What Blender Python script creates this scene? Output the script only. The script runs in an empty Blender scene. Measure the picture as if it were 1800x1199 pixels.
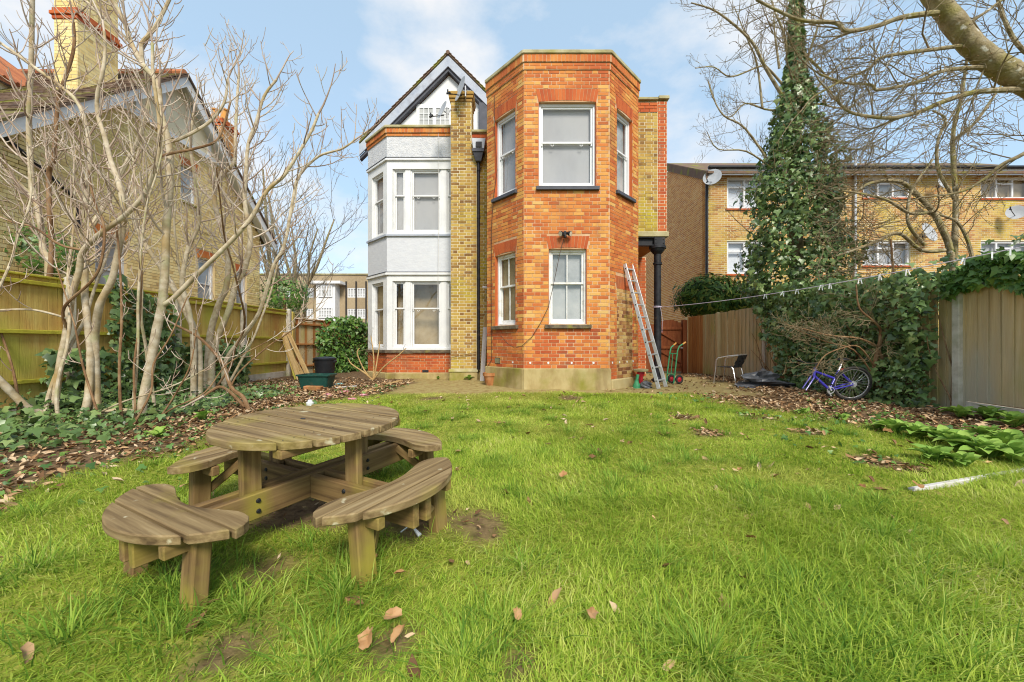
import bpy, bmesh, math, random
import numpy as np
from mathutils import Vector, Matrix

R = math.radians
rng = random.Random(7)
nrg = np.random.default_rng(11)
scn = bpy.context.scene
COL = scn.collection

# ------------------------------------------------------------------ camera
CAMZ, F, HX, HY = 0.92, 700.0, 900.0, 605.0
cam = bpy.data.cameras.new('camera')
cam.lens = 14.0; cam.sensor_width = 36.0; cam.sensor_fit = 'HORIZONTAL'
cam.shift_y = 5.5 / 1800.0
cam.clip_start = 0.05; cam.clip_end = 2000.0
camo = bpy.data.objects.new('camera', cam); COL.objects.link(camo)
camo.location = (0, 0, CAMZ); camo.rotation_euler = (R(90), 0, 0)
scn.camera = camo

# ------------------------------------------------------------------ sky, sun, exposure
SUN_EL, SUN_AZ = R(43), R(165)      # azimuth clockwise from +Y: behind the camera, to the right
world = bpy.data.worlds.new('World'); scn.world = world; world.use_nodes = True
wt = world.node_tree; wt.nodes.clear()
def wn(t, **k):
    n = wt.nodes.new(t)
    for a, b in k.items(): setattr(n, a, b)
    return n
wout = wn('ShaderNodeOutputWorld'); wbg = wn('ShaderNodeBackground')
sky = wn('ShaderNodeTexSky', sky_type='NISHITA', sun_disc=False, sun_elevation=SUN_EL, sun_rotation=SUN_AZ,
         altitude=50.0, air_density=1.0, dust_density=0.6, ozone_density=1.6)
wtc = wn('ShaderNodeTexCoord'); wmap = wn('ShaderNodeMapping')
wmap.inputs['Scale'].default_value = (1.0, 1.0, 1.9); wmap.inputs['Location'].default_value = (8.09, 16.85, 0.09)
cn = wn('ShaderNodeTexNoise'); cn.inputs['Scale'].default_value = 2.1; cn.inputs['Detail'].default_value = 8; cn.inputs['Roughness'].default_value = .56
cr = wn('ShaderNodeValToRGB'); cr.color_ramp.elements[0].position = .48; cr.color_ramp.elements[1].position = .66
cn2 = wn('ShaderNodeTexNoise'); cn2.inputs['Scale'].default_value = 5.0; cn2.inputs['Detail'].default_value = 5
ccol = wn('ShaderNodeMix', data_type='RGBA'); ccol.inputs['A'].default_value = (2.7, 2.75, 2.85, 1); ccol.inputs['B'].default_value = (3.5, 3.4, 3.3, 1)
cmix = wn('ShaderNodeMix', data_type='RGBA')
haze = wn('ShaderNodeMix', data_type='RGBA'); haze.inputs['Factor'].default_value = .70; haze.inputs['B'].default_value = (1.7, 2.3, 2.75, 1)
wt.links.new(wtc.outputs['Generated'], wmap.inputs['Vector'])
wt.links.new(wmap.outputs[0], cn.inputs['Vector']); wt.links.new(wmap.outputs[0], cn2.inputs['Vector'])
wt.links.new(cn.outputs['Fac'], cr.inputs['Fac'])
wt.links.new(sky.outputs[0], haze.inputs['A'])
wt.links.new(cn2.outputs['Fac'], ccol.inputs['Factor'])
wt.links.new(cr.outputs['Color'], cmix.inputs['Factor'])
wt.links.new(haze.outputs['Result'], cmix.inputs['A']); wt.links.new(ccol.outputs['Result'], cmix.inputs['B'])
wt.links.new(cmix.outputs['Result'], wbg.inputs['Color'])
wbg.inputs['Strength'].default_value = 0.15
wt.links.new(wbg.outputs[0], wout.inputs['Surface'])

sl = bpy.data.lights.new('sun', 'SUN'); sl.energy = 2.1; sl.angle = R(18); sl.color = (1.0, .92, .80)
so = bpy.data.objects.new('sun', sl); COL.objects.link(so)
sd = Vector((math.sin(SUN_AZ) * math.cos(SUN_EL), math.cos(SUN_AZ) * math.cos(SUN_EL), math.sin(SUN_EL)))
so.rotation_euler = sd.to_track_quat('Z', 'Y').to_euler(); so.location = (0, -5, 20)

vs = scn.view_settings
vs.view_transform = 'Standard'; vs.look = 'None'; vs.gamma = 1.0; vs.use_curve_mapping = False
vs.exposure = 1.1
scn.cycles.use_denoising = True
scn.cycles.filter_width = 1.1
scn.cycles.max_bounces = 8; scn.cycles.transparent_max_bounces = 12

# ------------------------------------------------------------------ placing helpers
def P(px, py, Y):
    return Vector(((px - HX) / F * Y, Y, CAMZ + (HY - py) / F * Y))
def zg(x, y):
    s = 8.2 - y
    s = .5 * (s + math.sqrt(s * s + .5))
    b = -.027 * s
    return b + .012 * math.sin(2.1 * x + .7) * math.sin(1.7 * y) + .008 * math.sin(5.3 * x + 2.0 * y)
def zgn(x, y):
    s = 8.2 - y
    s = .5 * (s + np.sqrt(s * s + .5))
    return -.027 * s + .012 * np.sin(2.1 * x + .7) * np.sin(1.7 * y) + .008 * np.sin(5.3 * x + 2.0 * y)
def G(px, py):
    Y = 6.0
    for _ in range(60):
        X = (px - HX) / F * Y
        Yn = (CAMZ - zg(X, Y)) * F / (py - HY)
        Y = .6 * Y + .4 * Yn
    X = (px - HX) / F * Y
    return Vector((X, Y, zg(X, Y)))
def pxy(v):
    return (HX + v[0] / max(v[1], .01) * F, HY - (v[2] - CAMZ) / max(v[1], .01) * F)
def in_frame(v, m=0):
    if v[1] < .3: return False
    a, b = pxy(v)
    return -m <= a <= 1800 + m and -m <= b <= 1199 + m

WM = {}
def tag(o, label=None, cat=None, group=None, kind=None):
    if label: o['label'] = label
    if cat: o['category'] = cat
    if group: o['group'] = group
    if kind: o['kind'] = kind
    return o
def empty(name, loc=(0, 0, 0), rz=0.0, label=None, cat=None, group=None, parent=None):
    o = bpy.data.objects.new(name, None); COL.objects.link(o)
    o.empty_display_size = .1
    o.location = loc; o.rotation_euler = (0, 0, rz)
    m = Matrix.Translation(loc) @ Matrix.Rotation(rz, 4, 'Z')
    if parent is not None:
        o.parent = parent; o.matrix_parent_inverse = WM.get(parent.name, Matrix()).inverted()
    WM[o.name] = m
    tag(o, label, cat, group)
    return o
def link(name, me, mat=None, parent=None, mw=None, local=False):
    """mw is the world matrix (or the matrix in the parent when local)"""
    o = bpy.data.objects.new(name, me); COL.objects.link(o)
    if mat is not None and (len(me.materials) == 0): me.materials.append(mat)
    if mw is not None: o.matrix_basis = mw
    if parent is not None:
        o.parent = parent
        if not local: o.matrix_parent_inverse = WM.get(parent.name, Matrix()).inverted()
    WM[o.name] = mw if mw is not None else Matrix()
    return o

class MB:
    def __init__(s): s.v = []; s.f = []
    def add(s, vs_, fs):
        b = len(s.v); s.v.extend([tuple(p) for p in vs_]); s.f.extend([tuple(b + i for i in f) for f in fs]); return s
    def hexa(s, c, back=True):
        fs = [(0, 1, 2, 3), (4, 7, 6, 5), (0, 4, 5, 1), (1, 5, 6, 2), (2, 6, 7, 3), (3, 7, 4, 0)]
        return s.add(c, fs if back else [fs[k] for k in (0, 2, 3, 4, 5)])
    def box(s, x0, x1, y0, y1, z0, z1):
        return s.hexa([(x0, y0, z0), (x1, y0, z0), (x1, y0, z1), (x0, y0, z1), (x0, y1, z0), (x1, y1, z0), (x1, y1, z1), (x0, y1, z1)])
    def fbox(s, fr, u0, u1, w0, w1, z0, z1, back=True):
        """frame box: u along wall, w outward"""
        p, d, n = fr
        q = lambda u, w, z: (p[0] + d[0] * u + n[0] * w, p[1] + d[1] * u + n[1] * w, z)
        return s.hexa([q(u0, w1, z0), q(u1, w1, z0), q(u1, w1, z1), q(u0, w1, z1), q(u0, w0, z0), q(u1, w0, z0), q(u1, w0, z1), q(u0, w0, z1)], back)
    def prism(s, poly, z0, z1):
        n = len(poly); b = len(s.v)
        s.v.extend([(x, y, z0) for x, y in poly]); s.v.extend([(x, y, z1) for x, y in poly])
        s.f.append(tuple(b + n + i for i in range(n))); s.f.append(tuple(b + i for i in reversed(range(n))))
        for i in range(n):
            j = (i + 1) % n; s.f.append((b + i, b + j, b + n + j, b + n + i))
        return s
    def bar(s, a, b, w, h, up=(0, 0, 1)):
        """box from a to b, w wide sideways, h high along up"""
        a = Vector(a); b = Vector(b); t = (b - a).normalized(); up = Vector(up)
        x = t.cross(up)
        if x.length < 1e-4: x = t.cross(Vector((1, 0, 0)))
        x.normalize(); z = x.cross(t)
        o = []
        for e in (a, b):
            o += [e - x * w / 2 - z * h / 2, e + x * w / 2 - z * h / 2, e + x * w / 2 + z * h / 2, e - x * w / 2 + z * h / 2]
        return s.hexa(o)
    def tube(s, pts, rad, n=8, cap=True):
        pts = [Vector(p) for p in pts]
        if not hasattr(rad, '__len__'): rad = [rad] * len(pts)
        b = len(s.v); u = None
        for i, p in enumerate(pts):
            t = (pts[min(i + 1, len(pts) - 1)] - pts[max(i - 1, 0)])
            if t.length < 1e-9: t = Vector((0, 0, 1))
            t.normalize()
            if u is None:
                u = t.cross(Vector((0, 0, 1)))
                if u.length < .05: u = t.cross(Vector((1, 0, 0)))
            u = (u - t * u.dot(t)).normalized(); w = t.cross(u)
            for k in range(n):
                a = 2 * math.pi * k / n
                s.v.append(tuple(p + (u * math.cos(a) + w * math.sin(a)) * rad[i]))
        for i in range(len(pts) - 1):
            for k in range(n):
                k2 = (k + 1) % n
                s.f.append((b + i * n + k, b + i * n + k2, b + (i + 1) * n + k2, b + (i + 1) * n + k))
        if cap:
            s.f.append(tuple(b + k for k in reversed(range(n)))); e = b + (len(pts) - 1) * n
            s.f.append(tuple(e + k for k in range(n)))
        return s
    def lathe(s, prof, c=(0, 0, 0), n=24, axis='Z'):
        b = len(s.v)
        for r, z in prof:
            for k in range(n):
                a = 2 * math.pi * k / n
                x, y = r * math.cos(a), r * math.sin(a)
                q = (x, y, z) if axis == 'Z' else ((x, z, y) if axis == 'Y' else (z, x, y))
                s.v.append((c[0] + q[0], c[1] + q[1], c[2] + q[2]))
        for i in range(len(prof) - 1):
            for k in range(n):
                k2 = (k + 1) % n
                s.f.append((b + i * n + k, b + i * n + k2, b + (i + 1) * n + k2, b + (i + 1) * n + k))
        return s
    def torus(s, c, R0, r, ax, n=40, m=8):
        ax = Vector(ax).normalized(); u = ax.cross(Vector((0, 0, 1)))
        if u.length < .1: u = ax.cross(Vector((1, 0, 0)))
        u.normalize(); w = ax.cross(u); c = Vector(c); b = len(s.v)
        for i in range(n):
            a = 2 * math.pi * i / n; d = u * math.cos(a) + w * math.sin(a)
            for k in range(m):
                e = 2 * math.pi * k / m
                s.v.append(tuple(c + d * (R0 + r * math.cos(e)) + ax * (r * math.sin(e))))
        for i in range(n):
            for k in range(m):
                i2 = (i + 1) % n; k2 = (k + 1) % m
                s.f.append((b + i * m + k, b + i2 * m + k, b + i2 * m + k2, b + i * m + k2))
        return s
    def mesh(s, name, smooth=False, bevel=0.0, fix=True):
        me = bpy.data.meshes.new(name)
        me.from_pydata(s.v, [], s.f)
        if fix or bevel:
            bm = bmesh.new(); bm.from_mesh(me)
            bmesh.ops.recalc_face_normals(bm, faces=bm.faces)
            if bevel:
                ed = [e for e in bm.edges if len(e.link_faces) == 2 and e.calc_face_angle(0) > .5]
                bmesh.ops.bevel(bm, geom=ed, offset=bevel, segments=1, affect='EDGES', clamp_overlap=True)
            bm.to_mesh(me); bm.free()
        if smooth:
            me.polygons.foreach_set('use_smooth', np.ones(len(me.polygons), bool))
            try: me.set_sharp_from_angle(angle=R(40))
            except Exception: pass
        return me
    def build(s, name, mat, parent=None, smooth=False, bevel=0.0, mw=None, local=False):
        return link(name, s.mesh(name, smooth, bevel), mat, parent, mw, local)

def npmesh(name, V, Fq, mat, smooth=False):
    """V (n,3), Fq (m,k) equal-sized faces"""
    me = bpy.data.meshes.new(name)
    V = np.asarray(V, np.float32); Fq = np.asarray(Fq, np.int32)
    me.vertices.add(len(V)); me.vertices.foreach_set('co', V.ravel())
    k = Fq.shape[1]
    me.loops.add(Fq.size); me.loops.foreach_set('vertex_index', Fq.ravel())
    me.polygons.add(len(Fq)); me.polygons.foreach_set('loop_start', np.arange(0, Fq.size, k, dtype=np.int32))
    if smooth: me.polygons.foreach_set('use_smooth', np.ones(len(Fq), bool))
    me.update(calc_edges=True)
    if mat: me.materials.append(mat)
    return me

def frame2(a, b):
    a = Vector((a[0], a[1])); b = Vector((b[0], b[1])); d = (b - a).normalized()
    return (a, d, Vector((d.y, -d.x))), (b - a).length

# ------------------------------------------------------------------ materials
def pmat(name, cols, scale=5.0, detail=5, stretch=(1, 1, 1), coord='pos', rndw=0.0, rough=.85, bump=.25, bscale=None,
         spec=.25, stain=None, stain2=None, transl=0.0, metal=0.0, lo=.3, hi=.7, bdist=.01, wave=None):
    m = bpy.data.materials.new(name); m.use_nodes = True
    t = m.node_tree; N = t.nodes; L = t.links; N.clear()
    def n(ty, **k):
        q = N.new(ty)
        for a, b in k.items(): setattr(q, a, b)
        return q
    out = n('ShaderNodeOutputMaterial'); bs = n('ShaderNodeBsdfPrincipled')
    geo = n('ShaderNodeNewGeometry'); oi = n('ShaderNodeObjectInfo')
    if coord == 'pos': vec = geo.outputs['Position']
    else:
        tc = n('ShaderNodeTexCoord')
        off = n('ShaderNodeVectorMath', operation='SCALE'); off.inputs[0].default_value = (31, 17, 23)
        L.new(oi.outputs['Random'], off.inputs['Scale'])
        ad = n('ShaderNodeVectorMath', operation='ADD'); L.new(tc.outputs['Object'], ad.inputs[0]); L.new(off.outputs[0], ad.inputs[1])
        vec = ad.outputs[0]
    mp = n('ShaderNodeMapping'); mp.inputs['Scale'].default_value = stretch; L.new(vec, mp.inputs['Vector'])
    nz = n('ShaderNodeTexNoise'); nz.inputs['Scale'].default_value = scale; nz.inputs['Detail'].default_value = detail; nz.inputs['Roughness'].default_value = .6
    L.new(mp.outputs[0], nz.inputs['Vector'])
    mr = n('ShaderNodeMapRange'); mr.inputs['From Min'].default_value = lo; mr.inputs['From Max'].default_value = hi
    L.new(nz.outputs['Fac'], mr.inputs['Value']); fac = mr.outputs['Result']
    if rndw > 0:
        a1 = n('ShaderNodeMath', operation='ADD'); L.new(geo.outputs['Random Per Island'], a1.inputs[0]); L.new(oi.outputs['Random'], a1.inputs[1])
        fr = n('ShaderNodeMath', operation='FRACT'); L.new(a1.outputs[0], fr.inputs[0])
        mx = n('ShaderNodeMix', data_type='FLOAT'); mx.inputs['Factor'].default_value = rndw
        L.new(fac, mx.inputs['A']); L.new(fr.outputs[0], mx.inputs['B']); fac = mx.outputs['Result']
    rp = n('ShaderNodeValToRGB'); els = rp.color_ramp.elements
    while len(els) < len(cols): els.new(.5)
    for i, c in enumerate(cols):
        c = tuple(c)
        if len(c) == 4: els[i].position = c[3]
        else: els[i].position = i / max(1, len(cols) - 1)
        els[i].color = (c[0], c[1], c[2], 1)
    L.new(fac, rp.inputs['Fac']); col = rp.outputs['Color']
    for st in (stain, stain2):
        if not st: continue
        sc, ss, s0, s1 = st[:4]
        sz = n('ShaderNodeTexNoise'); sz.inputs['Scale'].default_value = ss; sz.inputs['Detail'].default_value = 6
        sm = n('ShaderNodeMapping'); sm.inputs['Scale'].default_value = st[4] if len(st) > 4 else (1, 1, 1)
        sm.inputs['Location'].default_value = (ss * 3.1, ss * 1.7, 4.0)
        L.new(vec if (len(st) < 6) else geo.outputs['Position'], sm.inputs['Vector']); L.new(sm.outputs[0], sz.inputs['Vector'])
        sr = n('ShaderNodeMapRange'); sr.inputs['From Min'].default_value = s0; sr.inputs['From Max'].default_value = s1
        L.new(sz.outputs['Fac'], sr.inputs['Value'])
        mx2 = n('ShaderNodeMix', data_type='RGBA'); L.new(sr.outputs['Result'], mx2.inputs['Factor']); L.new(col, mx2.inputs['A'])
        mx2.inputs['B'].default_value = (sc[0], sc[1], sc[2], 1); col = mx2.outputs['Result']
    L.new(col, bs.inputs['Base Color'])
    bs.inputs['Roughness'].default_value = rough; bs.inputs['Metallic'].default_value = metal
    bs.inputs['Specular IOR Level'].default_value = spec
    if bump:
        bz = nz
        if bscale:
            bz = n('ShaderNodeTexNoise'); bz.inputs['Scale'].default_value = bscale; bz.inputs['Detail'].default_value = 6
            L.new(mp.outputs[0], bz.inputs['Vector'])
        bp = n('ShaderNodeBump'); bp.inputs['Strength'].default_value = bump; bp.inputs['Distance'].default_value = bdist
        L.new(bz.outputs['Fac'], bp.inputs['Height']); L.new(bp.outputs[0], bs.inputs['Normal'])
    sh = bs.outputs[0]
    if transl:
        tl = n('ShaderNodeBsdfTranslucent'); L.new(col, tl.inputs['Color'])
        ms = n('ShaderNodeMixShader'); ms.inputs['Fac'].default_value = transl
        L.new(sh, ms.inputs[1]); L.new(tl.outputs[0], ms.inputs[2]); sh = ms.outputs[0]
    L.new(sh, out.inputs['Surface'])
    return m

def glass_mat(name, tint=(.9, .93, .95), refl=.10):
    m = bpy.data.materials.new(name); m.use_nodes = True
    t = m.node_tree; N = t.nodes; L = t.links; N.clear()
    out = N.new('ShaderNodeOutputMaterial'); tr = N.new('ShaderNodeBsdfTransparent'); gl = N.new('ShaderNodeBsdfGlossy')
    tr.inputs['Color'].default_value = (*tint, 1); gl.inputs['Roughness'].default_value = .03
    fr = N.new('ShaderNodeLayerWeight'); fr.inputs['Blend'].default_value = .5
    pwn = N.new('ShaderNodeMath'); pwn.operation = 'POWER'; pwn.inputs[1].default_value = 5.0; L.new(fr.outputs['Facing'], pwn.inputs[0])
    ad = N.new('ShaderNodeMath'); ad.operation = 'MULTIPLY_ADD'; ad.inputs[1].default_value = .9; ad.inputs[2].default_value = refl + .04; L.new(pwn.outputs[0], ad.inputs[0])
    ms = N.new('ShaderNodeMixShader'); L.new(ad.outputs[0], ms.inputs['Fac']); L.new(tr.outputs[0], ms.inputs[1]); L.new(gl.outputs[0], ms.inputs[2])
    nz = N.new('ShaderNodeTexNoise'); nz.inputs['Scale'].default_value = 1.6
    ge = N.new('ShaderNodeNewGeometry'); L.new(ge.outputs['Position'], nz.inputs['Vector'])
    bp = N.new('ShaderNodeBump'); bp.inputs['Strength'].default_value = .06; bp.inputs['Distance'].default_value = .02
    L.new(nz.outputs['Fac'], bp.inputs['Height']); L.new(bp.outputs[0], gl.inputs['Normal'])
    L.new(ms.outputs[0], out.inputs['Surface'])
    return m

M = {}
M['brick_red'] = pmat('brick_red', [(.30, .070, .025), (.47, .130, .035), (.56, .185, .045), (.60, .25, .06), (.58, .30, .085)], scale=2.2, rndw=.62, bump=.5, bscale=60, bdist=.004,
                      stain=((.43, .10, .03), .9, .48, .72), stain2=((.20, .11, .06), 2.2, .58, .84, (1, 1, .35)))
M['brick_orange'] = pmat('brick_orange', [(.50, .19, .045), (.60, .27, .065), (.64, .34, .09), (.60, .40, .15)], scale=2.2, rndw=.7, bump=.5, bscale=60, bdist=.004, stain=((.30, .16, .06), 2.2, .6, .85, (1, 1, .35)))
M['brick_deep'] = pmat('brick_deep', [(.33, .06, .022), (.47, .11, .032), (.53, .15, .04)], scale=3, rndw=.6, bump=.5, bscale=60, bdist=.004, stain=((.26, .10, .05), 2.0, .55, .8))
M['brick_yellow'] = pmat('brick_yellow', [(.15, .075, .03), (.30, .165, .045), (.42, .27, .065), (.48, .34, .09), (.31, .14, .05)], scale=3, rndw=.8, bump=.5, bscale=55, bdist=.004,
                         stain=((.44, .36, .035), 1.0, .54, .72), stain2=((.13, .085, .045), 2.2, .62, .85))
M['brick_patch'] = pmat('brick_patch', [(.12, .05, .025), (.30, .13, .045), (.42, .25, .08), (.50, .36, .14), (.45, .17, .05)], scale=3, rndw=.85, bump=.8, bscale=40, bdist=.008, stain=((.40, .33, .05), 1.9, .56, .75))
M['brick_pale'] = pmat('brick_pale', [(.46, .31, .13), (.72, .54, .23), (.82, .65, .29), (.84, .71, .37), (.60, .42, .18)], scale=3, rndw=.75, bump=.4, bscale=50, bdist=.004, stain=((.56, .46, .14), .9, .52, .78))
M['mortar_pale'] = pmat('mortar_pale', [(.44, .33, .16), (.54, .43, .24)], scale=1.6, bump=.3, bscale=80, bdist=.003)
M['brick_flats'] = pmat('brick_flats', [(.24, .09, .035), (.40, .19, .06), (.49, .28, .08), (.54, .36, .11), (.30, .12, .045)], scale=3, rndw=.75, bump=.4, bscale=50, bdist=.004, stain=((.52, .42, .07), .8, .52, .75))
M['brick_side'] = pmat('brick_side', [(.44, .17, .05), (.60, .28, .08), (.66, .37, .12)], scale=3, rndw=.7, bump=.4, bscale=50, bdist=.004)
M['brick_far'] = pmat('brick_far', [(.24, .18, .11), (.36, .28, .17), (.42, .34, .22)], scale=6, rndw=.6, bump=.2)
M['mortar_red'] = pmat('mortar_red', [(.42, .21, .10), (.54, .34, .19), (.66, .52, .36)], scale=1.3, bump=.3, bscale=80, bdist=.003)
M['mortar_yellow'] = pmat('mortar_yellow', [(.50, .44, .24), (.66, .60, .40), (.72, .68, .52)], scale=1.6, bump=.3, bscale=80, bdist=.003)
M['mortar_side'] = pmat('mortar_side', [(.76, .62, .38), (.82, .72, .50)], scale=1.6, bump=.3, bscale=80, bdist=.003)
M['stone'] = pmat('stone', [(.26, .22, .11), (.40, .36, .20), (.47, .43, .28)], scale=3, bump=.4, bscale=40, stain=((.30, .27, .06), 1.6, .5, .7))
M['plinth'] = pmat('plinth', [(.27, .19, .07), (.42, .33, .15), (.50, .42, .22)], scale=2.2, stretch=(1, 1, .5), bump=.35, bscale=30, stain=((.22, .21, .03), 1.7, .48, .68), stain2=((.17, .11, .05), 2.3, .58, .8, (1, 1, .25)))
M['white_paint'] = pmat('white_paint', [(.62, .63, .64), (.70, .71, .71), (.74, .74, .73)], scale=3, rough=.5, bump=.06, spec=.35)
M['old_white'] = pmat('old_white', [(.55, .52, .46), (.72, .72, .70), (.78, .78, .76)], scale=7, rough=.6, bump=.25, bscale=40, bdist=.003, stain=((.33, .25, .14), 9, .66, .8))
M['upvc'] = pmat('upvc', [(.66, .67, .68), (.70, .71, .72)], scale=2, rough=.35, bump=.0, spec=.4)
M['roughcast'] = pmat('roughcast', [(.48, .50, .53), (.58, .59, .61), (.63, .64, .65)], scale=9, rough=.9, bump=1.0, bscale=38, bdist=.02, stain=((.58, .59, .58), 2.0, .5, .8, (1, 1, .3)))
M['painted_brick'] = pmat('painted_brick', [(.54, .56, .60), (.61, .63, .66)], scale=6, rough=.75, bump=.6, bscale=22, bdist=.008, stretch=(1, 1, 2.2))
M['slate_paint'] = pmat('slate_paint', [(.055, .06, .075), (.085, .09, .11)], scale=6, rough=.55, bump=.15, bscale=40)
M['grey_board'] = pmat('grey_board', [(.30, .34, .42), (.40, .44, .51), (.44, .47, .53)], scale=2.5, rough=.6, bump=.15, bscale=20, stain=((.22, .21, .22), 3, .55, .8))
M['sill_old'] = pmat('sill_old', [(.06, .05, .04), (.13, .10, .07), (.20, .17, .10)], scale=9, rough=.9, bump=.6, bscale=30, stain=((.22, .20, .05), 5, .55, .75))
M['black_iron'] = pmat('black_iron', [(.010, .011, .013), (.03, .03, .034)], scale=8, rough=.45, bump=.2, bscale=60, bdist=.003, stain=((.07, .05, .035), 7, .6, .8))
M['black_plastic'] = pmat('black_plastic', [(.010, .011, .013), (.024, .025, .028)], scale=5, rough=.4, bump=.08, bscale=30)
M['tile_red'] = pmat('tile_red', [(.20, .07, .04), (.36, .13, .06), (.46, .19, .08)], scale=4, rndw=.6, bump=.4, bscale=40)
M['tile_brown'] = pmat('tile_brown', [(.085, .06, .045), (.16, .10, .07), (.21, .15, .09)], scale=4, rndw=.6, bump=.5, bscale=40, stain=((.19, .19, .03), 2.2, .52, .66))
M['cream'] = pmat('cream', [(.72, .64, .44), (.80, .73, .54)], scale=2, bump=.15, bscale=40, rough=.8)
M['glass'] = glass_mat('glass', (.93, .94, .95), .02)
M['glass_grey'] = glass_mat('glass_grey', (.93, .94, .95), .05)
M['blind'] = pmat('blind', [(.36, .36, .37), (.43, .43, .43), (.48, .47, .46)], scale=1.2, rough=.9, bump=.2, bscale=3, stretch=(1, 1, .4))
M['blind_white'] = pmat('blind_white', [(.66, .68, .72), (.74, .76, .78)], scale=2, rough=.7, bump=.5, bscale=16, stretch=(.02, .02, 1.6), bdist=.02)
M['room'] = pmat('room', [(.24, .18, .10), (.40, .31, .18), (.52, .42, .27)], scale=1.3, rough=.95, bump=.0)
M['room_grey'] = pmat('room_grey', [(.28, .29, .28), (.42, .43, .42), (.52, .52, .50)], scale=2.2, rough=.95, bump=.0)
M['metal_grey'] = pmat('metal_grey', [(.42, .44, .46), (.56, .58, .60)], scale=6, rough=.5, bump=.05, metal=.35, spec=.4)
M['dish_grey'] = pmat('dish_grey', [(.34, .36, .38), (.44, .46, .48)], scale=6, rough=.55, bump=.05)
M['alu'] = pmat('alu', [(.50, .51, .52), (.66, .67, .68)], scale=7, rough=.38, bump=.08, bscale=60, metal=.55, spec=.5, stain=((.40, .37, .30), 6, .6, .8))
M['chrome'] = pmat('chrome', [(.62, .62, .63), (.72, .72, .73)], scale=4, rough=.22, bump=0, metal=.8)
M['green_paint'] = pmat('green_paint', [(.035, .20, .085), (.07, .30, .14)], scale=9, rough=.45, bump=.1, bscale=50, stain=((.28, .20, .14), 14, .66, .78))
M['red_plastic'] = pmat('red_plastic', [(.36, .02, .03), (.52, .03, .045)], scale=7, rough=.45, bump=.05)
M['rubber'] = pmat('rubber', [(.022, .021, .02), (.05, .047, .042)], scale=10, rough=.8, bump=.3, bscale=80)
M['blue_paint'] = pmat('blue_paint', [(.03, .025, .24), (.05, .045, .40)], scale=8, rough=.25, bump=.04, spec=.6, stain=((.10, .08, .10), 16, .68, .8))
M['terracotta'] = pmat('terracotta', [(.26, .10, .04), (.40, .17, .06), (.45, .24, .12)], scale=7, rough=.9, bump=.2, bscale=40, stain=((.22, .20, .08), 5, .55, .75))
M['tub_green'] = pmat('tub_green', [(.012, .05, .04), (.022, .085, .065)], scale=5, rough=.4, bump=.06, stain=((.10, .09, .06), 6, .6, .85))
M['fence_left'] = pmat('fence_left', [(.36, .23, .07), (.54, .39, .11), (.62, .49, .16)], scale=3.2, stretch=(6, 6, .7), coord='obj', rndw=.35, bump=.4, bscale=14, stain=((.44, .42, .07), 1.5, .48, .68, (1, 1, .6), 1), stain2=((.40, .21, .06), 1.1, .55, .75, (1, 1, .7), 1))
M['rail_left'] = pmat('rail_left', [(.33, .28, .03), (.44, .41, .045), (.36, .26, .04)], scale=6, coord='pos', bump=.4, bscale=25)
M['fence_right'] = pmat('fence_right', [(.38, .26, .12), (.56, .42, .21), (.68, .56, .34)], scale=3.2, stretch=(7, 7, .6), coord='obj', rndw=.4, bump=.45, bscale=14, stain=((.42, .38, .10), 1.4, .52, .72, (1, 1, .6), 1), stain2=((.46, .41, .30), 1.0, .5, .7, (1, 1, .4), 1))
M['fence_brown'] = pmat('fence_brown', [(.28, .11, .035), (.42, .18, .055), (.48, .25, .08)], scale=3.2, stretch=(7, 7, .6), coord='obj', rndw=.4, bump=.4, bscale=14)
M['gate'] = pmat('gate', [(.11, .03, .012), (.21, .06, .02), (.27, .095, .032)], scale=3, stretch=(7, 7, .6), coord='obj', rndw=.3, bump=.3, bscale=14)
M['concrete'] = pmat('concrete', [(.42, .38, .30), (.58, .53, .44), (.66, .62, .53)], scale=8, bump=.35, bscale=60, bdist=.004, stain=((.34, .34, .20), 3, .52, .75))
M['wood_table'] = pmat('wood_table', [(.06, .036, .017), (.165, .11, .05), (.26, .185, .088), (.34, .26, .14)], scale=3.0, stretch=(.45, 9, 9), coord='obj', rndw=.15, rough=.8, bump=.6, bscale=None, bdist=.004,
                        stain=((.29, .24, .05), 2.4, .55, .78, (1, 1, 1), 1), stain2=((.46, .42, .28), 11, .66, .72, (1, 1, 1), 1))
M['wood_table_green'] = pmat('wood_table_green', [(.08, .045, .02), (.20, .125, .05), (.30, .205, .085)], scale=3.0, stretch=(.45, 9, 9), coord='obj', rndw=.15, rough=.85, bump=.6, bdist=.004,
                        stain=((.31, .27, .035), 2.2, .50, .70, (1, 1, 1), 1))
M['wood_new'] = pmat('wood_new', [(.32, .19, .07), (.46, .31, .13), (.52, .38, .18)], scale=3, stretch=(.5, 9, 9), coord='obj', bump=.4, bdist=.004)
M['wood_grey'] = pmat('wood_grey', [(.40, .38, .36), (.55, .53, .50), (.60, .56, .50)], scale=3, stretch=(.5, 9, 9), coord='obj', bump=.4, bdist=.004, stain=((.34, .32, .16), 4, .58, .75))
M['soffit'] = pmat('soffit', [(.34, .15, .05), (.46, .22, .08)], scale=3, bump=.2)
M['bark_pale'] = pmat('bark_pale', [(.32, .25, .15), (.50, .42, .29), (.64, .57, .44)], scale=9, rough=.8, bump=.4, bscale=30, stretch=(1, 1, 1.2), bdist=.006, stain=((.36, .25, .10), 2.4, .5, .72), stain2=((.36, .35, .16), 3.3, .56, .75))
M['bark_brown'] = pmat('bark_brown', [(.115, .060, .028), (.23, .130, .062), (.32, .215, .12)], scale=7, rough=.8, bump=.4, bscale=30, bdist=.004)
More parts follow.
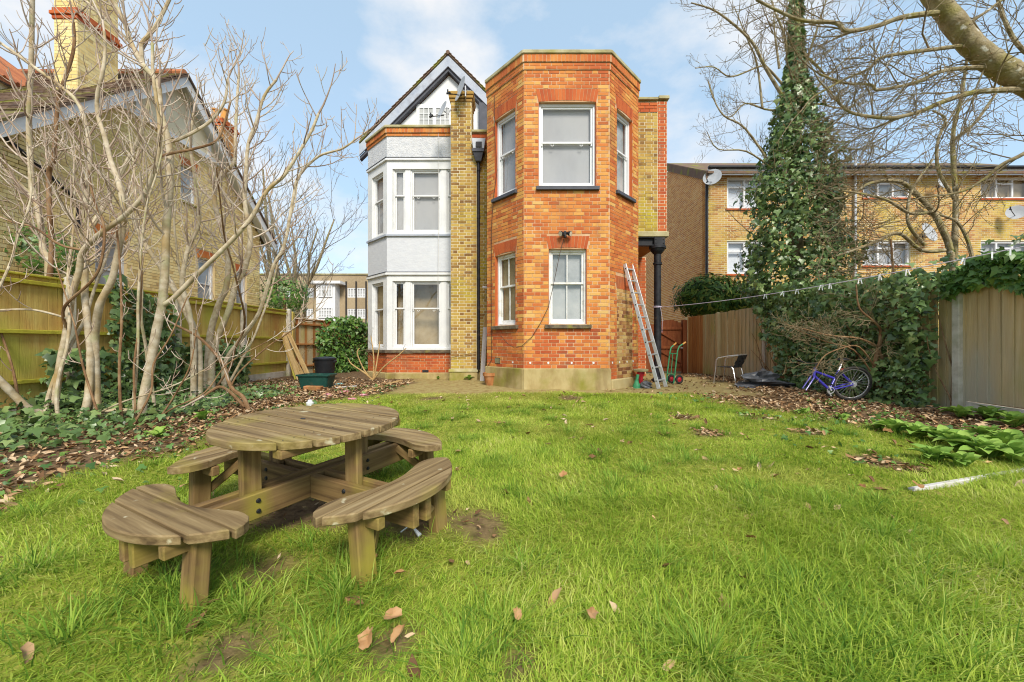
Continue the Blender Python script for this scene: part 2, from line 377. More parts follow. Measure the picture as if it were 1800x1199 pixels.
M['twig'] = pmat('twig', [(.20, .12, .08), (.38, .28, .21), (.54, .45, .36), (.64, .57, .48)], scale=4, rough=.8, bump=0, rndw=.5)
M['bark_olive'] = pmat('bark_olive', [(.13, .10, .05), (.25, .20, .11), (.36, .31, .20)], scale=9, rough=.85, bump=.9, bscale=30, bdist=.015, stain=((.24, .22, .05), 3.0, .5, .7), stain2=((.50, .48, .40), 14, .62, .70))
M['twig_olive'] = pmat('twig_olive', [(.12, .085, .045), (.22, .17, .095), (.30, .25, .15)], scale=4, rough=.8, bump=0, rndw=.5)
M['twig_far'] = pmat('twig_far', [(.17, .145, .10), (.27, .235, .17)], scale=4, rough=.9, bump=0, rndw=.5)
M['ivy'] = pmat('ivy', [(.022, .050, .014), (.060, .115, .030), (.11, .19, .052), (.18, .27, .085), (.32, .36, .12)], scale=2, rndw=.7, rough=.34, bump=0, spec=.5, transl=.14)
M['ivy_bright'] = pmat('ivy_bright', [(.03, .08, .018), (.07, .165, .032), (.13, .26, .048), (.21, .33, .065)], scale=3, rndw=.75, rough=.4, bump=0, spec=.45, transl=.2)
M['comfrey'] = pmat('comfrey', [(.14, .28, .045), (.25, .41, .07), (.38, .52, .11)], scale=9, rndw=.6, rough=.6, bump=.5, bscale=60, bdist=.006, spec=.25, transl=.25)
M['conifer'] = pmat('conifer', [(.010, .036, .008), (.03, .085, .014), (.08, .15, .02), (.20, .18, .025)], scale=3, rndw=.75, rough=.6, bump=0, transl=.1)
M['grass'] = pmat('grass', [(.09, .18, .02), (.24, .38, .035), (.42, .54, .065), (.57, .63, .13), (.74, .67, .34)], scale=.9, rndw=.6, rough=.65, bump=0, spec=.14, transl=.42, stain=((.62, .58, .17), .55, .54, .80))
M['grass_dark'] = pmat('grass_dark', [(.06, .14, .02), (.16, .30, .035), (.32, .46, .06), (.52, .60, .15)], scale=2, rndw=.7, rough=.6, bump=0, spec=.15, transl=.4)
M['litter'] = pmat('litter', [(.07, .038, .018), (.18, .095, .042), (.30, .17, .08), (.42, .28, .15), (.54, .42, .28), (.52, .28, .08)], scale=3, rndw=.85, rough=.8, bump=0, spec=.2)
M['leaf_dry'] = pmat('leaf_dry', [(.22, .10, .035), (.36, .19, .075), (.48, .31, .16)], scale=16, rndw=.4, rough=.7, bump=.3, bscale=40)
M['pink'] = pmat('pink', [(.65, .16, .26), (.75, .45, .48)], scale=20, rough=.6, bump=.2)
M['litter_white'] = pmat('litter_white', [(.6, .62, .63), (.75, .77, .78)], scale=9, rough=.5, bump=.3)
M['teal'] = pmat('teal', [(.10, .38, .40), (.3, .55, .55)], scale=9, rough=.5, bump=.3)
M['tarp'] = pmat('tarp', [(.035, .04, .047), (.09, .095, .105), (.13, .135, .15)], scale=4, rough=.35, bump=.5, bscale=12, spec=.5)
M['line'] = pmat('line', [(.52, .46, .58), (.66, .60, .70)], scale=9, rough=.6, bump=0)
M['peg'] = pmat('peg', [(.72, .74, .75), (.80, .81, .82)], scale=9, rough=.4, bump=0)
M['cable'] = pmat('cable', [(.05, .03, .02), (.09, .05, .03)], scale=9, rough=.6, bump=0)
M['cable_white'] = pmat('cable_white', [(.6, .58, .55), (.7, .68, .65)], scale=9, rough=.6, bump=0)
M['weave'] = pmat('weave', [(.008, .008, .008), (.035, .034, .033)], scale=60, rough=.55, bump=.8, bscale=90, bdist=.004)
M['lamp_glass'] = pmat('lamp_glass', [(.55, .52, .38), (.75, .72, .6)], scale=30, rough=.12, bump=.2, spec=.7)
M['pot_orange'] = pmat('pot_orange', [(.50, .22, .05), (.62, .32, .09)], scale=6, bump=.2)
# ------------------------------------------------------------------ ground
def vnoise(x, y, s, seed=0):
    x = np.asarray(x) * s + 100 + seed * 17.3; y = np.asarray(y) * s + 100 + seed * 9.1
    xi = np.floor(x).astype(int); yi = np.floor(y).astype(int); fx = x - xi; fy = y - yi
    fx = fx * fx * (3 - 2 * fx); fy = fy * fy * (3 - 2 * fy)
    def h(a, b): return (np.abs(np.sin(a * 127.1 + b * 311.7 + seed * 3.7) * 43758.5453)) % 1.0
    return (h(xi, yi) * (1 - fx) + h(xi + 1, yi) * fx) * (1 - fy) + (h(xi, yi + 1) * (1 - fx) + h(xi + 1, yi + 1) * fx) * fy
def fbm(x, y, s, seed=0):
    return .55 * vnoise(x, y, s, seed) + .3 * vnoise(x, y, s * 2.1, seed + 1) + .15 * vnoise(x, y, s * 4.3, seed + 2)
def sst(a, b, x):
    t = np.clip((x - a) / (b - a), 0, 1); return t * t * (3 - 2 * t)
BARE = []
for (px, py, r) in [(545, 885, .34), (480, 910, .30), (600, 900, .26), (845, 918, .26), (720, 915, .30), (385, 1150, .20), (470, 1000, .22), (330, 1000, .16),
                    (1250, 760, .25), (1210, 735, .25), (1330, 735, .30), (1420, 760, .25), (900, 1165, .12), (690, 1130, .14), (1010, 700, .35), (760, 700, .3), (1560, 815, .28)]:
    g = G(px, py); BARE.append((g.x, g.y, r))
LEFT_PTS = [(-1.0, -3.2), (2.2, -3.1), (2.9, -3.35), (4.0, -3.35), (5.0, -3.4), (6.4, -3.35), (7.2, -2.9), (7.8, -2.2), (8.2, -1.2)]
def lawn_mask(x, y):
    x = np.asarray(x, float); y = np.asarray(y, float)
    n = fbm(x, y, .9, 3) - .5; n2 = fbm(x, y, 2.6, 5) - .5
    lx = np.interp(y, [p[0] for p in LEFT_PTS], [p[1] for p in LEFT_PTS])
    rx = np.interp(y, [0, 2.5, 3.5, 4.6, 5.4, 6.4, 7.2, 8], [6.5, 6.3, 5.1, 4.5, 4.2, 3.8, 3.5, 3.2])
    a = sst(-.35, .35, x - lx + .9 * n + .5 * n2)
    b = sst(-.45, .45, rx - x + 1.0 * n + .7 * n2)
    c = sst(-.25, .15, 7.55 - y + .3 * n + .25 * n2)
    m = np.minimum(np.minimum(a, b), c)
    for (bx, by, r) in BARE:
        d = np.hypot(x - bx, (y - by)) / r + 1.1 * n2
        m = m * (1 - .93 * (1 - sst(.35, 1.1, d)))
    return m
def path_mask(x, y):
    x = np.asarray(x, float); y = np.asarray(y, float); n = fbm(x, y, 1.5, 8) - .5
    a = sst(-.3, .3, y - 7.35 + .5 * n) * sst(-.3, .3, x + 2.4 + n)
    b = sst(-.4, .3, 4.75 - x + 1.3 * n + .12 * (y - 8))
    return a * b
def axis(fine0, fine1, st, far0, far1, n):
    a = list(np.arange(fine0, fine1 + 1e-6, st))
    lo = [fine0 - (fine0 - far0) * ((k / n) ** 2) for k in range(n, 0, -1)]
    hi = [fine1 + (far1 - fine1) * ((k / n) ** 2) for k in range(1, n + 1)]
    return np.array(lo + a + hi)
gx = axis(-8, 8, .11, -300, 300, 14); gy = axis(-.5, 13, .11, -60, 600, 14)
GX, GY = np.meshgrid(gx, gy); V = np.stack([GX.ravel(), GY.ravel(), zgn(GX.ravel(), GY.ravel())], 1)
nx, ny = len(gx), len(gy)
ii = (np.arange(ny - 1)[:, None] * nx + np.arange(nx - 1)[None, :]).ravel()
Fq = np.stack([ii, ii + 1, ii + nx + 1, ii + nx], 1)

def ground_material():
    m = bpy.data.materials.new('ground'); m.use_nodes = True; t = m.node_tree; N = t.nodes; L = t.links
    bs = N['Principled BSDF']; bs.inputs['Roughness'].default_value = .95; bs.inputs['Specular IOR Level'].default_value = .1
    at = N.new('ShaderNodeVertexColor'); at.layer_name = 'cover'; sp = N.new('ShaderNodeSeparateColor'); L.new(at.outputs['Color'], sp.inputs[0])
    ge = N.new('ShaderNodeNewGeometry')
    def ramp(scale, cols, det=6):
        nz = N.new('ShaderNodeTexNoise'); nz.inputs['Scale'].default_value = scale; nz.inputs['Detail'].default_value = det; nz.inputs['Roughness'].default_value = .68
        L.new(ge.outputs['Position'], nz.inputs['Vector'])
        rp = N.new('ShaderNodeValToRGB'); e = rp.color_ramp.elements
        while len(e) < len(cols): e.new(.5)
        for i, c in enumerate(cols): e[i].position = .28 + .44 * i / (len(cols) - 1); e[i].color = (*c, 1)
        L.new(nz.outputs['Fac'], rp.inputs['Fac']); return rp.outputs['Color'], nz.outputs['Fac']
    soil, sf = ramp(13, [(.05, .032, .018), (.115, .072, .04), (.20, .13, .072), (.17, .15, .05)])
    path, pf = ramp(7, [(.17, .115, .045), (.29, .215, .085), (.37, .30, .13), (.26, .25, .05)])
    lawn, lf = ramp(9, [(.10, .12, .02), (.18, .22, .03), (.28, .29, .05), (.28, .22, .08)])
    m1 = N.new('ShaderNodeMix'); m1.data_type = 'RGBA'; L.new(sp.outputs[1], m1.inputs['Factor']); L.new(soil, m1.inputs['A']); L.new(path, m1.inputs['B'])
    m2 = N.new('ShaderNodeMix'); m2.data_type = 'RGBA'; L.new(sp.outputs[0], m2.inputs['Factor']); L.new(m1.outputs['Result'], m2.inputs['A']); L.new(lawn, m2.inputs['B'])
    L.new(m2.outputs['Result'], bs.inputs['Base Color'])
    bp = N.new('ShaderNodeBump'); bp.inputs['Strength'].default_value = .9; bp.inputs['Distance'].default_value = .03
    L.new(sf, bp.inputs['Height']); L.new(bp.outputs[0], bs.inputs['Normal'])
    return m
gme = npmesh('ground', V, Fq, ground_material(), True)
lm = lawn_mask(V[:, 0], V[:, 1]); pm = path_mask(V[:, 0], V[:, 1])
ca = gme.color_attributes.new('cover', 'FLOAT_COLOR', 'POINT')
ca.data.foreach_set('color', np.stack([lm, pm, np.zeros_like(lm), np.ones_like(lm)], 1).astype(np.float32).ravel())
ground = link('ground', gme); tag(ground, 'garden ground of soil, moss and worn earth under the lawn', 'ground', kind='structure')

# ------------------------------------------------------------------ brick laying
CO, BL, BH, JT = .075, .225, .1125, .0125
PROUD = .006
STRETCH_ME = {}
def brick_proto(mat, L_=BL - JT, H_=CO - JT):
    k = mat.name + '%.3f' % L_
    if k not in STRETCH_ME:
        mb = MB().box(-L_ / 2, L_ / 2, -PROUD, .014, -H_ / 2, H_ / 2)
        me = mb.mesh('brick', bevel=.0035); me.materials.append(mat); STRETCH_ME[k] = me
    return STRETCH_ME[k]
def lay(fr, L_, z0, z1, opens=(), bond='flemish', jig=.0012, u_start=0.0, JT=JT):
    """list of (fr, u0, u1, za, zb, full) for a wall face"""
    out = []; rows = int(round((z1 - z0) / CO)); ch = (z1 - z0) / rows
    for r in range(rows):
        za, zb = z0 + r * ch + JT / 2, z0 + (r + 1) * ch - JT / 2
        zm = (za + zb) / 2
        cuts = sorted([(o[0], o[1]) for o in opens if o[2] - .02 < zm < o[3] + .02])
        spans = []; u = u_start
        for c in cuts:
            if c[0] > u + .015: spans.append((u, min(c[0], L_)))
            u = max(u, c[1])
        if u < L_ - .015: spans.append((u, L_))
        if bond == 'flemish': unit = [BL, BH]; off = (0.0 if r % 2 == 0 else -(BL - BH) / 2 - BH + .0)
        elif bond == 'stretcher': unit = [BL]; off = 0.0 if r % 2 == 0 else -BH
        else: unit = [BL] if r % 2 == 0 else [BH]; off = 0.0 if r % 2 == 0 else -BH / 2
        if bond == 'flemish' and r % 2: off = -(BL + BH) / 2
        u = off - sum(unit) * 2; k = 0; joints = []
        while u < L_ + .3:
            ln = unit[k % len(unit)]; k += 1; joints.append((u, u + ln)); u += ln
        for (s0, s1) in spans:
            for (a, b) in joints:
                x0, x1 = max(a, s0), min(b, s1)
                if x1 - x0 < .03: continue
                full = (x1 - x0) > BL - .004
                out.append((fr, x0 + JT / 2, x1 - JT / 2, za, zb, full))
    return out
def fpoint(fr, u, w, z):
    p, d, n = fr
    return Vector((p[0] + d[0] * u + n[0] * w, p[1] + d[1] * u + n[1] * w, z))
def lay_bricks(bricks, mat, part, root, n_ind, name='brickwork', pool=None):
    """the n_ind full bricks that show largest become children of part; the rest one stuff part of root"""
    cand = []
    if n_ind:
        for i, b in enumerate(bricks):
            if not b[5]: continue
            c = fpoint(b[0], (b[1] + b[2]) / 2, 0, (b[3] + b[4]) / 2)
            if in_frame(c, -4):
                n = b[0][2]; v = Vector((c.x, c.y - 0, c.z - CAMZ)); face = -(n.x * v.x + n.y * v.y) / v.length
                cand.append((-face / v.length_squared, i))
        cand.sort(); ind = set(i for _, i in cand[:n_ind])
    else: ind = set()
    mb = MB()
    for i, b in enumerate(bricks):
        fr = b[0]
        if i in ind:
            c = fpoint(fr, (b[1] + b[2]) / 2, 0, (b[3] + b[4]) / 2)
            x = Vector((fr[1].x, fr[1].y, 0)); y = Vector((-fr[2].x, -fr[2].y, 0)); z = Vector((0, 0, 1))
            m = Matrix((x, y, z)).transposed().to_4x4()
            m = Matrix.Translation(c + Vector((fr[2].x, fr[2].y, 0)) * rng.uniform(-.0015, .002)) @ m @ Matrix.Rotation(rng.gauss(0, .004), 4, 'Y')
            link('brick', brick_proto(mat), None, part, m)
        else:
            w = PROUD + rng.uniform(-.002, .002); j = rng.uniform(-.0012, .0012)
            mb.fbox(fr, b[1], b[2], -.012, w, b[3] + j, b[4] + j, back=False)
    if mb.v:
        me = bpy.data.meshes.new(name); me.from_pydata(mb.v, [], mb.f); me.materials.append(mat)
        o = link(name, me, None, root); o['kind'] = 'stuff'
def backing(mb, fr, L_, z0, z1, opens=(), th=.24):
    us = sorted(set([0, L_] + [min(max(v, 0), L_) for o in opens for v in o[:2]])); zs = sorted(set([z0, z1] + [min(max(v, z0), z1) for o in opens for v in o[2:4]]))
    for i in range(len(us) - 1):
        for j in range(len(zs) - 1):
            um, zm = (us[i] + us[i + 1]) / 2, (zs[j] + zs[j + 1]) / 2
            if any(o[0] < um < o[1] and o[2] < zm < o[3] for o in opens): continue
            mb.fbox(fr, us[i], us[i + 1], -th, 0, zs[j], zs[j + 1])
def arch(fr, u0, u1, z1, h=.27, rise=.035, ext=.06):
    """soldier bricks over an opening: list of corner lists"""
    n = max(4, int(round((u1 - u0 + 2 * ext) / CO))); out = []; uc = (u0 + u1) / 2; hw = (u1 - u0) / 2
    for k in range(n):
        f0, f1 = k / n, (k + 1) / n
        def pt(f, top):
            s = f * 2 - 1
            u = uc + s * (hw + (ext if top else 0.0)); z = (z1 + h) if top else (z1 + rise * (1 - s * s))
            return u, z
        a, b, c, d = pt(f0, 0), pt(f1, 0), pt(f1, 1), pt(f0, 1); g = .004
        out.append([(a[0] + g, a[1]), (b[0] - g, b[1]), (c[0] - g, c[1] - g), (d[0] + g, d[1] - g)])
    return out
def arch_mesh(mb, fr, corners):
    for q in corners:
        w = PROUD + rng.uniform(-.001, .003)
        f = [fpoint(fr, u, w, z) for u, z in q]; b = [fpoint(fr, u, -.11, z) for u, z in q]
        mb.hexa(f + b)

# ------------------------------------------------------------------ windows
def sash_window(root, fr, u0, u1, z0, z1, rec=.09, fw=.06, bars=0, mat='upvc', glass='glass', back='blind', back_d=.118, mid=.5, horns=True, label=None, casement=None):
    """frame part with sash and pane sub-parts; rec: how deep the outer face of the frame sits"""
    w1 = -rec; mb = MB()
    mb.fbox(fr, u0, u0 + fw, w1 - .10, w1, z0, z1); mb.fbox(fr, u1 - fw, u1, w1 - .10, w1, z0, z1)
    mb.fbox(fr, u0 + fw, u1 - fw, w1 - .10, w1, z1 - fw, z1); mb.fbox(fr, u0 + fw, u1 - fw, w1 - .10, w1 + .02, z0, z0 + fw * .8)
    win = mb.build('window', M[mat], root, bevel=.004)
    if label: win['label'] = label
    a, b, c, d = u0 + fw, u1 - fw, z0 + fw * .8, z1 - fw
    zm = c + (d - c) * mid
    for (za, zb, wo) in ((zm - .02, d, w1 - .025), (c, zm + .02, w1 - .055)):
        sb = MB(); sw = .042
        sb.fbox(fr, a, a + sw, wo - .035, wo, za, zb); sb.fbox(fr, b - sw, b, wo - .035, wo, za, zb)
        sb.fbox(fr, a + sw, b - sw, wo - .035, wo, zb - .04, zb)
        sb.fbox(fr, a + sw, b - sw, wo - .035, wo, za, za + (.04 if za > c + .1 else .075))
        for k in range(bars):
            uu = a + (b - a) * (k + 1) / (bars + 1)
            sb.fbox(fr, uu - .011, uu + .011, wo - .03, wo - .003, za + .04, zb - .04)
        if horns and za > c + .1:
            for uu in (a + sw * .5, b - sw * .5): sb.fbox(fr, uu - .015, uu + .015, wo - .03, wo - .004, za - .05, za)
        sb.build('sash', M[mat], win, bevel=.003)
        pb = MB(); q = [fpoint(fr, uu, wo - .018, zz) for uu, zz in ((a + sw, za + .03), (b - sw, za + .03), (b - sw, zb - .03), (a + sw, zb - .03))]
        pb.add(q, [(0, 1, 2, 3)]); pb.build('pane', M[glass], win)
    if horns and b - a > .4:
        hb = MB()
        for uu in (a + (b - a) * .22, a + (b - a) * .78):
            c0 = fpoint(fr, uu, w1 - .02, zm - .045)
            hb.tube([c0 + Vector((fr[1].x, fr[1].y, 0)) * .03 * math.cos(t) + Vector((0, 0, -.03 * math.sin(t))) for t in [math.pi * k / 6 for k in range(7)]], .008, 6)
        hb.build('sash_handle', M[mat], win)
    if back:
        bb = MB(); q = [fpoint(fr, uu, -rec - back_d, zz) for uu, zz in ((u0 - .02, z0 - .02), (u1 + .02, z0 - .02), (u1 + .02, z1 + .02), (u0 - .02, z1 + .02))]
        bb.add(q, [(0, 1, 2, 3)]); bb.build('blind' if 'blind' in back else 'interior', M[back], win)
    return win
def sill(root, fr, u0, u1, z, h=.09, out=.07, mat='slate_paint', rec=.1):
    mb = MB(); p, d, n = fr
    q = lambda u, w, zz: fpoint(fr, u, w, zz)
    mb.hexa([q(u0, out, z - h), q(u1, out, z - h), q(u1, out, z - .015), q(u0, out, z - .015), q(u0, -rec, z - h), q(u1, -rec, z - h), q(u1, -rec, z), q(u0, -rec, z)])
    return mb.build('window_sill', M[mat], root, bevel=.006)

# ------------------------------------------------------------------ the brick house
house = empty('brick_house', (1.1, 9.2, 0), 0, 'orange brick house with octagonal bay tower and white rendered bay', 'house')
A0, A1, B1, B0 = (-.573, 9.12), (.246, 8.19), (2.01, 8.19), (2.89, 9.12)
frL, LL = frame2(A0, A1); frF, LF = frame2(A1, B1); frR, LR = frame2(B1, B0)
UZ0, UZ1, LZ0, LZ1 = 4.167, 5.90, 1.33, 2.875
ZC = 6.55         # underside of the corbel courses
wUF = (.30, 1.485, UZ0, UZ1); wLF = (.508, 1.291, LZ0, LZ1)
wUL = (.285, .985, UZ0, UZ1); wLL = (.30, .985, LZ0, LZ1)
wUR = (.285, .99, UZ0, UZ1); pR = (.285, .99, .19, 2.10)
back_mb = MB()
backing(back_mb, frL, LL, 0, ZC + .4, [wUL, wLL]); backing(back_mb, frF, LF, 0, ZC + .4, [wUF, wLF]); backing(back_mb, frR, LR, 0, ZC + .4, [wUR])
bay = back_mb.build('bay_wall', M['mortar_red'], house)
def arch_zone(w, ext=.06, h=.27): return (w[0] - ext * .55, w[1] + ext * .55, w[3] - .001, w[3] + h)
red = []; am = MB()
for fr, L_, ws in ((frL, LL, [wUL, wLL]), (frF, LF, [wUF, wLF]), (frR, LR, [wUR])):
    op = list(ws) + [arch_zone(w) for w in ws]
    if fr is frR: op += [pR, (.25, 1.02, 2.099, 2.38)]; arch_mesh(am, fr, arch(fr, .285, .99, 2.10, rise=.0))
    z00 = .42 if fr is not frR else .19
    red += lay(fr, L_, z00, ZC, op)
    for w in ws: arch_mesh(am, fr, arch(fr, w[0], w[1], w[3]))
JAMB = {id(frL): [wUL, wLL], id(frF): [wUF, wLF], id(frR): [wUR]}; LEN = {id(frL): LL, id(frF): LF, id(frR): LR}
red_a, red_b, red_c = [], [], []
for b in red:
    um = (b[1] + b[2]) / 2; zm = (b[3] + b[4]) / 2; L_ = LEN[id(b[0])]
    q = um < .17 or um > L_ - .17 or any(w[2] - .1 < zm < w[3] + .1 and (w[0] - .24 < um < w[0] or w[1] < um < w[1] + .24) for w in JAMB[id(b[0])])
    t_ = rng.random()
    if q and t_ < .42 and zm > .7: red_b.append(b)
    elif zm < 1.35 and t_ < .5: red_c.append(b)
    elif t_ < .10: red_b.append(b)
    else: red_a.append(b)
lay_bricks(red_a, M['brick_red'], bay, house, 200)
lay_bricks(red_b, M['brick_orange'], bay, house, 60, 'quoin_brickwork')
lay_bricks(red_c, M['brick_deep'], bay, house, 40, 'lower_brickwork')
o = am.build('arch_brickwork', M['brick_deep'], house); o['kind'] = 'stuff'
pb_ = lay(frR, .99, .19, 2.10, [], u_start=.285)
lay_bricks([(b[0], b[1] + rng.uniform(-.004, .004), b[2] + rng.uniform(-.01, .004), b[3], b[4], b[5]) for b in pb_ if b[1] >= .28], M['brick_patch'], bay, house, 0, 'patch_brickwork')
# reveals
for fr, ws in ((frL, [wUL, wLL]), (frF, [wUF, wLF]), (frR, [wUR])):
    for w in ws:
        for (a, b) in ((w[0] - .001, w[0] + .006), (w[1] - .006, w[1] + .001)):
            MB().fbox(fr, a, b, -.23, .003, w[2], w[3] + .02).build('window_reveal', M['brick_deep'], house)
        MB().fbox(fr, w[0] + .006, w[1] - .006, -.23, -.08, w[3] - .004, w[3] + .03).build('window_reveal', M['brick_deep'], house)
# corbels, coping, plinth: rings that follow the bay
def ring(offs, z0, z1, w_in=.25):
    def line(o):
        pts = [Vector(A0), Vector(A1), Vector(B1), Vector(B0)]; frs = [frL, frF, frR]; out = []
        out.append(pts[0] + frL[2] * o)
        for k in (0, 1):
            n = (frs[k][2] + frs[k + 1][2]).normalized(); out.append(pts[k + 1] + n * (o / n.dot(frs[k][2])))
        out.append(pts[3] + frR[2] * o)
        return out
    a, b = line(offs), line(-w_in); mb = MB()
    for k in range(3):
        q = [a[k], a[k + 1], b[k + 1], b[k]]
        mb.hexa([(a[k].x, a[k].y, z0), (a[k + 1].x, a[k + 1].y, z0), (a[k + 1].x, a[k + 1].y, z1), (a[k].x, a[k].y, z1),
                 (b[k].x, b[k].y, z0), (b[k + 1].x, b[k + 1].y, z0), (b[k + 1].x, b[k + 1].y, z1), (b[k].x, b[k].y, z1)])
    return mb
ring(.022, ZC + .004, ZC + .145).build('corbel', M['mortar_red'], house)
ring(.045, ZC + .149, ZC + .30).build('corbel', M['mortar_red'], house)
def offset_frame(fr, L_, w):
    p, d, n = fr; return (p + n * w - d * 0, d, n)
cb = []
for fr, L_ in ((frL, LL), (frF, LF), (frR, LR)):
    cb += lay(offset_frame(fr, L_, .022), L_, ZC + .008, ZC + .14, [], 'stretcher')
    f2 = offset_frame(fr, L_, .045); n = int(L_ / .075)
    for k in range(n): cb.append((f2, L_ * k / n + .005, L_ * (k + 1) / n - .005, ZC + .155, ZC + .295, False))
lay_bricks(cb, M['brick_red'], bay, house, 0, 'corbel_brickwork')
ring(.075, ZC + .305, ZC + .385, .32).build('coping', M['stone'], house, bevel=.012)
pr = MB(); pr.prism([(A0[0], 9.1), (A1[0], 8.42), (B1[0], 8.42), (B0[0], 9.1), (2.85, 9.8), (-.54, 9.8)], ZC + .1, ZC + .2); pr.build('bay_roof', M['slate_paint'], house)
pl = MB()
for fr, L_, zt, w in ((frL, LL, .42, .045), (frF, LF, .42, .055)):
    pl.fbox(fr, -.02, L_ + .02, -.05, w, -.15, zt)
pl.build('plinth', M['plinth'], house, bevel=.015)
pl = MB(); pl.fbox(frR, .02, LR, -.05, .05, -.15, .19); pl.build('plinth', M['plinth'], house, bevel=.02)
# side returns of the bay
mb = MB(); mb.box(-.573, -.35, 9.125, 10.4, 0, 6.9); mb.box(2.65, 2.888, 9.125, 9.95, 0, 6.9); mb.build('bay_return', M['brick_deep'], house)
# windows of the bay
sash_window(house, frF, *wUF, rec=.07, fw=.055, back='blind', glass='glass_grey', mid=.55)
sash_window(house, frL, *wUL, rec=.07, fw=.055, back='blind', glass='glass_grey', mid=.55)
sash_window(house, frR, *wUR, rec=.07, fw=.055, back='room_grey', glass='glass_grey', mid=.55)
sash_window(house, frF, *wLF, rec=.07, fw=.05, bars=1, mat='old_white', back='room_grey', glass='glass_grey', mid=.56, horns=False, label='flaking white sash window with rotten bottom rail')
sash_window(house, frL, *wLL, rec=.07, fw=.05, bars=1, mat='old_white', back='room', glass='glass_grey', mid=.56, horns=False)
for fr, w in ((frF, wUF), (frL, wUL), (frR, wUR)): sill(house, fr, w[0] - .05, w[1] + .06, w[2])
for fr, w in ((frF, wLF), (frL, wLL)): sill(house, fr, w[0] - .08, w[1] + .09, w[2], mat='sill_old')
# damp plugs and air brick
pg = [(frL, .90), (frF, .13), (frF, .50), (frF, .98), (frF, 1.43), (frR, .10), (frR, .40), (frR, .73), (frR, 1.02)]
plug_me = None
for fr, u in pg:
    mb = MB(); c = fpoint(fr, u, .0, .535); n = Vector((fr[2].x, fr[2].y, 0))
    mb.tube([c, c + n * .010], .022, 12)
    mb.build('wall_plug', M['litter_white'], house)
mb = MB(); c0, c1 = .30, .47
mb.fbox(frL, c0, c1, 0, .012, .49, .62); ab = mb.build('air_brick', M['black_iron'], house)
mb = MB()
for k in range(5): mb.fbox(frL, c0 + .008, c1 - .008, .012, .018, .50 + k * .022, .511 + k * .022)
mb.build('grille', M['stone'], ab)

# --- stock-brick pier with chimney, wall beside it
frP = (Vector((-1.553, 10.1)), Vector((1, 0)), Vector((0, -1))); LP = .655
frW = (Vector((-.898, 10.22)), Vector((1, 0)), Vector((0, -1))); LW = .34
mb = MB(); mb.box(-1.553, -.898, 10.1, 10.6, .27, 6.02); mb.box(-.898, -.56, 10.22, 10.6, 0, 6.30)
mb.box(-1.553, -1.03, 10.1, 10.62, 6.02, 7.35)
pier = mb.build('pier_wall', M['mortar_yellow'], house)
frPt = (Vector((-1.553, 10.1)), Vector((1, 0)), Vector((0, -1)))
yb = lay(frP, LP, .30, 6.0) + lay(frW, LW, .27, 6.0) + lay(frPt, .523, 6.0, 7.05)
frPs = (Vector((-.898, 10.1)), Vector((0, 1)), Vector((1, 0)))
frCs = (Vector((-1.03, 10.1)), Vector((0, 1)), Vector((1, 0)))
yb += lay(frPs, .12, .30, 6.0) + lay(frCs, .5, 6.3, 7.05)
lay_bricks(yb, M['brick_yellow'], pier, house, 180, 'pier_brickwork')
cc = MB()
for k, e in enumerate((.02, .045, .06)):
    cc.box(-1.553 - e, -1.03 + e, 10.1 - e, 10.62 + e, 7.06 + k * .085, 7.135 + k * .085)
cc.build('chimney_corbel', M['brick_yellow'], house, bevel=.006)
mb = MB(); mb.box(-1.03, -.56, 10.17, 10.6, 6.02, 6.30); mb.build('red_band', M['mortar_red'], house)
rb = lay((Vector((-1.02, 10.165)), Vector((1, 0)), Vector((0, -1))), .45, 6.03, 6.28, [], 'stretcher'); lay_bricks(rb, M['brick_deep'], pier, house, 0, 'band_brickwork')
mb = MB(); mb.box(-1.05, -.55, 10.10, 10.65, 6.305, 6.37); mb.build('coping', M['stone'], house, bevel=.01)
mb = MB(); mb.box(-1.59, -.87, 10.04, 10.5, -.1, .22); mb.build('pier_plinth', M['plinth'], house, bevel=.02)
mb = MB(); mb.hexa([(-1.60, 10.02, .225), (-.86, 10.02, .225), (-.86, 10.09, .29), (-1.60, 10.09, .29), (-1.60, 10.3, .225), (-.86, 10.3, .225), (-.86, 10.3, .29), (-1.60, 10.3, .29)]); mb.build('plinth_cap', M['stone'], house)
mb = MB(); mb.box(-.865, -.56, 10.15, 10.4, -.1, .26); mb.build('pier_plinth', M['plinth'], house, bevel=.02)
# downpipe and hopper
dp = MB(); xd, yd = -.845, 10.08
dp.tube([(xd, yd, .27), (xd, yd, 5.62)], .036, 12)
for z in (1.05, 2.55, 4.1, 5.3): dp.tube([(xd, yd, z), (xd, yd, z + .07)], .046, 12)
dpo = dp.build('downpipe', M['black_iron'], house, smooth=True)
hp = MB(); hp.hexa([(xd - .07, yd - .09, 5.52), (xd + .07, yd - .09, 5.52), (xd + .13, yd - .15, 5.72), (xd - .13, yd - .15, 5.72), (xd - .07, yd + .06, 5.52), (xd + .07, yd + .06, 5.52), (xd + .13, yd + .1, 5.72), (xd - .13, yd + .1, 5.72)])
hp.box(xd - .15, xd + .15, yd - .17, yd + .1, 5.72, 5.80)
hpo = hp.build('hopper_head', M['slate_paint'], house, bevel=.006)
mb = MB(); mb.hexa([(xd - .13, yd - .12, 5.82), (xd + .15, yd - .12, 5.82), (xd + .19, yd - .15, 6.06), (xd - .17, yd - .13, 6.08), (xd - .13, yd + .1, 5.82), (xd + .15, yd + .1, 5.82), (xd + .18, yd + .1, 6.05), (xd - .16, yd + .1, 6.06)])
mb.build('lead_flashing', M['metal_grey'], hpo, bevel=.01)
mb = MB(); mb.box(xd - .06, xd + .09, yd - .155, yd - .12, 5.84, 5.97); mb.build('outlet', M['black_iron'], hpo)

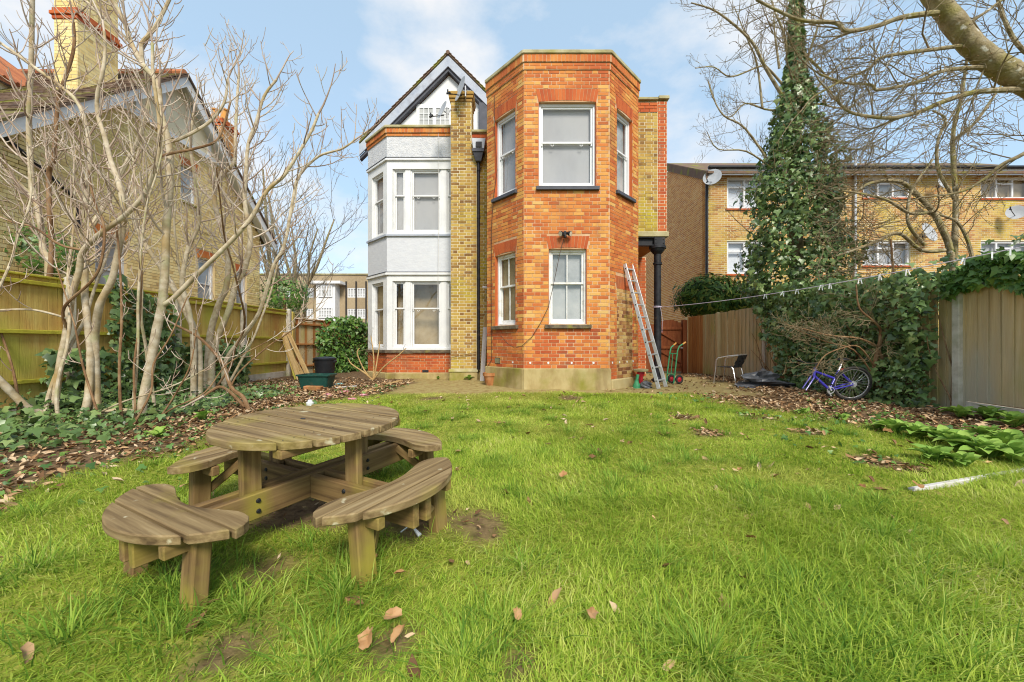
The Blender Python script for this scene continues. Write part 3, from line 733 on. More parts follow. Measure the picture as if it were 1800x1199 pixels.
# --- wall over the passage, on its iron column
frQ = (Vector((2.89, 9.7)), Vector((1, 0)), Vector((0, -1))); LQ = .885
mb = MB(); mb.box(2.89, 3.775, 9.7, 13.0, 3.66, 6.62); mb.box(2.89, 3.775, 9.7, 13.0, 6.62, 6.83); qw = mb.build('passage_wall', M['mortar_yellow'], house)
lay_bricks(lay(frQ, .655, 3.67, 6.55), M['brick_yellow'], qw, house, 0, 'passage_brickwork')
qr = [(frQ, b[1] + .655, b[2] + .655, b[3], b[4], False) for b in lay(frQ, .23, 3.67, 6.83)]
lay_bricks(qr, M['brick_deep'], qw, house, 0, 'quoin_brickwork')
lay_bricks([(b[0], b[1], b[2], b[3], b[4], False) for b in lay((Vector((2.89, 9.685)), Vector((1, 0)), Vector((0, -1))), .655, 6.56, 6.80, [], 'stretcher')], M['brick_deep'], qw, house, 0, 'band_brickwork')
mb = MB(); mb.box(2.89, 3.54, 9.62, 13.0, 6.835, 6.90); mb.box(3.56, 3.82, 9.64, 13.0, 6.87, 6.95); mb.build('coping', M['stone'], house, bevel=.01)
mb = MB(); mb.box(2.87, 3.81, 9.655, 9.98, 3.53, 3.655); mb.build('stone_pad', M['stone'], house, bevel=.012)
mb = MB(); mb.box(2.86, 3.66, 9.69, 9.84, 3.50, 3.525); mb.box(2.86, 3.66, 9.69, 9.84, 3.32, 3.345); mb.box(2.86, 3.66, 9.755, 9.775, 3.345, 3.50); mb.box(3.46, 3.72, 9.67, 9.85, 3.33, 3.52)
bo = mb.build('iron_beam', M['black_iron'], house, bevel=.004)
mb = MB()
for dx in (3.50, 3.68):
    for z in (3.38, 3.47): mb.tube([(dx, 9.67, z), (dx, 9.655, z)], .014, 6)
mb.build('bolt', M['black_iron'], bo)
cx_, cy_ = 3.575, 9.78
mb = MB(); mb.lathe([(0, 0), (.15, 0), (.15, .05), (.10, .09), (.088, .14), (.086, 1.5), (.082, 2.85), (.082, 2.86), (.105, 2.87), (.105, 2.92), (.085, 2.93), (.085, 3.12), (.12, 3.16), (.17, 3.22), (.17, 3.25), (.20, 3.255), (.20, 3.315), (0, 3.315)], (cx_, cy_, 0), 24)
mb.build('iron_column', M['black_iron'], house, smooth=True)
mb = MB(); mb.box(2.9, 3.77, 9.86, 13, 3.44, 3.50); mb.build('passage_ceiling', M['soffit'], house)
mb = MB(); mb.box(2.6, 3.87, 11.5, 11.7, 0, 3.44); gw = mb.build('ground_floor_wall', M['mortar_red'], house)
lay_bricks(lay((Vector((3.0, 11.5)), Vector((1, 0)), Vector((0, -1))), .87, 0, 3.42), M['brick_deep'], gw, house, 0, 'passage_brickwork')
# main body behind everything
mb = MB(); mb.box(-.56, 2.6, 10.6, 15.5, 0, 6.4); mb.box(-4.1, -.56, 11.7, 15.5, 0, 6.35); mb.build('house_body', M['brick_deep'], house)

# --- white rendered bay
WA, WB_, WC = (-4.16, 11.5), (-3.36, 10.7), (-1.40, 10.7)
fwL, lwL = frame2(WA, WB_); fwF, lwF = frame2(WB_, WC)
Z = lambda y, Y=10.7: CAMZ + (HY - y) / F * Y
zs_ = dict(base=Z(617), sill=Z(614), l0=Z(612), l1=Z(494), cor1=Z(482), ms=Z(412), u0=Z(409), u1=Z(297), cor2=Z(281), band=Z(240), top=Z(222))
oF_l = (.15, lwF, zs_['l0'], zs_['l1']); oF_u = (.15, lwF, zs_['u0'], zs_['u1'])
oL_l = (.25, .92, zs_['l0'], zs_['l1']); oL_u = (.25, .92, zs_['u0'], zs_['u1'])
for (za, zb, mat, op, nm) in ((zs_['base'], zs_['cor1'], 'white_paint', 'l', 'window_surround'), (zs_['cor1'], zs_['ms'], 'painted_brick', '', 'painted_wall'), (zs_['ms'], zs_['cor2'], 'white_paint', 'u', 'window_surround'), (zs_['cor2'], zs_['band'], 'roughcast', '', 'render_wall')):
    mb = MB()
    backing(mb, fwF, lwF, za, zb, [oF_l] if op == 'l' else [oF_u] if op == 'u' else [], .2)
    backing(mb, fwL, lwL, za, zb, [oL_l] if op == 'l' else [oL_u] if op == 'u' else [], .2)
    mb.build(nm, M[mat], house)
def wring(off, z0, z1, ins=.2):
    a = [Vector(WA) + fwL[2] * off, None, Vector(WC) + fwF[2] * off]; n = (fwL[2] + fwF[2]).normalized(); a[1] = Vector(WB_) + n * (off / n.dot(fwF[2]))
    b = [Vector(WA) - fwL[2] * ins, Vector(WB_) - n * (ins / n.dot(fwF[2])), Vector(WC) - fwF[2] * ins]; mb = MB()
    for k in range(2):
        mb.hexa([(a[k].x, a[k].y, z0), (a[k + 1].x, a[k + 1].y, z0), (a[k + 1].x, a[k + 1].y, z1), (a[k].x, a[k].y, z1), (b[k].x, b[k].y, z0), (b[k + 1].x, b[k + 1].y, z0), (b[k + 1].x, b[k + 1].y, z1), (b[k].x, b[k].y, z1)])
    return mb
wring(.05, zs_['cor1'] - .03, zs_['cor1'] + .05, .02).build('cornice', M['white_paint'], house, bevel=.01)
wring(.05, zs_['cor2'] - .03, zs_['cor2'] + .04, .02).build('cornice', M['white_paint'], house, bevel=.01)
wring(.06, zs_['cor2'] + .041, zs_['cor2'] + .052, .0).build('lead_drip', M['slate_paint'], house)
wring(.06, zs_['cor1'] + .051, zs_['cor1'] + .060, .0).build('lead_drip', M['slate_paint'], house)
wring(.05, zs_['ms'] - .05, zs_['ms'] + .0, .02).build('string_course', M['grey_board'], house)
wring(.07, zs_['base'] - .05, zs_['base'] + .03, .02).build('window_sill', M['sill_old'], house, bevel=.006)
wring(.0, -.1, zs_['base'] - .05, .2).build('bay_base', M['mortar_red'], house)
bb_ = []
for fr, L_ in ((fwL, lwL), (fwF, lwF)): bb_ += lay(fr, L_, .16, zs_['base'] - .055)
lay_bricks([(b[0], b[1], b[2], b[3], b[4], False) for b in bb_], M['brick_deep'], bay, house, 0, 'base_brickwork')
wring(.04, -.12, .15, .1).build('plinth', M['plinth'], house, bevel=.02)
wring(.02, zs_['band'] + .002, zs_['band'] + .075, .15).build('corbel', M['mortar_red'], house); wring(.05, zs_['band'] + .08, zs_['top'] - .075, .15).build('corbel', M['mortar_red'], house)
bb_ = []
for fr, L_ in ((fwL, lwL), (fwF, lwF)):
    bb_ += lay(offset_frame(fr, L_, .02), L_, zs_['band'] + .002, zs_['band'] + .077, [], 'stretcher')
    f2 = offset_frame(fr, L_, .05); n = int(L_ / .08)
    for k in range(n): bb_.append((f2, L_ * k / n + .005, L_ * (k + 1) / n - .005, zs_['band'] + .085, zs_['top'] - .08, False))
lay_bricks([(b[0], b[1], b[2], b[3], b[4], False) for b in bb_], M['brick_red'], bay, house, 0, 'parapet_brickwork')
wring(.09, zs_['top'] - .07, zs_['top'], .25).build('coping', M['stone'], house, bevel=.012)
ax_ = lambda px: (px - 900) / 700 * 10.75 + 3.36
for (z0, z1, bk) in ((zs_['l0'], zs_['l1'], 'room'), (zs_['u0'], zs_['u1'], 'blind')):
    sash_window(house, fwF, ax_(692), ax_(713), z0, z1, rec=.05, fw=.03, mat='white_paint', back=bk, glass='glass_grey', mid=.6, horns=False, back_d=.45 if bk == 'room' else .118)
    sash_window(house, fwF, ax_(722), ax_(776), z0, z1, rec=.05, fw=.04, mat='white_paint', back=bk, glass='glass_grey', mid=.6, back_d=.45 if bk == 'room' else .118)
    sash_window(house, fwF, ax_(785), 1.96, z0, z1, rec=.05, fw=.03, mat='white_paint', back=bk, glass='glass_grey', mid=.6, horns=False, back_d=.45 if bk == 'room' else .118)
    mb = MB()
    for a, b in ((.151, ax_(692)), (ax_(713), ax_(722)), (ax_(776), ax_(785))): mb.fbox(fwF, a, b, -.2, -.03, z0, z1)
    mb.build('mullion', M['white_paint'], house)
    sash_window(house, fwL, .25, .92, z0, z1, rec=.05, fw=.04, mat='white_paint', back='room' if bk == 'room' else 'blind', glass='glass_grey', mid=.6, horns=False)
mb = MB(); mb.fbox(fwF, .95, 1.12, .0, .012, .165, .225); mb.build('air_brick', M['black_iron'], house)
mb = MB(); mb.prism([(-4.1, 11.52), (-3.3, 10.8), (-1.5, 10.8), (-1.5, 12), (-4.1, 12)], 6.4, 6.5); mb.build('bay_roof', M['slate_paint'], house)

# --- gable behind the white bay
YG = 12.0
ap = P(787.5, 95, YG); le = P(640, 243, YG); re = P(852, 172, YG)
sl_ = (ap.z - le.z) / (ap.x - le.x)
def gz(x, drop=0.0): return ap.z - abs(x - ap.x) * sl_ - drop
mb = MB(); mb.add([(le.x + .2, YG + .22, 6.2), (ap.x + 2.4, YG + .22, 6.2), (ap.x + 2.4, YG + .22, gz(ap.x + 2.4, .5)), (ap.x, YG + .22, ap.z - .5), (le.x + .2, YG + .22, gz(le.x + .2, .5))], [(0, 1, 2, 3, 4)])
mb.build('gable_wall', M['white_paint'], house)
for (x0, x1, nm) in ((le.x - .15, ap.x, 0), (ap.x, ap.x + 1.55, 1)):
    mb = MB(); a = .04; b = .36
    mb.hexa([(x0, YG, gz(x0, b)), (x1, YG, gz(x1, b)), (x1, YG, gz(x1, a)), (x0, YG, gz(x0, a)), (x0, YG + .05, gz(x0, b)), (x1, YG + .05, gz(x1, b)), (x1, YG + .05, gz(x1, a)), (x0, YG + .05, gz(x0, a))])
    mb.build('bargeboard', M['grey_board'], house)
    mb = MB(); a = .37; b = .47
    mb.hexa([(x0, YG + .06, gz(x0, b)), (x1, YG + .06, gz(x1, b)), (x1, YG + .06, gz(x1, a)), (x0, YG + .06, gz(x0, a)), (x0, YG + .21, gz(x0, b)), (x1, YG + .21, gz(x1, b)), (x1, YG + .21, gz(x1, a)), (x0, YG + .21, gz(x0, a))])
    mb.build('barge_soffit', M['slate_paint'], house)  # dark strip below the bargeboard: soffit shadow put into the slate colour
    mb = MB()
    mb.hexa([(x0, YG - .02, gz(x0, .0)), (x1, YG - .02, gz(x1, .0)), (x1, YG - .02, gz(x1, -.05)), (x0, YG - .02, gz(x0, -.05)), (x0, YG + 3.4, gz(x0, .0)), (x1, YG + 3.4, gz(x1, .0)), (x1, YG + 3.4, gz(x1, -.05)), (x0, YG + 3.4, gz(x0, -.05))])
    rf = mb.build('roof', M['tile_brown'], house)
    n = int(abs(x1 - x0) / .105); s = 1 if nm else -1; ang = math.atan(sl_)
    tme = MB().box(-.08, .08, 0, .165, -.008, .012).mesh('tile', bevel=.003); tme.materials.append(M['tile_brown'])
    for k in range(n):
        x = (ap.x + s * (.05 + k * .105)); z = gz(x, -.062)
        link('tile', tme, None, rf, Matrix.Translation((x, YG - .045 + rng.uniform(-.008, .008), z + rng.uniform(-.004, .004))) @ Matrix.Rotation((ang - .12) * s * 1, 4, 'Y'))
mb = MB(); mb.tube([(ap.x, YG - .05, ap.z + .03), (ap.x, YG + 3.4, ap.z + .03)], .06, 10); mb.build('ridge_tile', M['tile_brown'], house)
mb = MB(); mb.box(ap.x + .92, ap.x + 1.45, YG + .02, YG + .6, gz(ap.x + 1.3, 1.2), gz(ap.x + 1.05, .38)); mb.build('lead_gutter', M['slate_paint'], house, bevel=.02)
# gable casement
wx0, wx1, wz0, wz1 = P(733, 0, YG).x, P(792, 0, YG).x, Z(216, YG), Z(184, YG)
gf = (Vector((wx0, YG + .22)), Vector((1, 0)), Vector((0, -1))); gl_ = wx1 - wx0
mb = MB(); mb.fbox(gf, -.06, gl_, .0, .05, wz0 - .05, wz1 + .12)
gwin = mb.build('window', M['white_paint'], house)
for c in range(2):
    a0 = .03 + c * (gl_ / 2); a1 = a0 + gl_ / 2 - .08
    mb = MB(); mb.add([fpoint(gf, a0, .054, wz0 + .02), fpoint(gf, a1, .054, wz0 + .02), fpoint(gf, a1, .054, wz1), fpoint(gf, a0, .054, wz1)], [(0, 1, 2, 3)]); mb.build('pane', M['room_grey'], gwin)
    mb = MB()
    for k in range(4): u = a0 + (a1 - a0) * k / 3; mb.fbox(gf, u - .012, u + .012, .055, .075, wz0 + .02, wz1)
    for k in range(4): zz = wz0 + .02 + (wz1 - wz0 - .02) * k / 3; mb.fbox(gf, a0, a1, .058, .07, zz - .012, zz + .012)
    mb.build('glazing_bar', M['white_paint'], gwin)
# ------------------------------------------------------------------ fittings fixed to the house (things of their own)
def dish(name, c, rad, ax, arm_to, wall, label, group, mat='dish_grey'):
    ax = Vector(ax).normalized(); c = Vector(c)
    e = empty(name, c, 0, label, 'satellite dish', group)
    mb = MB(); rot = Vector((0, 0, 1)).rotation_difference(ax).to_matrix()
    prof = [(0.001, -.06), (.3, -.052), (.6, -.032), (.85, -.010), (1.0, .0), (1.0, .014), (.85, .004), (.6, -.018), (.3, -.038), (0.001, -.046)]
    t = MB(); t.lathe([(r * rad, z * rad * 2.2) for r, z in prof], (0, 0, 0), 28)
    mb.add([c + rot @ Vector(p) for p in t.v], t.f)
    mb.build('reflector', M[mat], e, smooth=True)
    mb = MB(); a = c - ax * .05; mb.tube([a - Vector((0, 0, rad * .5)), Vector(arm_to)], .011, 6); mb.build('feed_arm', M['black_iron'], e)
    mb = MB(); at_ = Vector(arm_to); mb.tube([at_ - (c - at_).normalized() * .03, at_ + (c - at_).normalized() * .07], .025, 8); mb.tube([at_, at_ + Vector((0, 0, .09))], .018, 8); mb.build('receiver', M['black_plastic'], e)
    mb = MB(); w = Vector(wall); mb.tube([c - ax * .06, c - ax * .16, w], .016, 8); mb.tube([c - ax * .14 - Vector((0, 0, .12)), c - ax * .14 + Vector((0, 0, .14))], .018, 8); mb.build('bracket', M['metal_grey'], e)
    return e
dish('satellite_dish', P(809, 156, 9.85), .29, (-.86, -.48, .22), P(787, 164, 9.75), P(818, 176, 10.1), 'grey satellite dish high on the chimney of the stock brick pier', 'satellite dishes on the brick house')
dish('satellite_dish', P(777, 193, 9.9), .22, (-.78, -.55, .3), P(757, 205, 9.72), P(793, 192, 10.1), 'lower grey satellite dish in front of the small gable window', 'satellite dishes on the brick house')
# floodlight
fl = P(993, 412, 8.15); e = empty('floodlight', fl, 0, 'twin brown security floodlight above the lower bay window', 'floodlight')
mb = MB(); mb.tube([fl + Vector((0, .05, .02)), fl + Vector((0, -.02, .02))], .045, 12); mb.build('base_plate', M['black_iron'], e)
for s in (-1, 1):
    a = fl + Vector((s * .03, -.04, .02)); d = Vector((s * .75, -.55, -.35)).normalized()
    t = MB(); t.lathe([(.012, 0), (.03, .02), (.05, .07), (.055, .10), (.05, .102)], (0, 0, 0), 14); rot = Vector((0, 0, 1)).rotation_difference(d).to_matrix()
    mb = MB(); mb.add([a + rot @ Vector(p) for p in t.v], t.f); hd = mb.build('lamp_head', M['black_iron'], e, smooth=True)
    mb = MB(); mb.tube([a + d * .095, a + d * .104], [.05, .048], 14); mb.build('lens', M['lamp_glass'], hd)
mb = MB(); mb.lathe([(.001, -.085), (.025, -.08), (.03, -.05), (.02, -.02)], fl + Vector((0, -.05, 0)), 12); mb.build('motion_sensor', M['black_iron'], e, smooth=True)
# cables
def cable(pts, r, label, mat='cable', name='cable'):
    mb = MB(); mb.tube(pts, r, 6); o = mb.build(name, M[mat], None, smooth=True); tag(o, label, 'cable'); return o
cable([P(991, 420, 8.15), P(984, 446, 8.10), P(973, 500, 8.08), P(964, 540, 8.08), P(950, 568, 8.14), P(935, 592, 8.15), P(918, 608, 8.15), P(905, 612, 8.27), P(892, 604, 8.42), P(880, 590, 8.56)], .006, 'brown cable hanging from the floodlight past the lower bay window')
cable([P(869, 168, 8.86), P(870, 240, 8.85), P(874, 300, 8.83), P(867, 350, 8.90), P(864, 400, 8.96), P(863.5, 520, 8.96), P(864.5, 610, 8.96), P(864, 633, 8.97), P(857, 644, 9.02)], .007, 'thin cable running down the left facet of the bay tower', 'cable')
cable([P(770.5, 235, 10.62), P(770.5, 330, 10.60), P(771, 420, 10.60), P(769, 545, 10.60)], .005, 'pale cable running down the white bay beside the pier', 'cable_white')
cable([P(655, 630, 10.75), P(700, 627, 10.62), P(745, 630, 10.62), P(794, 629, 10.05), P(815, 624, 10.04), P(838, 619, 10.04)], .006, 'dark cable stretched along the brick base below the white bay')
ca_ = P(853, 506, 9.98); e = empty('security_camera', ca_, 0, 'small white security camera beside the black downpipe', 'camera')
mb = MB(); mb.tube([ca_ + Vector((.03, .24, .02)), ca_ + Vector((.01, .03, .02))], .012, 8); mb.build('bracket', M['upvc'], e)
mb = MB(); mb.tube([ca_ + Vector((-.07, -.02, .02)), ca_ + Vector((.07, .02, .0))], .032, 12); hb_ = mb.build('housing', M['upvc'], e, smooth=True)
mb = MB(); mb.tube([ca_ + Vector((.071, .02, .0)), ca_ + Vector((.078, .021, .0))], .022, 12); mb.build('lens', M['black_plastic'], hb_)

# ------------------------------------------------------------------ neighbouring gabled house (on the left)
XN = -9.0
nb = empty('gabled_house', (XN, 10.6, 0), 0, 'pale yellow brick house with white bargeboards behind the bare trees', 'house')
frN = (Vector((XN, 4.0)), Vector((0, 1)), Vector((1, 0)))
APY, APZ, SLP = 10.6, 8.05, .87
nz_ = lambda y, d=0.0: APZ - SLP * abs(y - APY) - d
wins = [(6.82, 7.36, 4.86, 5.8), (7.4, 8.05, 2.0, 3.4), (4.6, 5.3, 1.9, 3.3), (9.0, 9.5, 2.0, 3.3)]
mb = MB(); th = .3
Yc = [4.0, 14.2]
mb.add([(XN - .15, 4.0, 0), (XN - .15, 14.2, 0), (XN - .15, 14.2, nz_(14.2)), (XN - .15, APY, APZ), (XN - .15, 4.0, nz_(4.0))], [(0, 1, 2, 3, 4)])
opens = wins
us = sorted(set([0, 10.2] + [v for w in wins for v in w[:2]] + [2.0, 3.5, 5, 6, 6.6, 8.5, 9.7])); 
for i in range(len(us) - 1):
    um = (us[i] + us[i + 1]) / 2; top = min(6.46, min(nz_(4 + us[i]), nz_(4 + us[i + 1])))
    segs = [(0, top)]
    for w in wins:
        if w[0] < um < w[1]: segs = [s for (a, b) in segs for s in ((a, min(b, w[2])), (max(a, w[3]), b)) if s[1] - s[0] > .01]
    for (a, b) in segs: mb.fbox(frN, us[i], us[i + 1], -.14, 0, a, b)
nwall = mb.build('wall', M['mortar_pale'], nb)
bl = [b for b in lay(frN, 10.2, 0, 6.45, wins + [(w[0] - .06, w[1] + .06, w[3] - .001, w[3] + .26) for w in wins]) if b[4] < nz_(4 + b[1]) and b[4] < nz_(4 + b[2])]
lay_bricks(bl, M['brick_pale'], nwall, nb, 300)
mb = MB()
for w in wins: arch_mesh(mb, frN, arch(frN, w[0], w[1], w[3], .25, .05, .06))
o = mb.build('arch_brickwork', M['brick_red'], nb); o['kind'] = 'stuff'
for w in wins:
    sash_window(nb, frN, *w, rec=.06, fw=.06, mat='upvc', back='room_grey', glass='glass_grey', horns=False, back_d=.05)
    sill(nb, frN, w[0] - .05, w[1] + .05, w[2], .07, .05, 'stone', .05)
# rendered gable top with white boards
mb = MB(); y0, y1 = APY - (APZ - 6.46) / SLP, APY + (APZ - 6.46) / SLP
mb.hexa([(XN + .06, y0, 6.46), (XN + .06, y1, 6.46), (XN + .06, APY + .01, APZ), (XN + .06, APY - .01, APZ), (XN - .14, y0, 6.46), (XN - .14, y1, 6.46), (XN - .14, APY + .01, APZ), (XN - .14, APY - .01, APZ)])
mb.build('render_panel', M['cream'], nb)
mb = MB(); mb.box(XN - .02, XN + .10, y0, y1, 6.34, 6.46); mb.build('gable_board', M['white_paint'], nb)
for yy in (APY - 1.1, APY - .4, APY + .45, APY + 1.15):
    mb = MB(); mb.box(XN + .061, XN + .085, yy - .06, yy + .06, 6.47, nz_(yy, .1)); mb.build('gable_board', M['white_paint'], nb)
for (ya, yb_) in ((3.6, APY), (APY, 14.6)):
    mb = MB(); mb.hexa([(XN + .35, ya, nz_(ya, .28)), (XN + .35, yb_, nz_(yb_, .28)), (XN + .35, yb_, nz_(yb_, -.02)), (XN + .35, ya, nz_(ya, -.02)), (XN + .30, ya, nz_(ya, .28)), (XN + .30, yb_, nz_(yb_, .28)), (XN + .30, yb_, nz_(yb_, -.02)), (XN + .30, ya, nz_(ya, -.02))])
    mb.build('bargeboard', M['white_paint'], nb)
    mb = MB(); mb.hexa([(XN + .30, ya, nz_(ya, .10)), (XN + .30, yb_, nz_(yb_, .10)), (XN + .30, yb_, nz_(yb_, .06)), (XN + .30, ya, nz_(ya, .06)), (XN, ya, nz_(ya, .10)), (XN, yb_, nz_(yb_, .10)), (XN, yb_, nz_(yb_, .06)), (XN, ya, nz_(ya, .06))])
    mb.build('barge_soffit', M['white_paint'], nb)
    mb = MB(); mb.hexa([(XN + .40, ya, nz_(ya, .0)), (XN + .40, yb_, nz_(yb_, .0)), (XN + .40, yb_, nz_(yb_, -.06)), (XN + .40, ya, nz_(ya, -.06)), (-17, ya, nz_(ya, .0)), (-17, yb_, nz_(yb_, .0)), (-17, yb_, nz_(yb_, -.06)), (-17, ya, nz_(ya, -.06))])
    rf = mb.build('roof', M['tile_brown'], nb)
    if ya < 5:
        ang = math.atan(SLP); tme = MB().box(-.078, .078, -.085, .085, -.004, .012).mesh('tile', bevel=.003); tme.materials.append(M['tile_brown'])
        cells = []
        for r in range(int((APY - 6.0) / .1 / math.cos(ang) * .72)):
            s = r * .105; y = APY - .05 - s * math.cos(ang); z = nz_(y, -.075)
            for c in range(36):
                x = XN + .32 - c * .165 - (.08 if r % 2 else 0); cells.append((x, y, z))
        mbt = MB(); ind = 0
        for (x, y, z) in cells:
            m = Matrix.Translation((x, y, z + rng.uniform(-.004, .006))) @ Matrix.Rotation(ang - .10 + rng.gauss(0, .02), 4, 'X')
            if ind < 120 and in_frame((x, y, z)) and rng.random() < .2:
                link('tile', tme, None, rf, m); ind += 1
            else:
                t = MB().box(-.078, .078, -.085, .085, -.004, .012); mbt.add([m @ Vector(p) for p in t.v], t.f)
        o = mbt.build('tiles', M['tile_brown'], nb); o['kind'] = 'stuff'
for k in range(26):
    x = XN + .3 - k * .3; mb = MB(); mb.tube([(x, APY, APZ + .08), (x - .29, APY, APZ + .08)], [.10, .09], 8); mb.build('ridge_tile', M['tile_red'], nb)
def chimney(x0, x1, y0, y1, z0, z1, bmat, band_z, nm, pots=0):
    c = MB(); c.box(x0, x1, y0, y1, z0, z1); co = c.build('chimney', M['mortar_yellow' if 'pale' in bmat or 'yellow' in bmat else 'mortar_red'], nb)
    f1 = (Vector((x0, y0)), Vector((1, 0)), Vector((0, -1))); f2 = (Vector((x1, y0)), Vector((0, 1)), Vector((1, 0)))
    lay_bricks([(b[0], b[1], b[2], b[3], b[4], False) for b in lay(f1, x1 - x0, z0, z1) + lay(f2, y1 - y0, z0, z1)], M[bmat], co, nb, 0, 'chimney_brickwork')
    for k, e in enumerate((.03, .06, .03)):
        c = MB(); c.box(x0 - e, x1 + e, y0 - e, y1 + e, band_z + k * .085, band_z + k * .085 + .075); c.build('chimney_band', M['brick_deep'], nb, bevel=.006)
    for k in range(pots):
        c = MB(); c.lathe([(.11, 0), (.13, .03), (.11, .06), (.10, .36), (.13, .38), (.13, .42), (.09, .42), (.08, .1)], ((x0 + x1) / 2 + (k - .5) * .3, (y0 + y1) / 2, z1), 14); c.build('chimney_pot', M['pot_orange'], nb, smooth=True)
chimney(-10.0, -9.5, 8.7, 9.6, 5.9, 9.9, 'brick_pale', 8.02, 'a')
chimney(-10.05, -9.4, 12.9, 13.6, 5.4, 8.3, 'brick_side', 8.0, 'b', 2)
# red-tiled dormer roof on the near slope
mb = MB(); mb.hexa([(-11.0, 8.2, 6.6), (-11.0, 10.2, 6.6), (-11.0, 10.2, 6.68), (-11.0, 8.2, 6.68), (-13.2, 8.2, 8.25), (-13.2, 10.2, 8.25), (-13.2, 10.2, 8.33), (-13.2, 8.2, 8.33)])
rr = mb.build('dormer_roof', M['tile_red'], nb)
mb = MB()
for k in range(17):
    y = 8.25 + k * .118
    mb.tube([(-10.97, y, 6.70), (-13.2, y, 8.34)], .035, 6)
mb.build('pantile_rib', M['tile_red'], rr)
mb = MB(); mb.box(-13.2, -11.15, 8.3, 10.1, 4.5, 6.62); mb.build('dormer_wall', M['cream'], nb)
mb = MB(); mb.tube([P(10, 242, 7.05), P(60, 285, 7.45), P(95, 316, 7.78), P(132, 348, 8.18), P(140, 400, 8.27)], .035, 8); mb.build('waste_pipe', M['black_iron'], nb, smooth=True)
mb = MB(); mb.box(-17, XN - .31, 4.0, 14.1, 0, 4.3); mb.build('house_body', M['brick_pale'], nb)

# ------------------------------------------------------------------ flats on the right
YF, XF = 14.3, 6.95
flats = empty('apartment_block', (12, YF, 0), 0, 'two storey yellow brick flats with white windows behind the ivy tree', 'apartment block')
frA = (Vector((XF, YF)), Vector((1, 0)), Vector((0, -1))); LA = 13.6
frS = (Vector((XF, 21.0)), Vector((0, -1)), Vector((-1, 0))); LS = 6.7
fx = lambda px: (px - 900) / 700 * YF - XF
fzz = lambda py: CAMZ + (HY - py) / F * YF
fw_ = [(fx(1278), fx(1341), fzz(367), fzz(312), 2), (fx(1278), fx(1341), fzz(482), fzz(424), 2), (fx(1517), fx(1600), fzz(348), fzz(312), 3), (fx(1517), fx(1600), fzz(467), fzz(424), 3),
       (fx(1724), fx(1812), fzz(349), fzz(312), 3), (fx(1724), fx(1812), fzz(467), fzz(424), 3), (fx(1466), fx(1480), fzz(343), fzz(315), 1)]
mb = MB(); op = [w[:4] for w in fw_]; backing(mb, frA, LA, 0, 7.0, op, .25); fwl = mb.build('wall', M['mortar_yellow'], flats)
fb = lay(frA, LA, 0.9, 6.98, op, 'stretcher', JT=.018)
lay_bricks(fb, M['brick_flats'], fwl, flats, 300)
rz_ = lambda y: 7.05 + .53 * (y - YF)
mb = MB(); mb.add([(XF, YF + .001, 0), (XF, 21, 0), (XF, 21, rz_(17.6) - .05 - .53 * 3.4), (XF, 17.6, rz_(17.6) - .05), (XF, YF + .001, 7.0)], [(0, 1, 2, 3, 4)]); sw_ = mb.build('side_wall', M['mortar_side'], flats)
sb_ = [b for b in lay(frS, LS, .3, 10.4, [], 'stretcher', JT=.02) if b[4] < rz_(17.6 - abs(21.0 - b[2] - 17.6)) - .12]
lay_bricks([(b[0], b[1], b[2], b[3], b[4], False) for b in sb_], M['brick_side'], sw_, flats, 0, 'side_brickwork')
def casement(root, fr, w, n, bk):
    u0, u1, z0, z1 = w[:4]; mb = MB(); f = .07
    mb.fbox(fr, u0, u1, -.12, -.04, z1 - f, z1); mb.fbox(fr, u0, u1, -.12, -.04, z0, z0 + f)
    for k in range(n + 1):
        u = u0 + (u1 - u0 - f) * k / n; mb.fbox(fr, u, u + f, -.12, -.039, z0 + f, z1 - f)
    win = mb.build('window', M['upvc'], root, bevel=.006)
    for k in range(n):
        a = u0 + (u1 - u0 - f) * k / n + f; b = u0 + (u1 - u0 - f) * (k + 1) / n
        zt = z1 - f
        if (k == 0 and n == 2) or (k == 1 and n == 3):
            zt = z0 + (z1 - z0) * .68
            mb = MB(); mb.fbox(fr, a, b, -.11, -.041, zt, zt + .06); mb.build('transom', M['upvc'], win)
            mb = MB(); mb.add([fpoint(fr, a, -.08, zt + .06), fpoint(fr, b, -.08, zt + .06), fpoint(fr, b, -.08, z1 - f), fpoint(fr, a, -.08, z1 - f)], [(0, 1, 2, 3)]); mb.build('pane', M['glass_grey'], win)
        mb = MB(); mb.add([fpoint(fr, a, -.08, z0 + f), fpoint(fr, b, -.08, z0 + f), fpoint(fr, b, -.08, zt), fpoint(fr, a, -.08, zt)], [(0, 1, 2, 3)]); mb.build('pane', M['glass_grey'], win)
    mb = MB(); mb.add([fpoint(fr, u0, -.2, z0), fpoint(fr, u1, -.2, z0), fpoint(fr, u1, -.2, z1), fpoint(fr, u0, -.2, z1)], [(0, 1, 2, 3)]); mb.build('blind', M[bk], win)
    mb = MB(); mb.fbox(fr, u0 - .05, u1 + .05, -.1, .05, z0 - .06, z0); mb.build('window_sill', M['brick_deep'], win)
for i, w in enumerate(fw_): casement(flats, frA, w, w[4], ['blind_white', 'blind_white', 'room_grey', 'blind', 'room', 'room_grey', 'room_grey'][i])
mb = MB(); mb.fbox(frA, -.02, LA, .02, .20, 7.0, 7.02); mb.fbox(frA, -.02, LA, .20, .24, 6.98, 7.16); mb.build('fascia', M['upvc'], flats)
mb = MB(); mb.fbox(frA, -.05, LA, .24, .36, 7.10, 7.19); mb.build('gutter', M['black_iron'], flats, bevel=.02)
mb = MB(); yb0, yb1 = YF - .38, 17.6
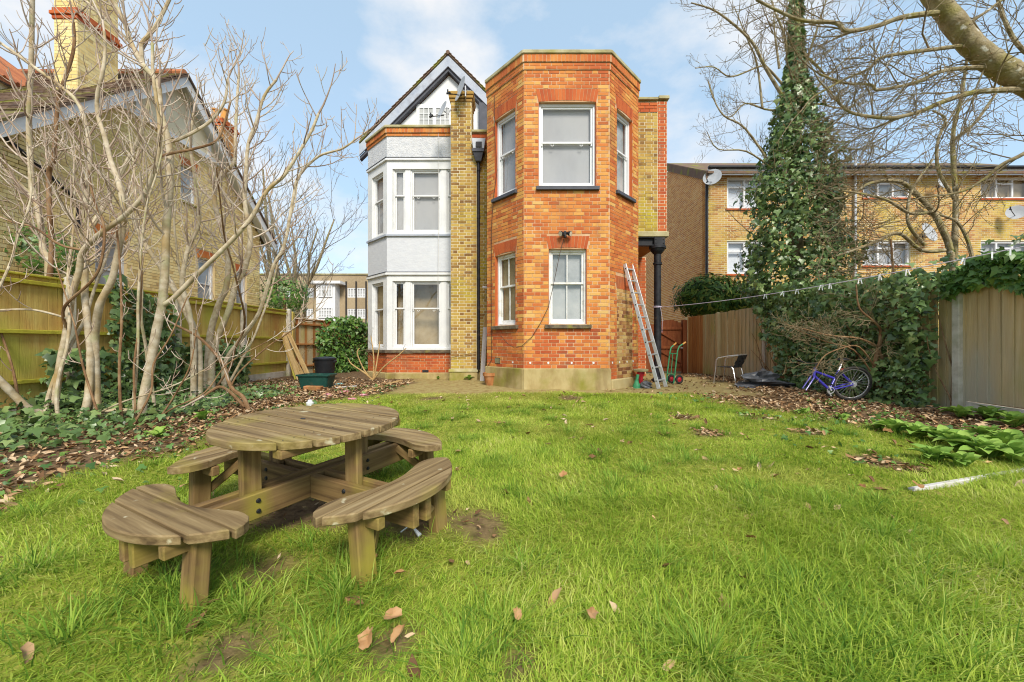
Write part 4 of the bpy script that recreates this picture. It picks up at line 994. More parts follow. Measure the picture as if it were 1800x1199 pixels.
mb.hexa([(XF - .1, yb0, rz_(yb0) + .05), (XF + LA, yb0, rz_(yb0) + .05), (XF + LA, yb0, rz_(yb0) + .12), (XF - .1, yb0, rz_(yb0) + .12), (XF - .1, yb1, rz_(yb1) + .05), (XF + LA, yb1, rz_(yb1) + .05), (XF + LA, yb1, rz_(yb1) + .12), (XF - .1, yb1, rz_(yb1) + .12)])
mb.build('roof', M['tile_brown'], flats)
mb = MB(); v0, v1 = YF - .3, 17.7; mb.hexa([(XF - .12, v0, rz_(v0) - .22), (XF - .12, v1, rz_(v1) - .22), (XF - .12, v1, rz_(v1) + .10), (XF - .12, v0, rz_(v0) + .10), (XF - .03, v0, rz_(v0) - .22), (XF - .03, v1, rz_(v1) - .22), (XF - .03, v1, rz_(v1) + .10), (XF - .03, v0, rz_(v0) + .10)]); mb.build('verge_board', M['tile_brown'], flats)
mb = MB(); xd2 = XF + .02; mb.tube([(xd2 + .25, YF - .28, 7.1), (xd2, YF - .06, 6.9), (xd2, YF - .06, 6.7), (xd2, YF - .06, 0)], .05, 10); mb.build('downpipe', M['black_iron'], flats, smooth=True)
mb = MB(); xv = XF + fx(1500); mb.tube([(xv, YF - .08, 3), (xv, YF - .08, 7.8)], .045, 10); mb.build('vent_pipe', M['metal_grey'], flats, smooth=True)
mb = MB(); mb.box(XF + .1, XF + LA, 20, 21, 0, 6.5); mb.build('rear_wall', M['brick_flats'], flats)
G2 = 'satellite dishes on the flats'
dish('satellite_dish', P(1252, 311, 13.9), .30, (-.55, -.8, .25), P(1243, 320, 13.6), P(1244, 318, 14.3), 'grey satellite dish under the eaves at the corner of the flats', G2)
dish('satellite_dish', P(1634, 408, 13.9), .36, (.3, -.9, .3), P(1622, 416, 13.5), P(1640, 408, 14.3), 'grey satellite dish low on the flats between two lower windows', G2)
dish('satellite_dish', P(1657, 322, 13.9), .20, (.2, -.9, .3), P(1650, 330, 13.6), P(1660, 322, 14.3), 'small satellite dish high on the flats beside a bare trunk', G2)
dish('satellite_dish', P(1786, 373, 13.9), .25, (-.6, -.8, .2), P(1776, 368, 13.6), P(1790, 373, 14.3), 'satellite dish below the upper right window of the flats', G2)

# ------------------------------------------------------------------ far flats seen down the side of the house
YB = 38.0
far = empty('apartment_block', (-17, YB, 0), 0, 'distant brown brick flats with white bay beyond the garden fence', 'apartment block')
frB = (Vector((P(370, 0, YB).x, YB)), Vector((1, 0)), Vector((0, -1))); LB = P(760, 0, YB).x - P(370, 0, YB).x
bx_ = lambda px: (px - 370) / 700 * YB
bz_ = lambda py: CAMZ + (HY - py) / F * YB
zx = lambda v: 470 + v / 4.283
zy = lambda v: 440 + v / 4.283
fwin = [(a, b, c, d) for (a, b) in ((145, 205), (280, 347), (603, 669), (674, 739)) for (c, d) in ((283, 356), (440, 514))]
mb = MB(); opn = [(bx_(zx(a)), bx_(zx(b)), bz_(zy(d)), bz_(zy(c))) for a, b, c, d in fwin]
backing(mb, frB, LB, 0, bz_(483), opn, .3); mb.build('wall', M['brick_far'], far)
mb = MB(); mb.fbox(frB, -.1, LB, -.3, .12, bz_(483), bz_(481)); mb.build('parapet', M['stone'], far)
def fwindow(fr, u0, u1, z0, z1, n=3, m=3):
    mb = MB(); f = .09; mb.fbox(fr, u0, u1, -.1, -.02, z1 - f, z1); mb.fbox(fr, u0, u1, -.1, -.02, z0, z0 + f)
    for k in range(n + 1): u = u0 + (u1 - u0 - f) * k / n; mb.fbox(fr, u, u + f, -.1, -.021, z0 + f, z1 - f)
    w = mb.build('window', M['upvc'], far)
    mb = MB()
    for k in range(1, m): z = z0 + (z1 - z0) * k / m; mb.fbox(fr, u0 + f, u1 - f, -.08, -.05, z - .03, z + .03)
    mb.build('glazing_bar', M['upvc'], w)
    mb = MB(); mb.add([fpoint(fr, u0, -.09, z0), fpoint(fr, u1, -.09, z0), fpoint(fr, u1, -.09, z1), fpoint(fr, u0, -.09, z1)], [(0, 1, 2, 3)]); mb.build('pane', M['room_grey'], w)
for q in opn: fwindow(frB, *q)
b0, b1 = bx_(zx(405)), bx_(zx(545))
mb = MB(); mb.fbox(frB, b0, b1, 0, 1.0, 0, bz_(zy(265))); bwl = mb.build('bay', M['white_paint'], far)
mb = MB(); mb.fbox(frB, b0 - .6, b1 + .6, 0, 1.3, bz_(zy(265)), bz_(zy(245))); mb.build('bay_roof', M['white_paint'], far)
frBB = (frB[0] + Vector((0, -1.12)), frB[1], frB[2])
for (c, d) in ((278, 362), (437, 515)): fwindow(frBB, b0 + .25, b1 - .25, bz_(zy(d)), bz_(zy(c)), 5, 3)
for v in (595, 670, 745):
    mb = MB(); u = bx_(zx(v)); c = fpoint(frB, u, .08, 0); mb.tube([c, c + Vector((0, 0, bz_(zy(235))))], .07, 8); mb.build('drainpipe', M['black_iron'], far)

# ------------------------------------------------------------------ fences
def board_me(w, h, mat, th=.034):
    me = MB().hexa([(-w / 2, -th * .4, 0), (w / 2, -th, 0), (w / 2, -th, h), (-w / 2, -th * .4, h), (-w / 2, 0, 0), (w / 2, 0, 0), (w / 2, 0, h), (-w / 2, 0, h)]).mesh('board', bevel=.002)
    me.materials.append(mat); return me
def fence(name, pts, ztop, bw, mat, label, rails=None, rail_mat=None, post='concrete', post_at=(), zbase=None, gravel=True, flip=False, group='garden fences', rail_z=(.25, .95, 1.66), mats=None, post_w=.10, first_brown=0):
    e = empty(name, (pts[0][0], pts[0][1], zg(*pts[0])), 0, label, 'fence', group)
    mlist = mats or [mat]
    mes = [board_me(bw * 1.02, 1.0, M[m]) for m in mlist]
    tot = 0; brown_me = board_me(bw * 1.02, 1.0, M['fence_brown'])
    for (a, b), (za, zb) in zip(zip(pts[:-1], pts[1:]), zip(ztop[:-1], ztop[1:])):
        A = Vector(a); B = Vector(b); L_ = (B - A).length; d = (B - A) / L_; n = int(L_ / bw)
        ang = math.atan2(d.y, d.x) + (math.pi if flip else 0)
        for k in range(n):
            f = (k + .5) / n; c = A + d * (L_ * f); z0 = zg(c.x, c.y) + (.16 if gravel else .03); z1 = za + (zb - za) * f + rng.uniform(-.008, .008)
            me = mes[min(len(mes) - 1, int(rng.random() * len(mes)))]
            if tot < first_brown: me = brown_me
            tot += 1
            m = Matrix.Translation((c.x, c.y, z0)) @ Matrix.Rotation(ang, 4, 'Z') @ Matrix.Rotation(rng.gauss(0, .004), 4, 'Y') @ Matrix.Diagonal((1, 1, z1 - z0, 1))
            link('board', me, None, e, m)
        if gravel:
            g = MB(); sd_ = .03 if not flip else -.03
            nn = Vector((d.y, -d.x)) * (1 if not flip else -1)
            g.bar((A.x, A.y, zg(*a) + .06), (B.x, B.y, zg(*b) + .06), .05, .19); g.build('gravel_board', M['concrete'], e, bevel=.005)
        if rails:
            nn = Vector((-d.y, d.x)) * rails
            for rz in rail_z:
                off = nn * .035; g = MB()
                g.bar((A.x + off.x, A.y + off.y, za - 1.75 + rz), (B.x + off.x, B.y + off.y, zb - 1.75 + rz), .05, .055)
                g.build('rail', M[rail_mat or mat], e, bevel=.006)
            g = MB(); g.bar((A.x, A.y, za + .012), (B.x, B.y, zb + .012), .075, .03); g.build('capping_rail', M[rail_mat or mat], e, bevel=.006)
    for (x, y, zt) in post_at:
        g = MB(); z0 = zg(x, y) - .1; w = post_w
        g.box(x - w / 2, x + w / 2, y - w / 2, y + w / 2, z0, zt - .03); g.hexa([(x - w / 2, y - w / 2, zt - .03), (x + w / 2, y - w / 2, zt - .03), (x + .02, y - .02, zt), (x - .02, y - .02, zt), (x - w / 2, y + w / 2, zt - .03), (x + w / 2, y + w / 2, zt - .03), (x + .02, y + .02, zt), (x - .02, y + .02, zt)])
        g.build('post', M[post], e, bevel=.006)
    return e
LFX = lambda y: -6.45 - .30 * (11.4 - y) / 8.4
lp = [(LFX(y), y) for y in (2.2, 4.1, 5.93, 7.76, 9.58, 11.4)]
# boards sit behind the rails as seen from the garden
fence('fence', lp, [1.86] * 6, .105, 'fence_left', 'green stained board fence with rails behind the bare left trees', rails=-1, rail_mat='rail_left',
      post_at=[(x + .06, y, 1.93) for x, y in lp], flip=True, rail_z=(.30, .98, 1.66))
bp_ = [(-6.42, 11.5), (-6.0, 13.5), (-5.55, 15.6)]
fence('fence', bp_, [1.67, 1.66, 1.66], .12, 'fence_right', 'weathered brown fence beside the black dustbin, running past the house', rails=-1, rail_mat='fence_brown', post_at=[(-6.36, 11.52, 1.86)], post='fence_left', gravel=False, flip=True, rail_z=(.35, 1.0, 1.6), mats=['fence_right', 'fence_brown'])
r1 = [(5.52, 12.6), (6.0, 11.4), (6.42, 10.25)]
fence('fence', r1, [1.76, 1.82, 1.90], .105, 'fence_right', 'brown closeboard fence behind the bistro chair', post_at=[(5.50, 12.55, 1.76), (5.93, 11.45, 1.84), (6.40, 10.2, 1.88)], post='fence_right', gravel=False, first_brown=6)
r2 = [(6.43, 10.25), (6.52, 8.0), (6.61, 5.80)]
fence('fence', r2, [1.80, 1.80, 1.80], .115, 'fence_right', 'closeboard fence hidden under dark ivy beside the bicycle', post_at=[(6.40, 10.08, 1.72), (6.50, 7.9, 1.8)], gravel=False)
r3 = [(6.62, 5.80), (6.72, 3.9), (6.85, 1.9)]
fence('fence', r3, [1.80, 1.80, 1.80], .135, 'fence_right', 'pale closeboard fence panel at the right edge, concrete base', post_at=[(6.57, 5.86, 1.86), (6.72, 3.85, 1.86)], gravel=True, post_w=.10)
# gate
ge_ = empty('garden_gate', (5.1, 12.6, 0), 0, 'dark red-brown arched timber gate at the end of the passage', 'gate')
for k in range(9):
    x = 4.55 + k * .105; top = 1.52 + .17 * math.sin(math.pi * (k + .5) / 9)
    link('board', board_me(.104, top - .06, M['gate']), None, ge_, Matrix.Translation((x, 12.6, .06)))
for z in (.25, .82, 1.42):
    mb = MB(); mb.bar((4.5, 12.555, z), (5.44, 12.555, z), .04, .09); mb.build('ledge', M['gate'], ge_, bevel=.005)
for (za, zb) in ((.30, .78), (.87, 1.38)):
    mb = MB(); mb.bar((5.40, 12.55, za), (4.55, 12.55, zb), .035, .07); mb.build('brace', M['gate'], ge_, bevel=.005)
mb = MB(); mb.box(5.36, 5.50, 12.48, 12.62, 0, 1.68); mb.build('gate_post', M['gate'], ge_, bevel=.006)
mb = MB(); mb.tube([(5.3, 12.53, .80), (5.3, 12.50, .80), (5.36, 12.49, .80)], .016, 6); mb.build('latch', M['metal_grey'], ge_)
fe = empty('fence', (4.2, 12.62, 0), 0, 'dark brown boards between the house wall and the gate', 'fence', 'garden fences')
for k in range(7): link('board', board_me(.1, 1.5, M['gate']), None, fe, Matrix.Translation((3.82 + k * .102, 12.62, .04)))
# ------------------------------------------------------------------ picnic table
TCX, TCY, TTH = -1.21, 2.43, R(28)
pt = empty('picnic_table', (0, 0, 0), 0, 'weathered round wooden picnic table with four curved attached benches', 'picnic table')
pt.matrix_basis = Matrix.Translation((TCX, TCY, zg(TCX, TCY) + .005)) @ Matrix.Rotation(R(2.2), 4, 'X') @ Matrix.Rotation(-TTH, 4, 'Z')
def clip(poly, axis, val, keep_greater):
    out = []; n = len(poly)
    for i in range(n):
        a, b = poly[i], poly[(i + 1) % n]
        ia = (a[axis] >= val) == keep_greater; ib = (b[axis] >= val) == keep_greater
        if ia: out.append(a)
        if ia != ib:
            t = (val - a[axis]) / (b[axis] - a[axis]); out.append((a[0] + (b[0] - a[0]) * t, a[1] + (b[1] - a[1]) * t))
    return out
def dedupe(p):
    q = []
    for a in p:
        if not q or math.hypot(a[0] - q[-1][0], a[1] - q[-1][1]) > .004: q.append(a)
    if math.hypot(q[0][0] - q[-1][0], q[0][1] - q[-1][1]) < .004: q.pop()
    return q
def lempty(name, parent, m):
    o = bpy.data.objects.new(name, None); COL.objects.link(o); o.empty_display_size = .1; o.parent = parent; o.matrix_basis = m; return o
def lbox(name, parent, mat, size, m, bevel=.005):
    """box long along its own X, centred"""
    l, w, h = size
    return MB().box(-l / 2, l / 2, -w / 2, w / 2, -h / 2, h / 2).build(name, M[mat], parent, bevel=bevel, mw=m, local=True)
def lbar(name, parent, mat, a, b, w, h, up=(0, 0, 1), bevel=.005):
    a = Vector(a); b = Vector(b); x = (b - a); l = x.length; x.normalize(); u = Vector(up); y = u.cross(x)
    if y.length < .01: y = Vector((0, 1, 0)).cross(x)
    y.normalize(); z = x.cross(y); m = Matrix.Translation((a + b) / 2) @ Matrix((x, y, z)).transposed().to_4x4()
    return lbox(name, parent, mat, (l, w, h), m, bevel)
RT, ZT = .508, .618
tt = lempty('tabletop', pt, Matrix())
circ = [(RT * math.cos(a), RT * math.sin(a)) for a in [2 * math.pi * k / 96 for k in range(96)]]
NP = 9; pw = 2 * RT / NP
for k in range(NP):
    y0, y1 = -RT + k * pw, -RT + (k + 1) * pw
    p = dedupe(clip(clip(circ, 1, y0 + .0065, True), 1, y1 - .0065, False)); dz = rng.uniform(-.0025, .0025)
    MB().prism(p, ZT - .040 + dz, ZT + dz).build('plank', M['wood_table'], tt, bevel=.004, local=True, mw=Matrix.Rotation(rng.gauss(0, .0015), 4, 'Z'))
scr = MB().lathe([(.001, .0015), (.003, .0012), (.0038, 0)], (0, 0, 0), 8).mesh('screw'); scr.materials.append(M['black_iron'])
for k in range(NP):
    yc = -RT + (k + .5) * pw
    for x in (-.30, .30):
        if abs(yc) < math.sqrt(RT ** 2 - .30 ** 2) - .02:
            for dy in (-.03, .03): link('screw', scr, None, tt, Matrix.Translation((x + rng.uniform(-.008, .008), yc + dy, ZT + .002)), local=True)
MB().prism([(.02 * math.cos(a) - .04, .009 * math.sin(a) - .03) for a in [math.pi * k / 6 for k in range(12)]], ZT + .003, ZT + .006).build('parasol_hole_shade', M['black_iron'], tt, local=True)  # black disc on the planks paints the shade inside the hole; nothing is cut
for x in (-.30, .30): lbar('batten', pt, 'wood_table_green', (x, -.40, ZT - .063), (x, .40, ZT - .063), .07, .044)
lbar('batten', pt, 'wood_table_green', (-.42, -.18, ZT - .085), (.1, -.18, ZT - .085), .03, .04)
BZ0, BZ1 = .175, .310; bm_ = (BZ0 + BZ1) / 2
for s in (-1, 1): lbar('cross_beam', pt, 'wood_table_green', (s * .047, -.86, bm_), (s * .047, .86, bm_), .044, BZ1 - BZ0)
for s in (-1, 1):
    for q in (-1, 1): lbar('cross_beam', pt, 'wood_table_green', (q * .071, s * .047, bm_ - .002), (q * .86, s * .047, bm_ - .002), .044, BZ1 - BZ0)
for k in range(4):
    mk = Matrix.Rotation(k * math.pi / 2, 4, 'Z')
    pp = mk @ Vector((0, .36, 0)); lbox('post', pt, 'wood_table_green', (ZT - .042 - BZ0, .044, .10), Matrix.Translation((pp.x, pp.y, (ZT - .042 + BZ0) / 2)) @ mk @ Matrix.Rotation(R(90), 4, 'Y') @ Matrix.Rotation(R(90), 4, 'X'), .006)
    for zz in (BZ0 + .04, BZ1 - .04):
        for sx in (-1, 1):
            c = mk @ Vector((sx * .069, .36, zz)); d = mk @ Vector((sx, 0, 0))
            MB().tube([c, c + d * .008], [.013, .009], 10).build('bolt', M['black_iron'], pt, local=True)
    st = lempty('bench', pt, mk @ Matrix.Translation((0, .735, -.075)))
    rho, half = .560, .46; cy = .170 - rho
    a0 = math.asin((-.070 - cy) / rho)
    outl = [(rho * math.cos(a), cy + rho * math.sin(a)) for a in np.linspace(a0, math.pi - a0, 36)]
    xe = outl[0][0]
    end = [(xe - .012, -.105), (xe - .035, -.135), (xe - .075, -.158), (xe - .12, -.165)]
    inner = [(t, -.165 + .075 * math.cos(t / .30 * math.pi / 2) ** 1.2) for t in np.linspace(-.295, .295, 15)]
    poly = outl + [(-x, y) for x, y in end] + [(-xe + .16, -.185)] * 0 + inner + list(reversed(end))
    poly = dedupe(poly)
    for (r0, r1) in ((-.3, -.066), (-.054, .050), (.062, .3)):
        p = dedupe(clip(clip(poly, 1, r0, True), 1, r1, False)); dz = rng.uniform(-.003, .003)
        MB().prism(p, .387 + dz, .43 + dz).build('plank', M['wood_table'], st, bevel=.006, local=True, mw=Matrix())
    for s in (-1, 1):
        lbar('bearer', st, 'wood_table_green', (s * .25, -.16, .355), (s * .25, .10, .355), .045, .06)
        zt_ = .384; foot = -.02
        lbar('leg', st, 'wood_table_green', (s * .27, -.02 + .035, foot), (s * .27, -.02, zt_), .065, .10, up=(1, 0, 0), bevel=.006)
        lbar('brace', st, 'wood_table_green', (s * .22, .0, .20), (s * .06, -.10, .36), .035, .05)

# ------------------------------------------------------------------ ladder
la, lb = P(1158, 685, 8.10), P(1170.5, 681, 8.42); ta, tb = P(1098, 464, 8.58), P(1110, 466, 8.92)
la.z = zg(la.x, la.y) + .01; lb.z = zg(lb.x, lb.y) + .01
ld = empty('ladder', (la + lb) / 2, 0, 'aluminium ladder leaning on the right side of the bay tower', 'ladder')
rd = (lb - la).normalized()
for a, b in ((la, ta), (lb, tb)):
    mb = MB(); mb.bar(a, b, .075, .028, up=rd); mb.build('stile', M['alu'], ld, bevel=.004)
    mb = MB(); mb.bar(b, b + (b - a).normalized() * .05, .08, .034, up=rd); mb.build('end_cap', M['pot_orange'], ld, bevel=.006)
for k in range(10):
    f = (k + .6) / 10.0; a = la.lerp(ta, f); b = lb.lerp(tb, f)
    mb = MB(); mb.bar(a - rd * .02, b + rd * .02, .034, .03); mb.build('rung', M['alu'], ld, bevel=.005)
    mb = MB(); mb.tube([a - rd * .024, a - rd * .014], .014, 10); mb.build('rung_plug', M['black_plastic'], ld)

# ------------------------------------------------------------------ sack truck
YS = 9.0; s0 = G(1184, 676)
sk = empty('sack_truck', (s0.x, s0.y, s0.z), 0, 'green sack truck with red wheels standing by the gate', 'sack truck')
def sp(px, py, dy=0): 
    q = P(px, py, s0.y + dy); return q
for (pts_, nm) in (([(1171.5, 676), (1173, 655), (1177.5, 620), (1179.5, 611), (1184, 607)], 'l'), ([(1184, 675), (1187, 650), (1191, 616), (1194, 609), (1200, 605)], 'r')):
    dy = .0 if nm == 'r' else .12
    q = [sp(a, b, dy + .02 * i) for i, (a, b) in enumerate(pts_)]
    mb = MB(); mb.tube(q, .016, 10); mb.build('side_tube', M['green_paint'], sk, smooth=True)
    e_ = q[-1] + (q[-1] - q[-2]).normalized() * .09; mb = MB(); mb.tube([q[-1], e_], .019, 10); mb.build('grip', M['pot_orange'], sk, smooth=True)
for (a, b) in (((1177.5, 621.5), (1190, 622)), ((1173, 657), (1186, 658.5))):
    mb = MB(); mb.tube([sp(*a, .12), sp(*b, .0)], .012, 8); mb.build('crossbar', M['green_paint'], sk)
mb = MB(); mb.tube([sp(1182.5, 622, .06), sp(1179.5, 657, .06)], .010, 8); mb.build('centre_bar', M['green_paint'], sk)
mb = MB(); a, b = sp(1170, 676.5, .12), sp(1184, 676.5, 0); f_ = Vector((-.05, -.13, 0)); mb.add([a, b, b + f_, a + f_, a - Vector((0, 0, .012)), b - Vector((0, 0, .012)), b + f_ - Vector((0, 0, .012)), a + f_ - Vector((0, 0, .012))], [(0, 1, 2, 3), (7, 6, 5, 4), (0, 4, 5, 1), (1, 5, 6, 2), (2, 6, 7, 3), (3, 7, 4, 0)]); mb.build('toe_plate', M['metal_grey'], sk)
for (px, py, dy) in ((1194, 667.5, .06), (1180, 667.5, .22)):
    c = sp(px, py, dy); ax = Vector((.28, -1, 0)).normalized(); rad = c.z - zg(c.x, c.y) - .0
    rad = .105; c.z = zg(c.x, c.y) + rad + .002
    mb = MB(); mb.torus(c, rad - .026, .026, ax, 28, 8); wh = mb.build('wheel', M['rubber'], sk, smooth=True)
    t = MB(); t.lathe([(.001, .022), (.018, .024), (.03, .012), (.06, .006), (.08, .018), (.085, .0), (.08, -.018), (.03, -.012), (.001, -.02)], (0, 0, 0), 20); rot = Vector((0, 0, 1)).rotation_difference(ax).to_matrix()
    mb = MB(); mb.add([c + rot @ Vector(p) for p in t.v], t.f); mb.build('hub', M['red_plastic'], wh, smooth=True)

# ------------------------------------------------------------------ bistro chair
f_ = Vector((-.6, .8, 0)); s_ = Vector((.8, .6, 0)); up = Vector((0, 0, 1)); Bp = Vector((5.03, 8.98, 0)); gz0 = zg(Bp.x, Bp.y)
ch = empty('garden_chair', (Bp + f_ * .22 + s_ * .25) + up * gz0, 0, 'aluminium bistro chair with black woven seat by the fence', 'chair')
W_, D_, SH = .47, .44, .40
def cp(s, f, z): return Bp + s_ * s + f_ * f + up * (gz0 + z)
for sgn, s0_ in ((0, .03), (1, W_ - .03)):
    o_ = -.03 if sgn == 0 else .03
    mb = MB(); mb.tube([cp(s0_ + o_, -.02, .0), cp(s0_, .06, SH - .03), cp(s0_, .10, SH)], .012, 8); mb.build('rear_leg', M['chrome'], ch, smooth=True)
    mb = MB(); mb.tube([cp(s0_ + o_, D_ + .04, 0), cp(s0_ + o_ * .5, D_, SH), cp(s0_ + o_ * .5, D_ - .01, SH + .15), cp(s0_ + o_ * .5, D_ - .06, SH + .20), cp(s0_ + o_ * .3, .18, SH + .245), cp(s0_ + o_ * .2, .0, SH + .27), cp(s0_ + .0, -.06, SH + .275)], .012, 8); mb.build('front_leg', M['chrome'], ch, smooth=True)
mb = MB(); mb.tube([cp(.02, -.06, SH + .275), cp(.10, -.085, SH + .28), cp(W_ / 2, -.10, SH + .28), cp(W_ - .10, -.085, SH + .28), cp(W_ - .02, -.06, SH + .275)], .012, 8); mb.build('back_rail', M['chrome'], ch, smooth=True)
mb = MB(); n = 8
for i in range(n):
    for j in range(n):
        a, b = i / n, j / n; a2, b2 = (i + 1) / n, (j + 1) / n
        q = lambda u, v: cp(.03 + (W_ - .06) * u, .02 + (D_ - .04) * v, SH - .015 * math.sin(math.pi * u) * math.sin(math.pi * v))
        mb.add([q(a, b), q(a2, b), q(a2, b2), q(a, b2)], [(0, 1, 2, 3)])
        q2 = lambda u, v: cp(.03 + (W_ - .06) * u, .05 - .12 * v - .03 * math.sin(math.pi * u), SH + .0 + .285 * v)
        mb.add([q2(a, b), q2(a2, b), q2(a2, b2), q2(a, b2)], [(0, 1, 2, 3)])
mb.v = mb.v; o = mb.build('woven_seat', M['weave'], ch)
sm_ = o.modifiers.new('thick', 'SOLIDIFY'); sm_.thickness = .012

# ------------------------------------------------------------------ bicycle
BY = 6.62
def bp2(px, py, dy=0.0): return P(px, py, BY + (708 - py) * .0022 + dy)
bk = empty('bicycle', (bp2(1490, 708).x, BY, zg(5.6, BY)), 0, 'blue bicycle without its front wheel leaning against the ivy', 'bicycle')
hub = bp2(1497.5, 677); hub.z = zg(hub.x, BY) + .305
def bt(a, b, r, nm, mat='blue_paint'):
    mb = MB(); mb.tube([a, b], r, 10); return mb.build(nm, M[mat], bk, smooth=True)
bbk, head_b, head_t, seat_c = bp2(1457.5, 685), bp2(1430, 660), bp2(1433, 650), bp2(1474.5, 651)
wax = Vector((.16, 1, .22)).normalized()
bt(bbk, head_b, .024, 'down_tube'); bt(bp2(1466, 665), head_t + Vector((0, 0, -.03)), .020, 'top_tube'); bt(bbk, seat_c, .018, 'seat_tube')
for s in (-1, 1):
    off = wax * .05 * s
    bt(bbk + off * .6, hub + off, .011, 'chain_stay'); bt(seat_c + off * .3, hub + off, .010, 'seat_stay')
    mb = MB(); mb.tube([head_b + off * .3, head_b + off * .9 + Vector((-.02, 0, -.03)), bp2(1413.5, 684.5) + off], [.016, .015, .011], 8); mb.build('fork_blade', M['blue_paint'], bk, smooth=True)
bt(head_b + Vector((.0, 0, -.02)), head_t + Vector((0, 0, .03)), .024, 'head_tube')
bt(head_t, bp2(1434, 640, .02), .014, 'stem', 'black_iron')
hb0 = bp2(1434, 639, .02); mb = MB(); mb.tube([hb0 + Vector((-.16, .22, .05)), hb0 + Vector((-.08, .1, .0)), hb0, hb0 + Vector((.05, -.02, 0)), hb0 + Vector((-.02, -.18, .03))], .012, 8); mb.build('handlebar', M['black_iron'], bk, smooth=True)
bt(seat_c, bp2(1481, 635), .013, 'seat_post', 'chrome')
sdl = bp2(1482, 632); mb = MB()
t = MB(); t.lathe([(.001, -.03), (.05, -.028), (.075, -.01), (.07, .02), (.04, .035), (.001, .038)], (0, 0, 0), 14)
mb.add([sdl + Vector((p[0] * 1.55, p[1], p[2] * .8)) for p in t.v], t.f); mb.build('saddle', M['black_plastic'], bk, smooth=True)
bt(bp2(1478, 652, -.02), bp2(1482, 649, -.02), .016, 'reflector', 'red_plastic')
RW = .30
mb = MB(); mb.torus(hub, RW - .022, .022, wax, 56, 8); wh = mb.build('rear_wheel', M['rubber'], bk, smooth=True)
mb = MB(); mb.torus(hub, RW - .05, .011, wax, 56, 6); mb.build('rim', M['chrome'], wh, smooth=True)
u_ = wax.cross(up).normalized(); w_ = wax.cross(u_)
sp_me = None; mb = MB()
for k in range(28):
    a = 2 * math.pi * k / 28; a2 = a + (.25 if k % 2 else -.25); s = .03 if (k // 2) % 2 else -.03
    mb.tube([hub + wax * s + (u_ * math.cos(a2) + w_ * math.sin(a2)) * .025, hub + (u_ * math.cos(a) + w_ * math.sin(a)) * (RW - .055)], .0022, 4, False)
mb.build('spokes', M['chrome'], wh)
mb = MB(); mb.tube([hub - wax * .06, hub + wax * .06], .02, 12); mb.tube([hub - wax * .045, hub - wax * .02], .05, 16); mb.build('hub', M['metal_grey'], wh)
mb = MB(); mb.torus(bbk - wax * .042, .052, .007, wax, 24, 6); mb.build('chainring', M['metal_grey'], bk)
for s in (-1, 1):
    e_ = bbk + wax * .06 * s + (u_ * .5 + w_ * .86) * .15 * s; mb = MB(); mb.bar(bbk + wax * .06 * s, e_, .014, .022); mb.build('crank', M['metal_grey'], bk)
    mb = MB(); mb.bar(e_, e_ + wax * .09 * s, .06, .022); mb.build('pedal', M['black_plastic'], bk)
mb = MB(); mb.tube([head_t + Vector((-.02, -.04, .02)), bp2(1442, 640), bp2(1455, 652), bp2(1468, 655), seat_c + Vector((0, -.03, 0))], .004, 5); mb.tube([head_t, bp2(1448, 657), bp2(1452, 668), bp2(1462, 672), bp2(1466, 680)], .004, 5); mb.build('brake_cable', M['black_plastic'], bk)

# ------------------------------------------------------------------ clothesline and pegs
c0, c1 = P(1158, 540, 9.70), P(1830, 427, 4.2)
def cl(f): return c0.lerp(c1, f) - Vector((0, 0, .10 * 4 * f * (1 - f)))
o = MB().tube([cl(k / 40) for k in range(41)], .006, 6).build('clothesline', M['line'], None, smooth=True); tag(o, 'pale clothesline stretched from the iron column to the right edge', 'clothesline')
cwr = MB(); cwr.torus((cx_, cy_, c0.z), .098, .009, (0, 0, 1), 24, 6); cwr.torus((cx_, cy_, c0.z + .02), .098, .009, (.05, 0, 1), 24, 6); cwr.tube([c0 + Vector((.0, -.1, 0)), c0 + Vector((.05, -.1, -.3)), c0 + Vector((.04, -.1, -.62))], .004, 5)
o = cwr.build('line_knot', M['line'], None); tag(o, 'clothesline rope wound round the black iron column', 'rope')
pb0 = MB()
for s in (-1, 1):
    pb0.hexa([(-.006, s * .004, .012), (.006, s * .004, .012), (.006, s * .012, .012), (-.006, s * .012, .012), (-.006, s * .020, -.07), (.006, s * .020, -.07), (.006, s * .030, -.07), (-.006, s * .030, -.07)])
pb0.torus((0, 0, -.012), .012, .003, (1, 0, 0), 12, 5)
pegme = pb0.mesh('peg'); pegme.materials.append(M['peg'])
PEGX = [1345, 1377, 1401, 1443, 1459, 1511, 1546, 1594, 1694, 1744, 1776]
nth = ['first', 'second', 'third', 'fourth', 'fifth', 'sixth', 'seventh', 'eighth', 'ninth', 'tenth', 'eleventh']
for i, px in enumerate(PEGX):
    f = min(np.linspace(0, 1, 3000), key=lambda f: abs(pxy(cl(f))[0] - px)); c = cl(f)
    o = link('clothes_peg', pegme, None, None, Matrix.Translation(c) @ Matrix.Rotation(R(90 + rng.uniform(-40, 40)), 4, 'Z') @ Matrix.Rotation(rng.gauss(0, .15), 4, 'X'))
    tag(o, 'white plastic peg on the clothesline, %s from the iron column' % nth[i], 'clothes peg', 'pegs on the clothesline')

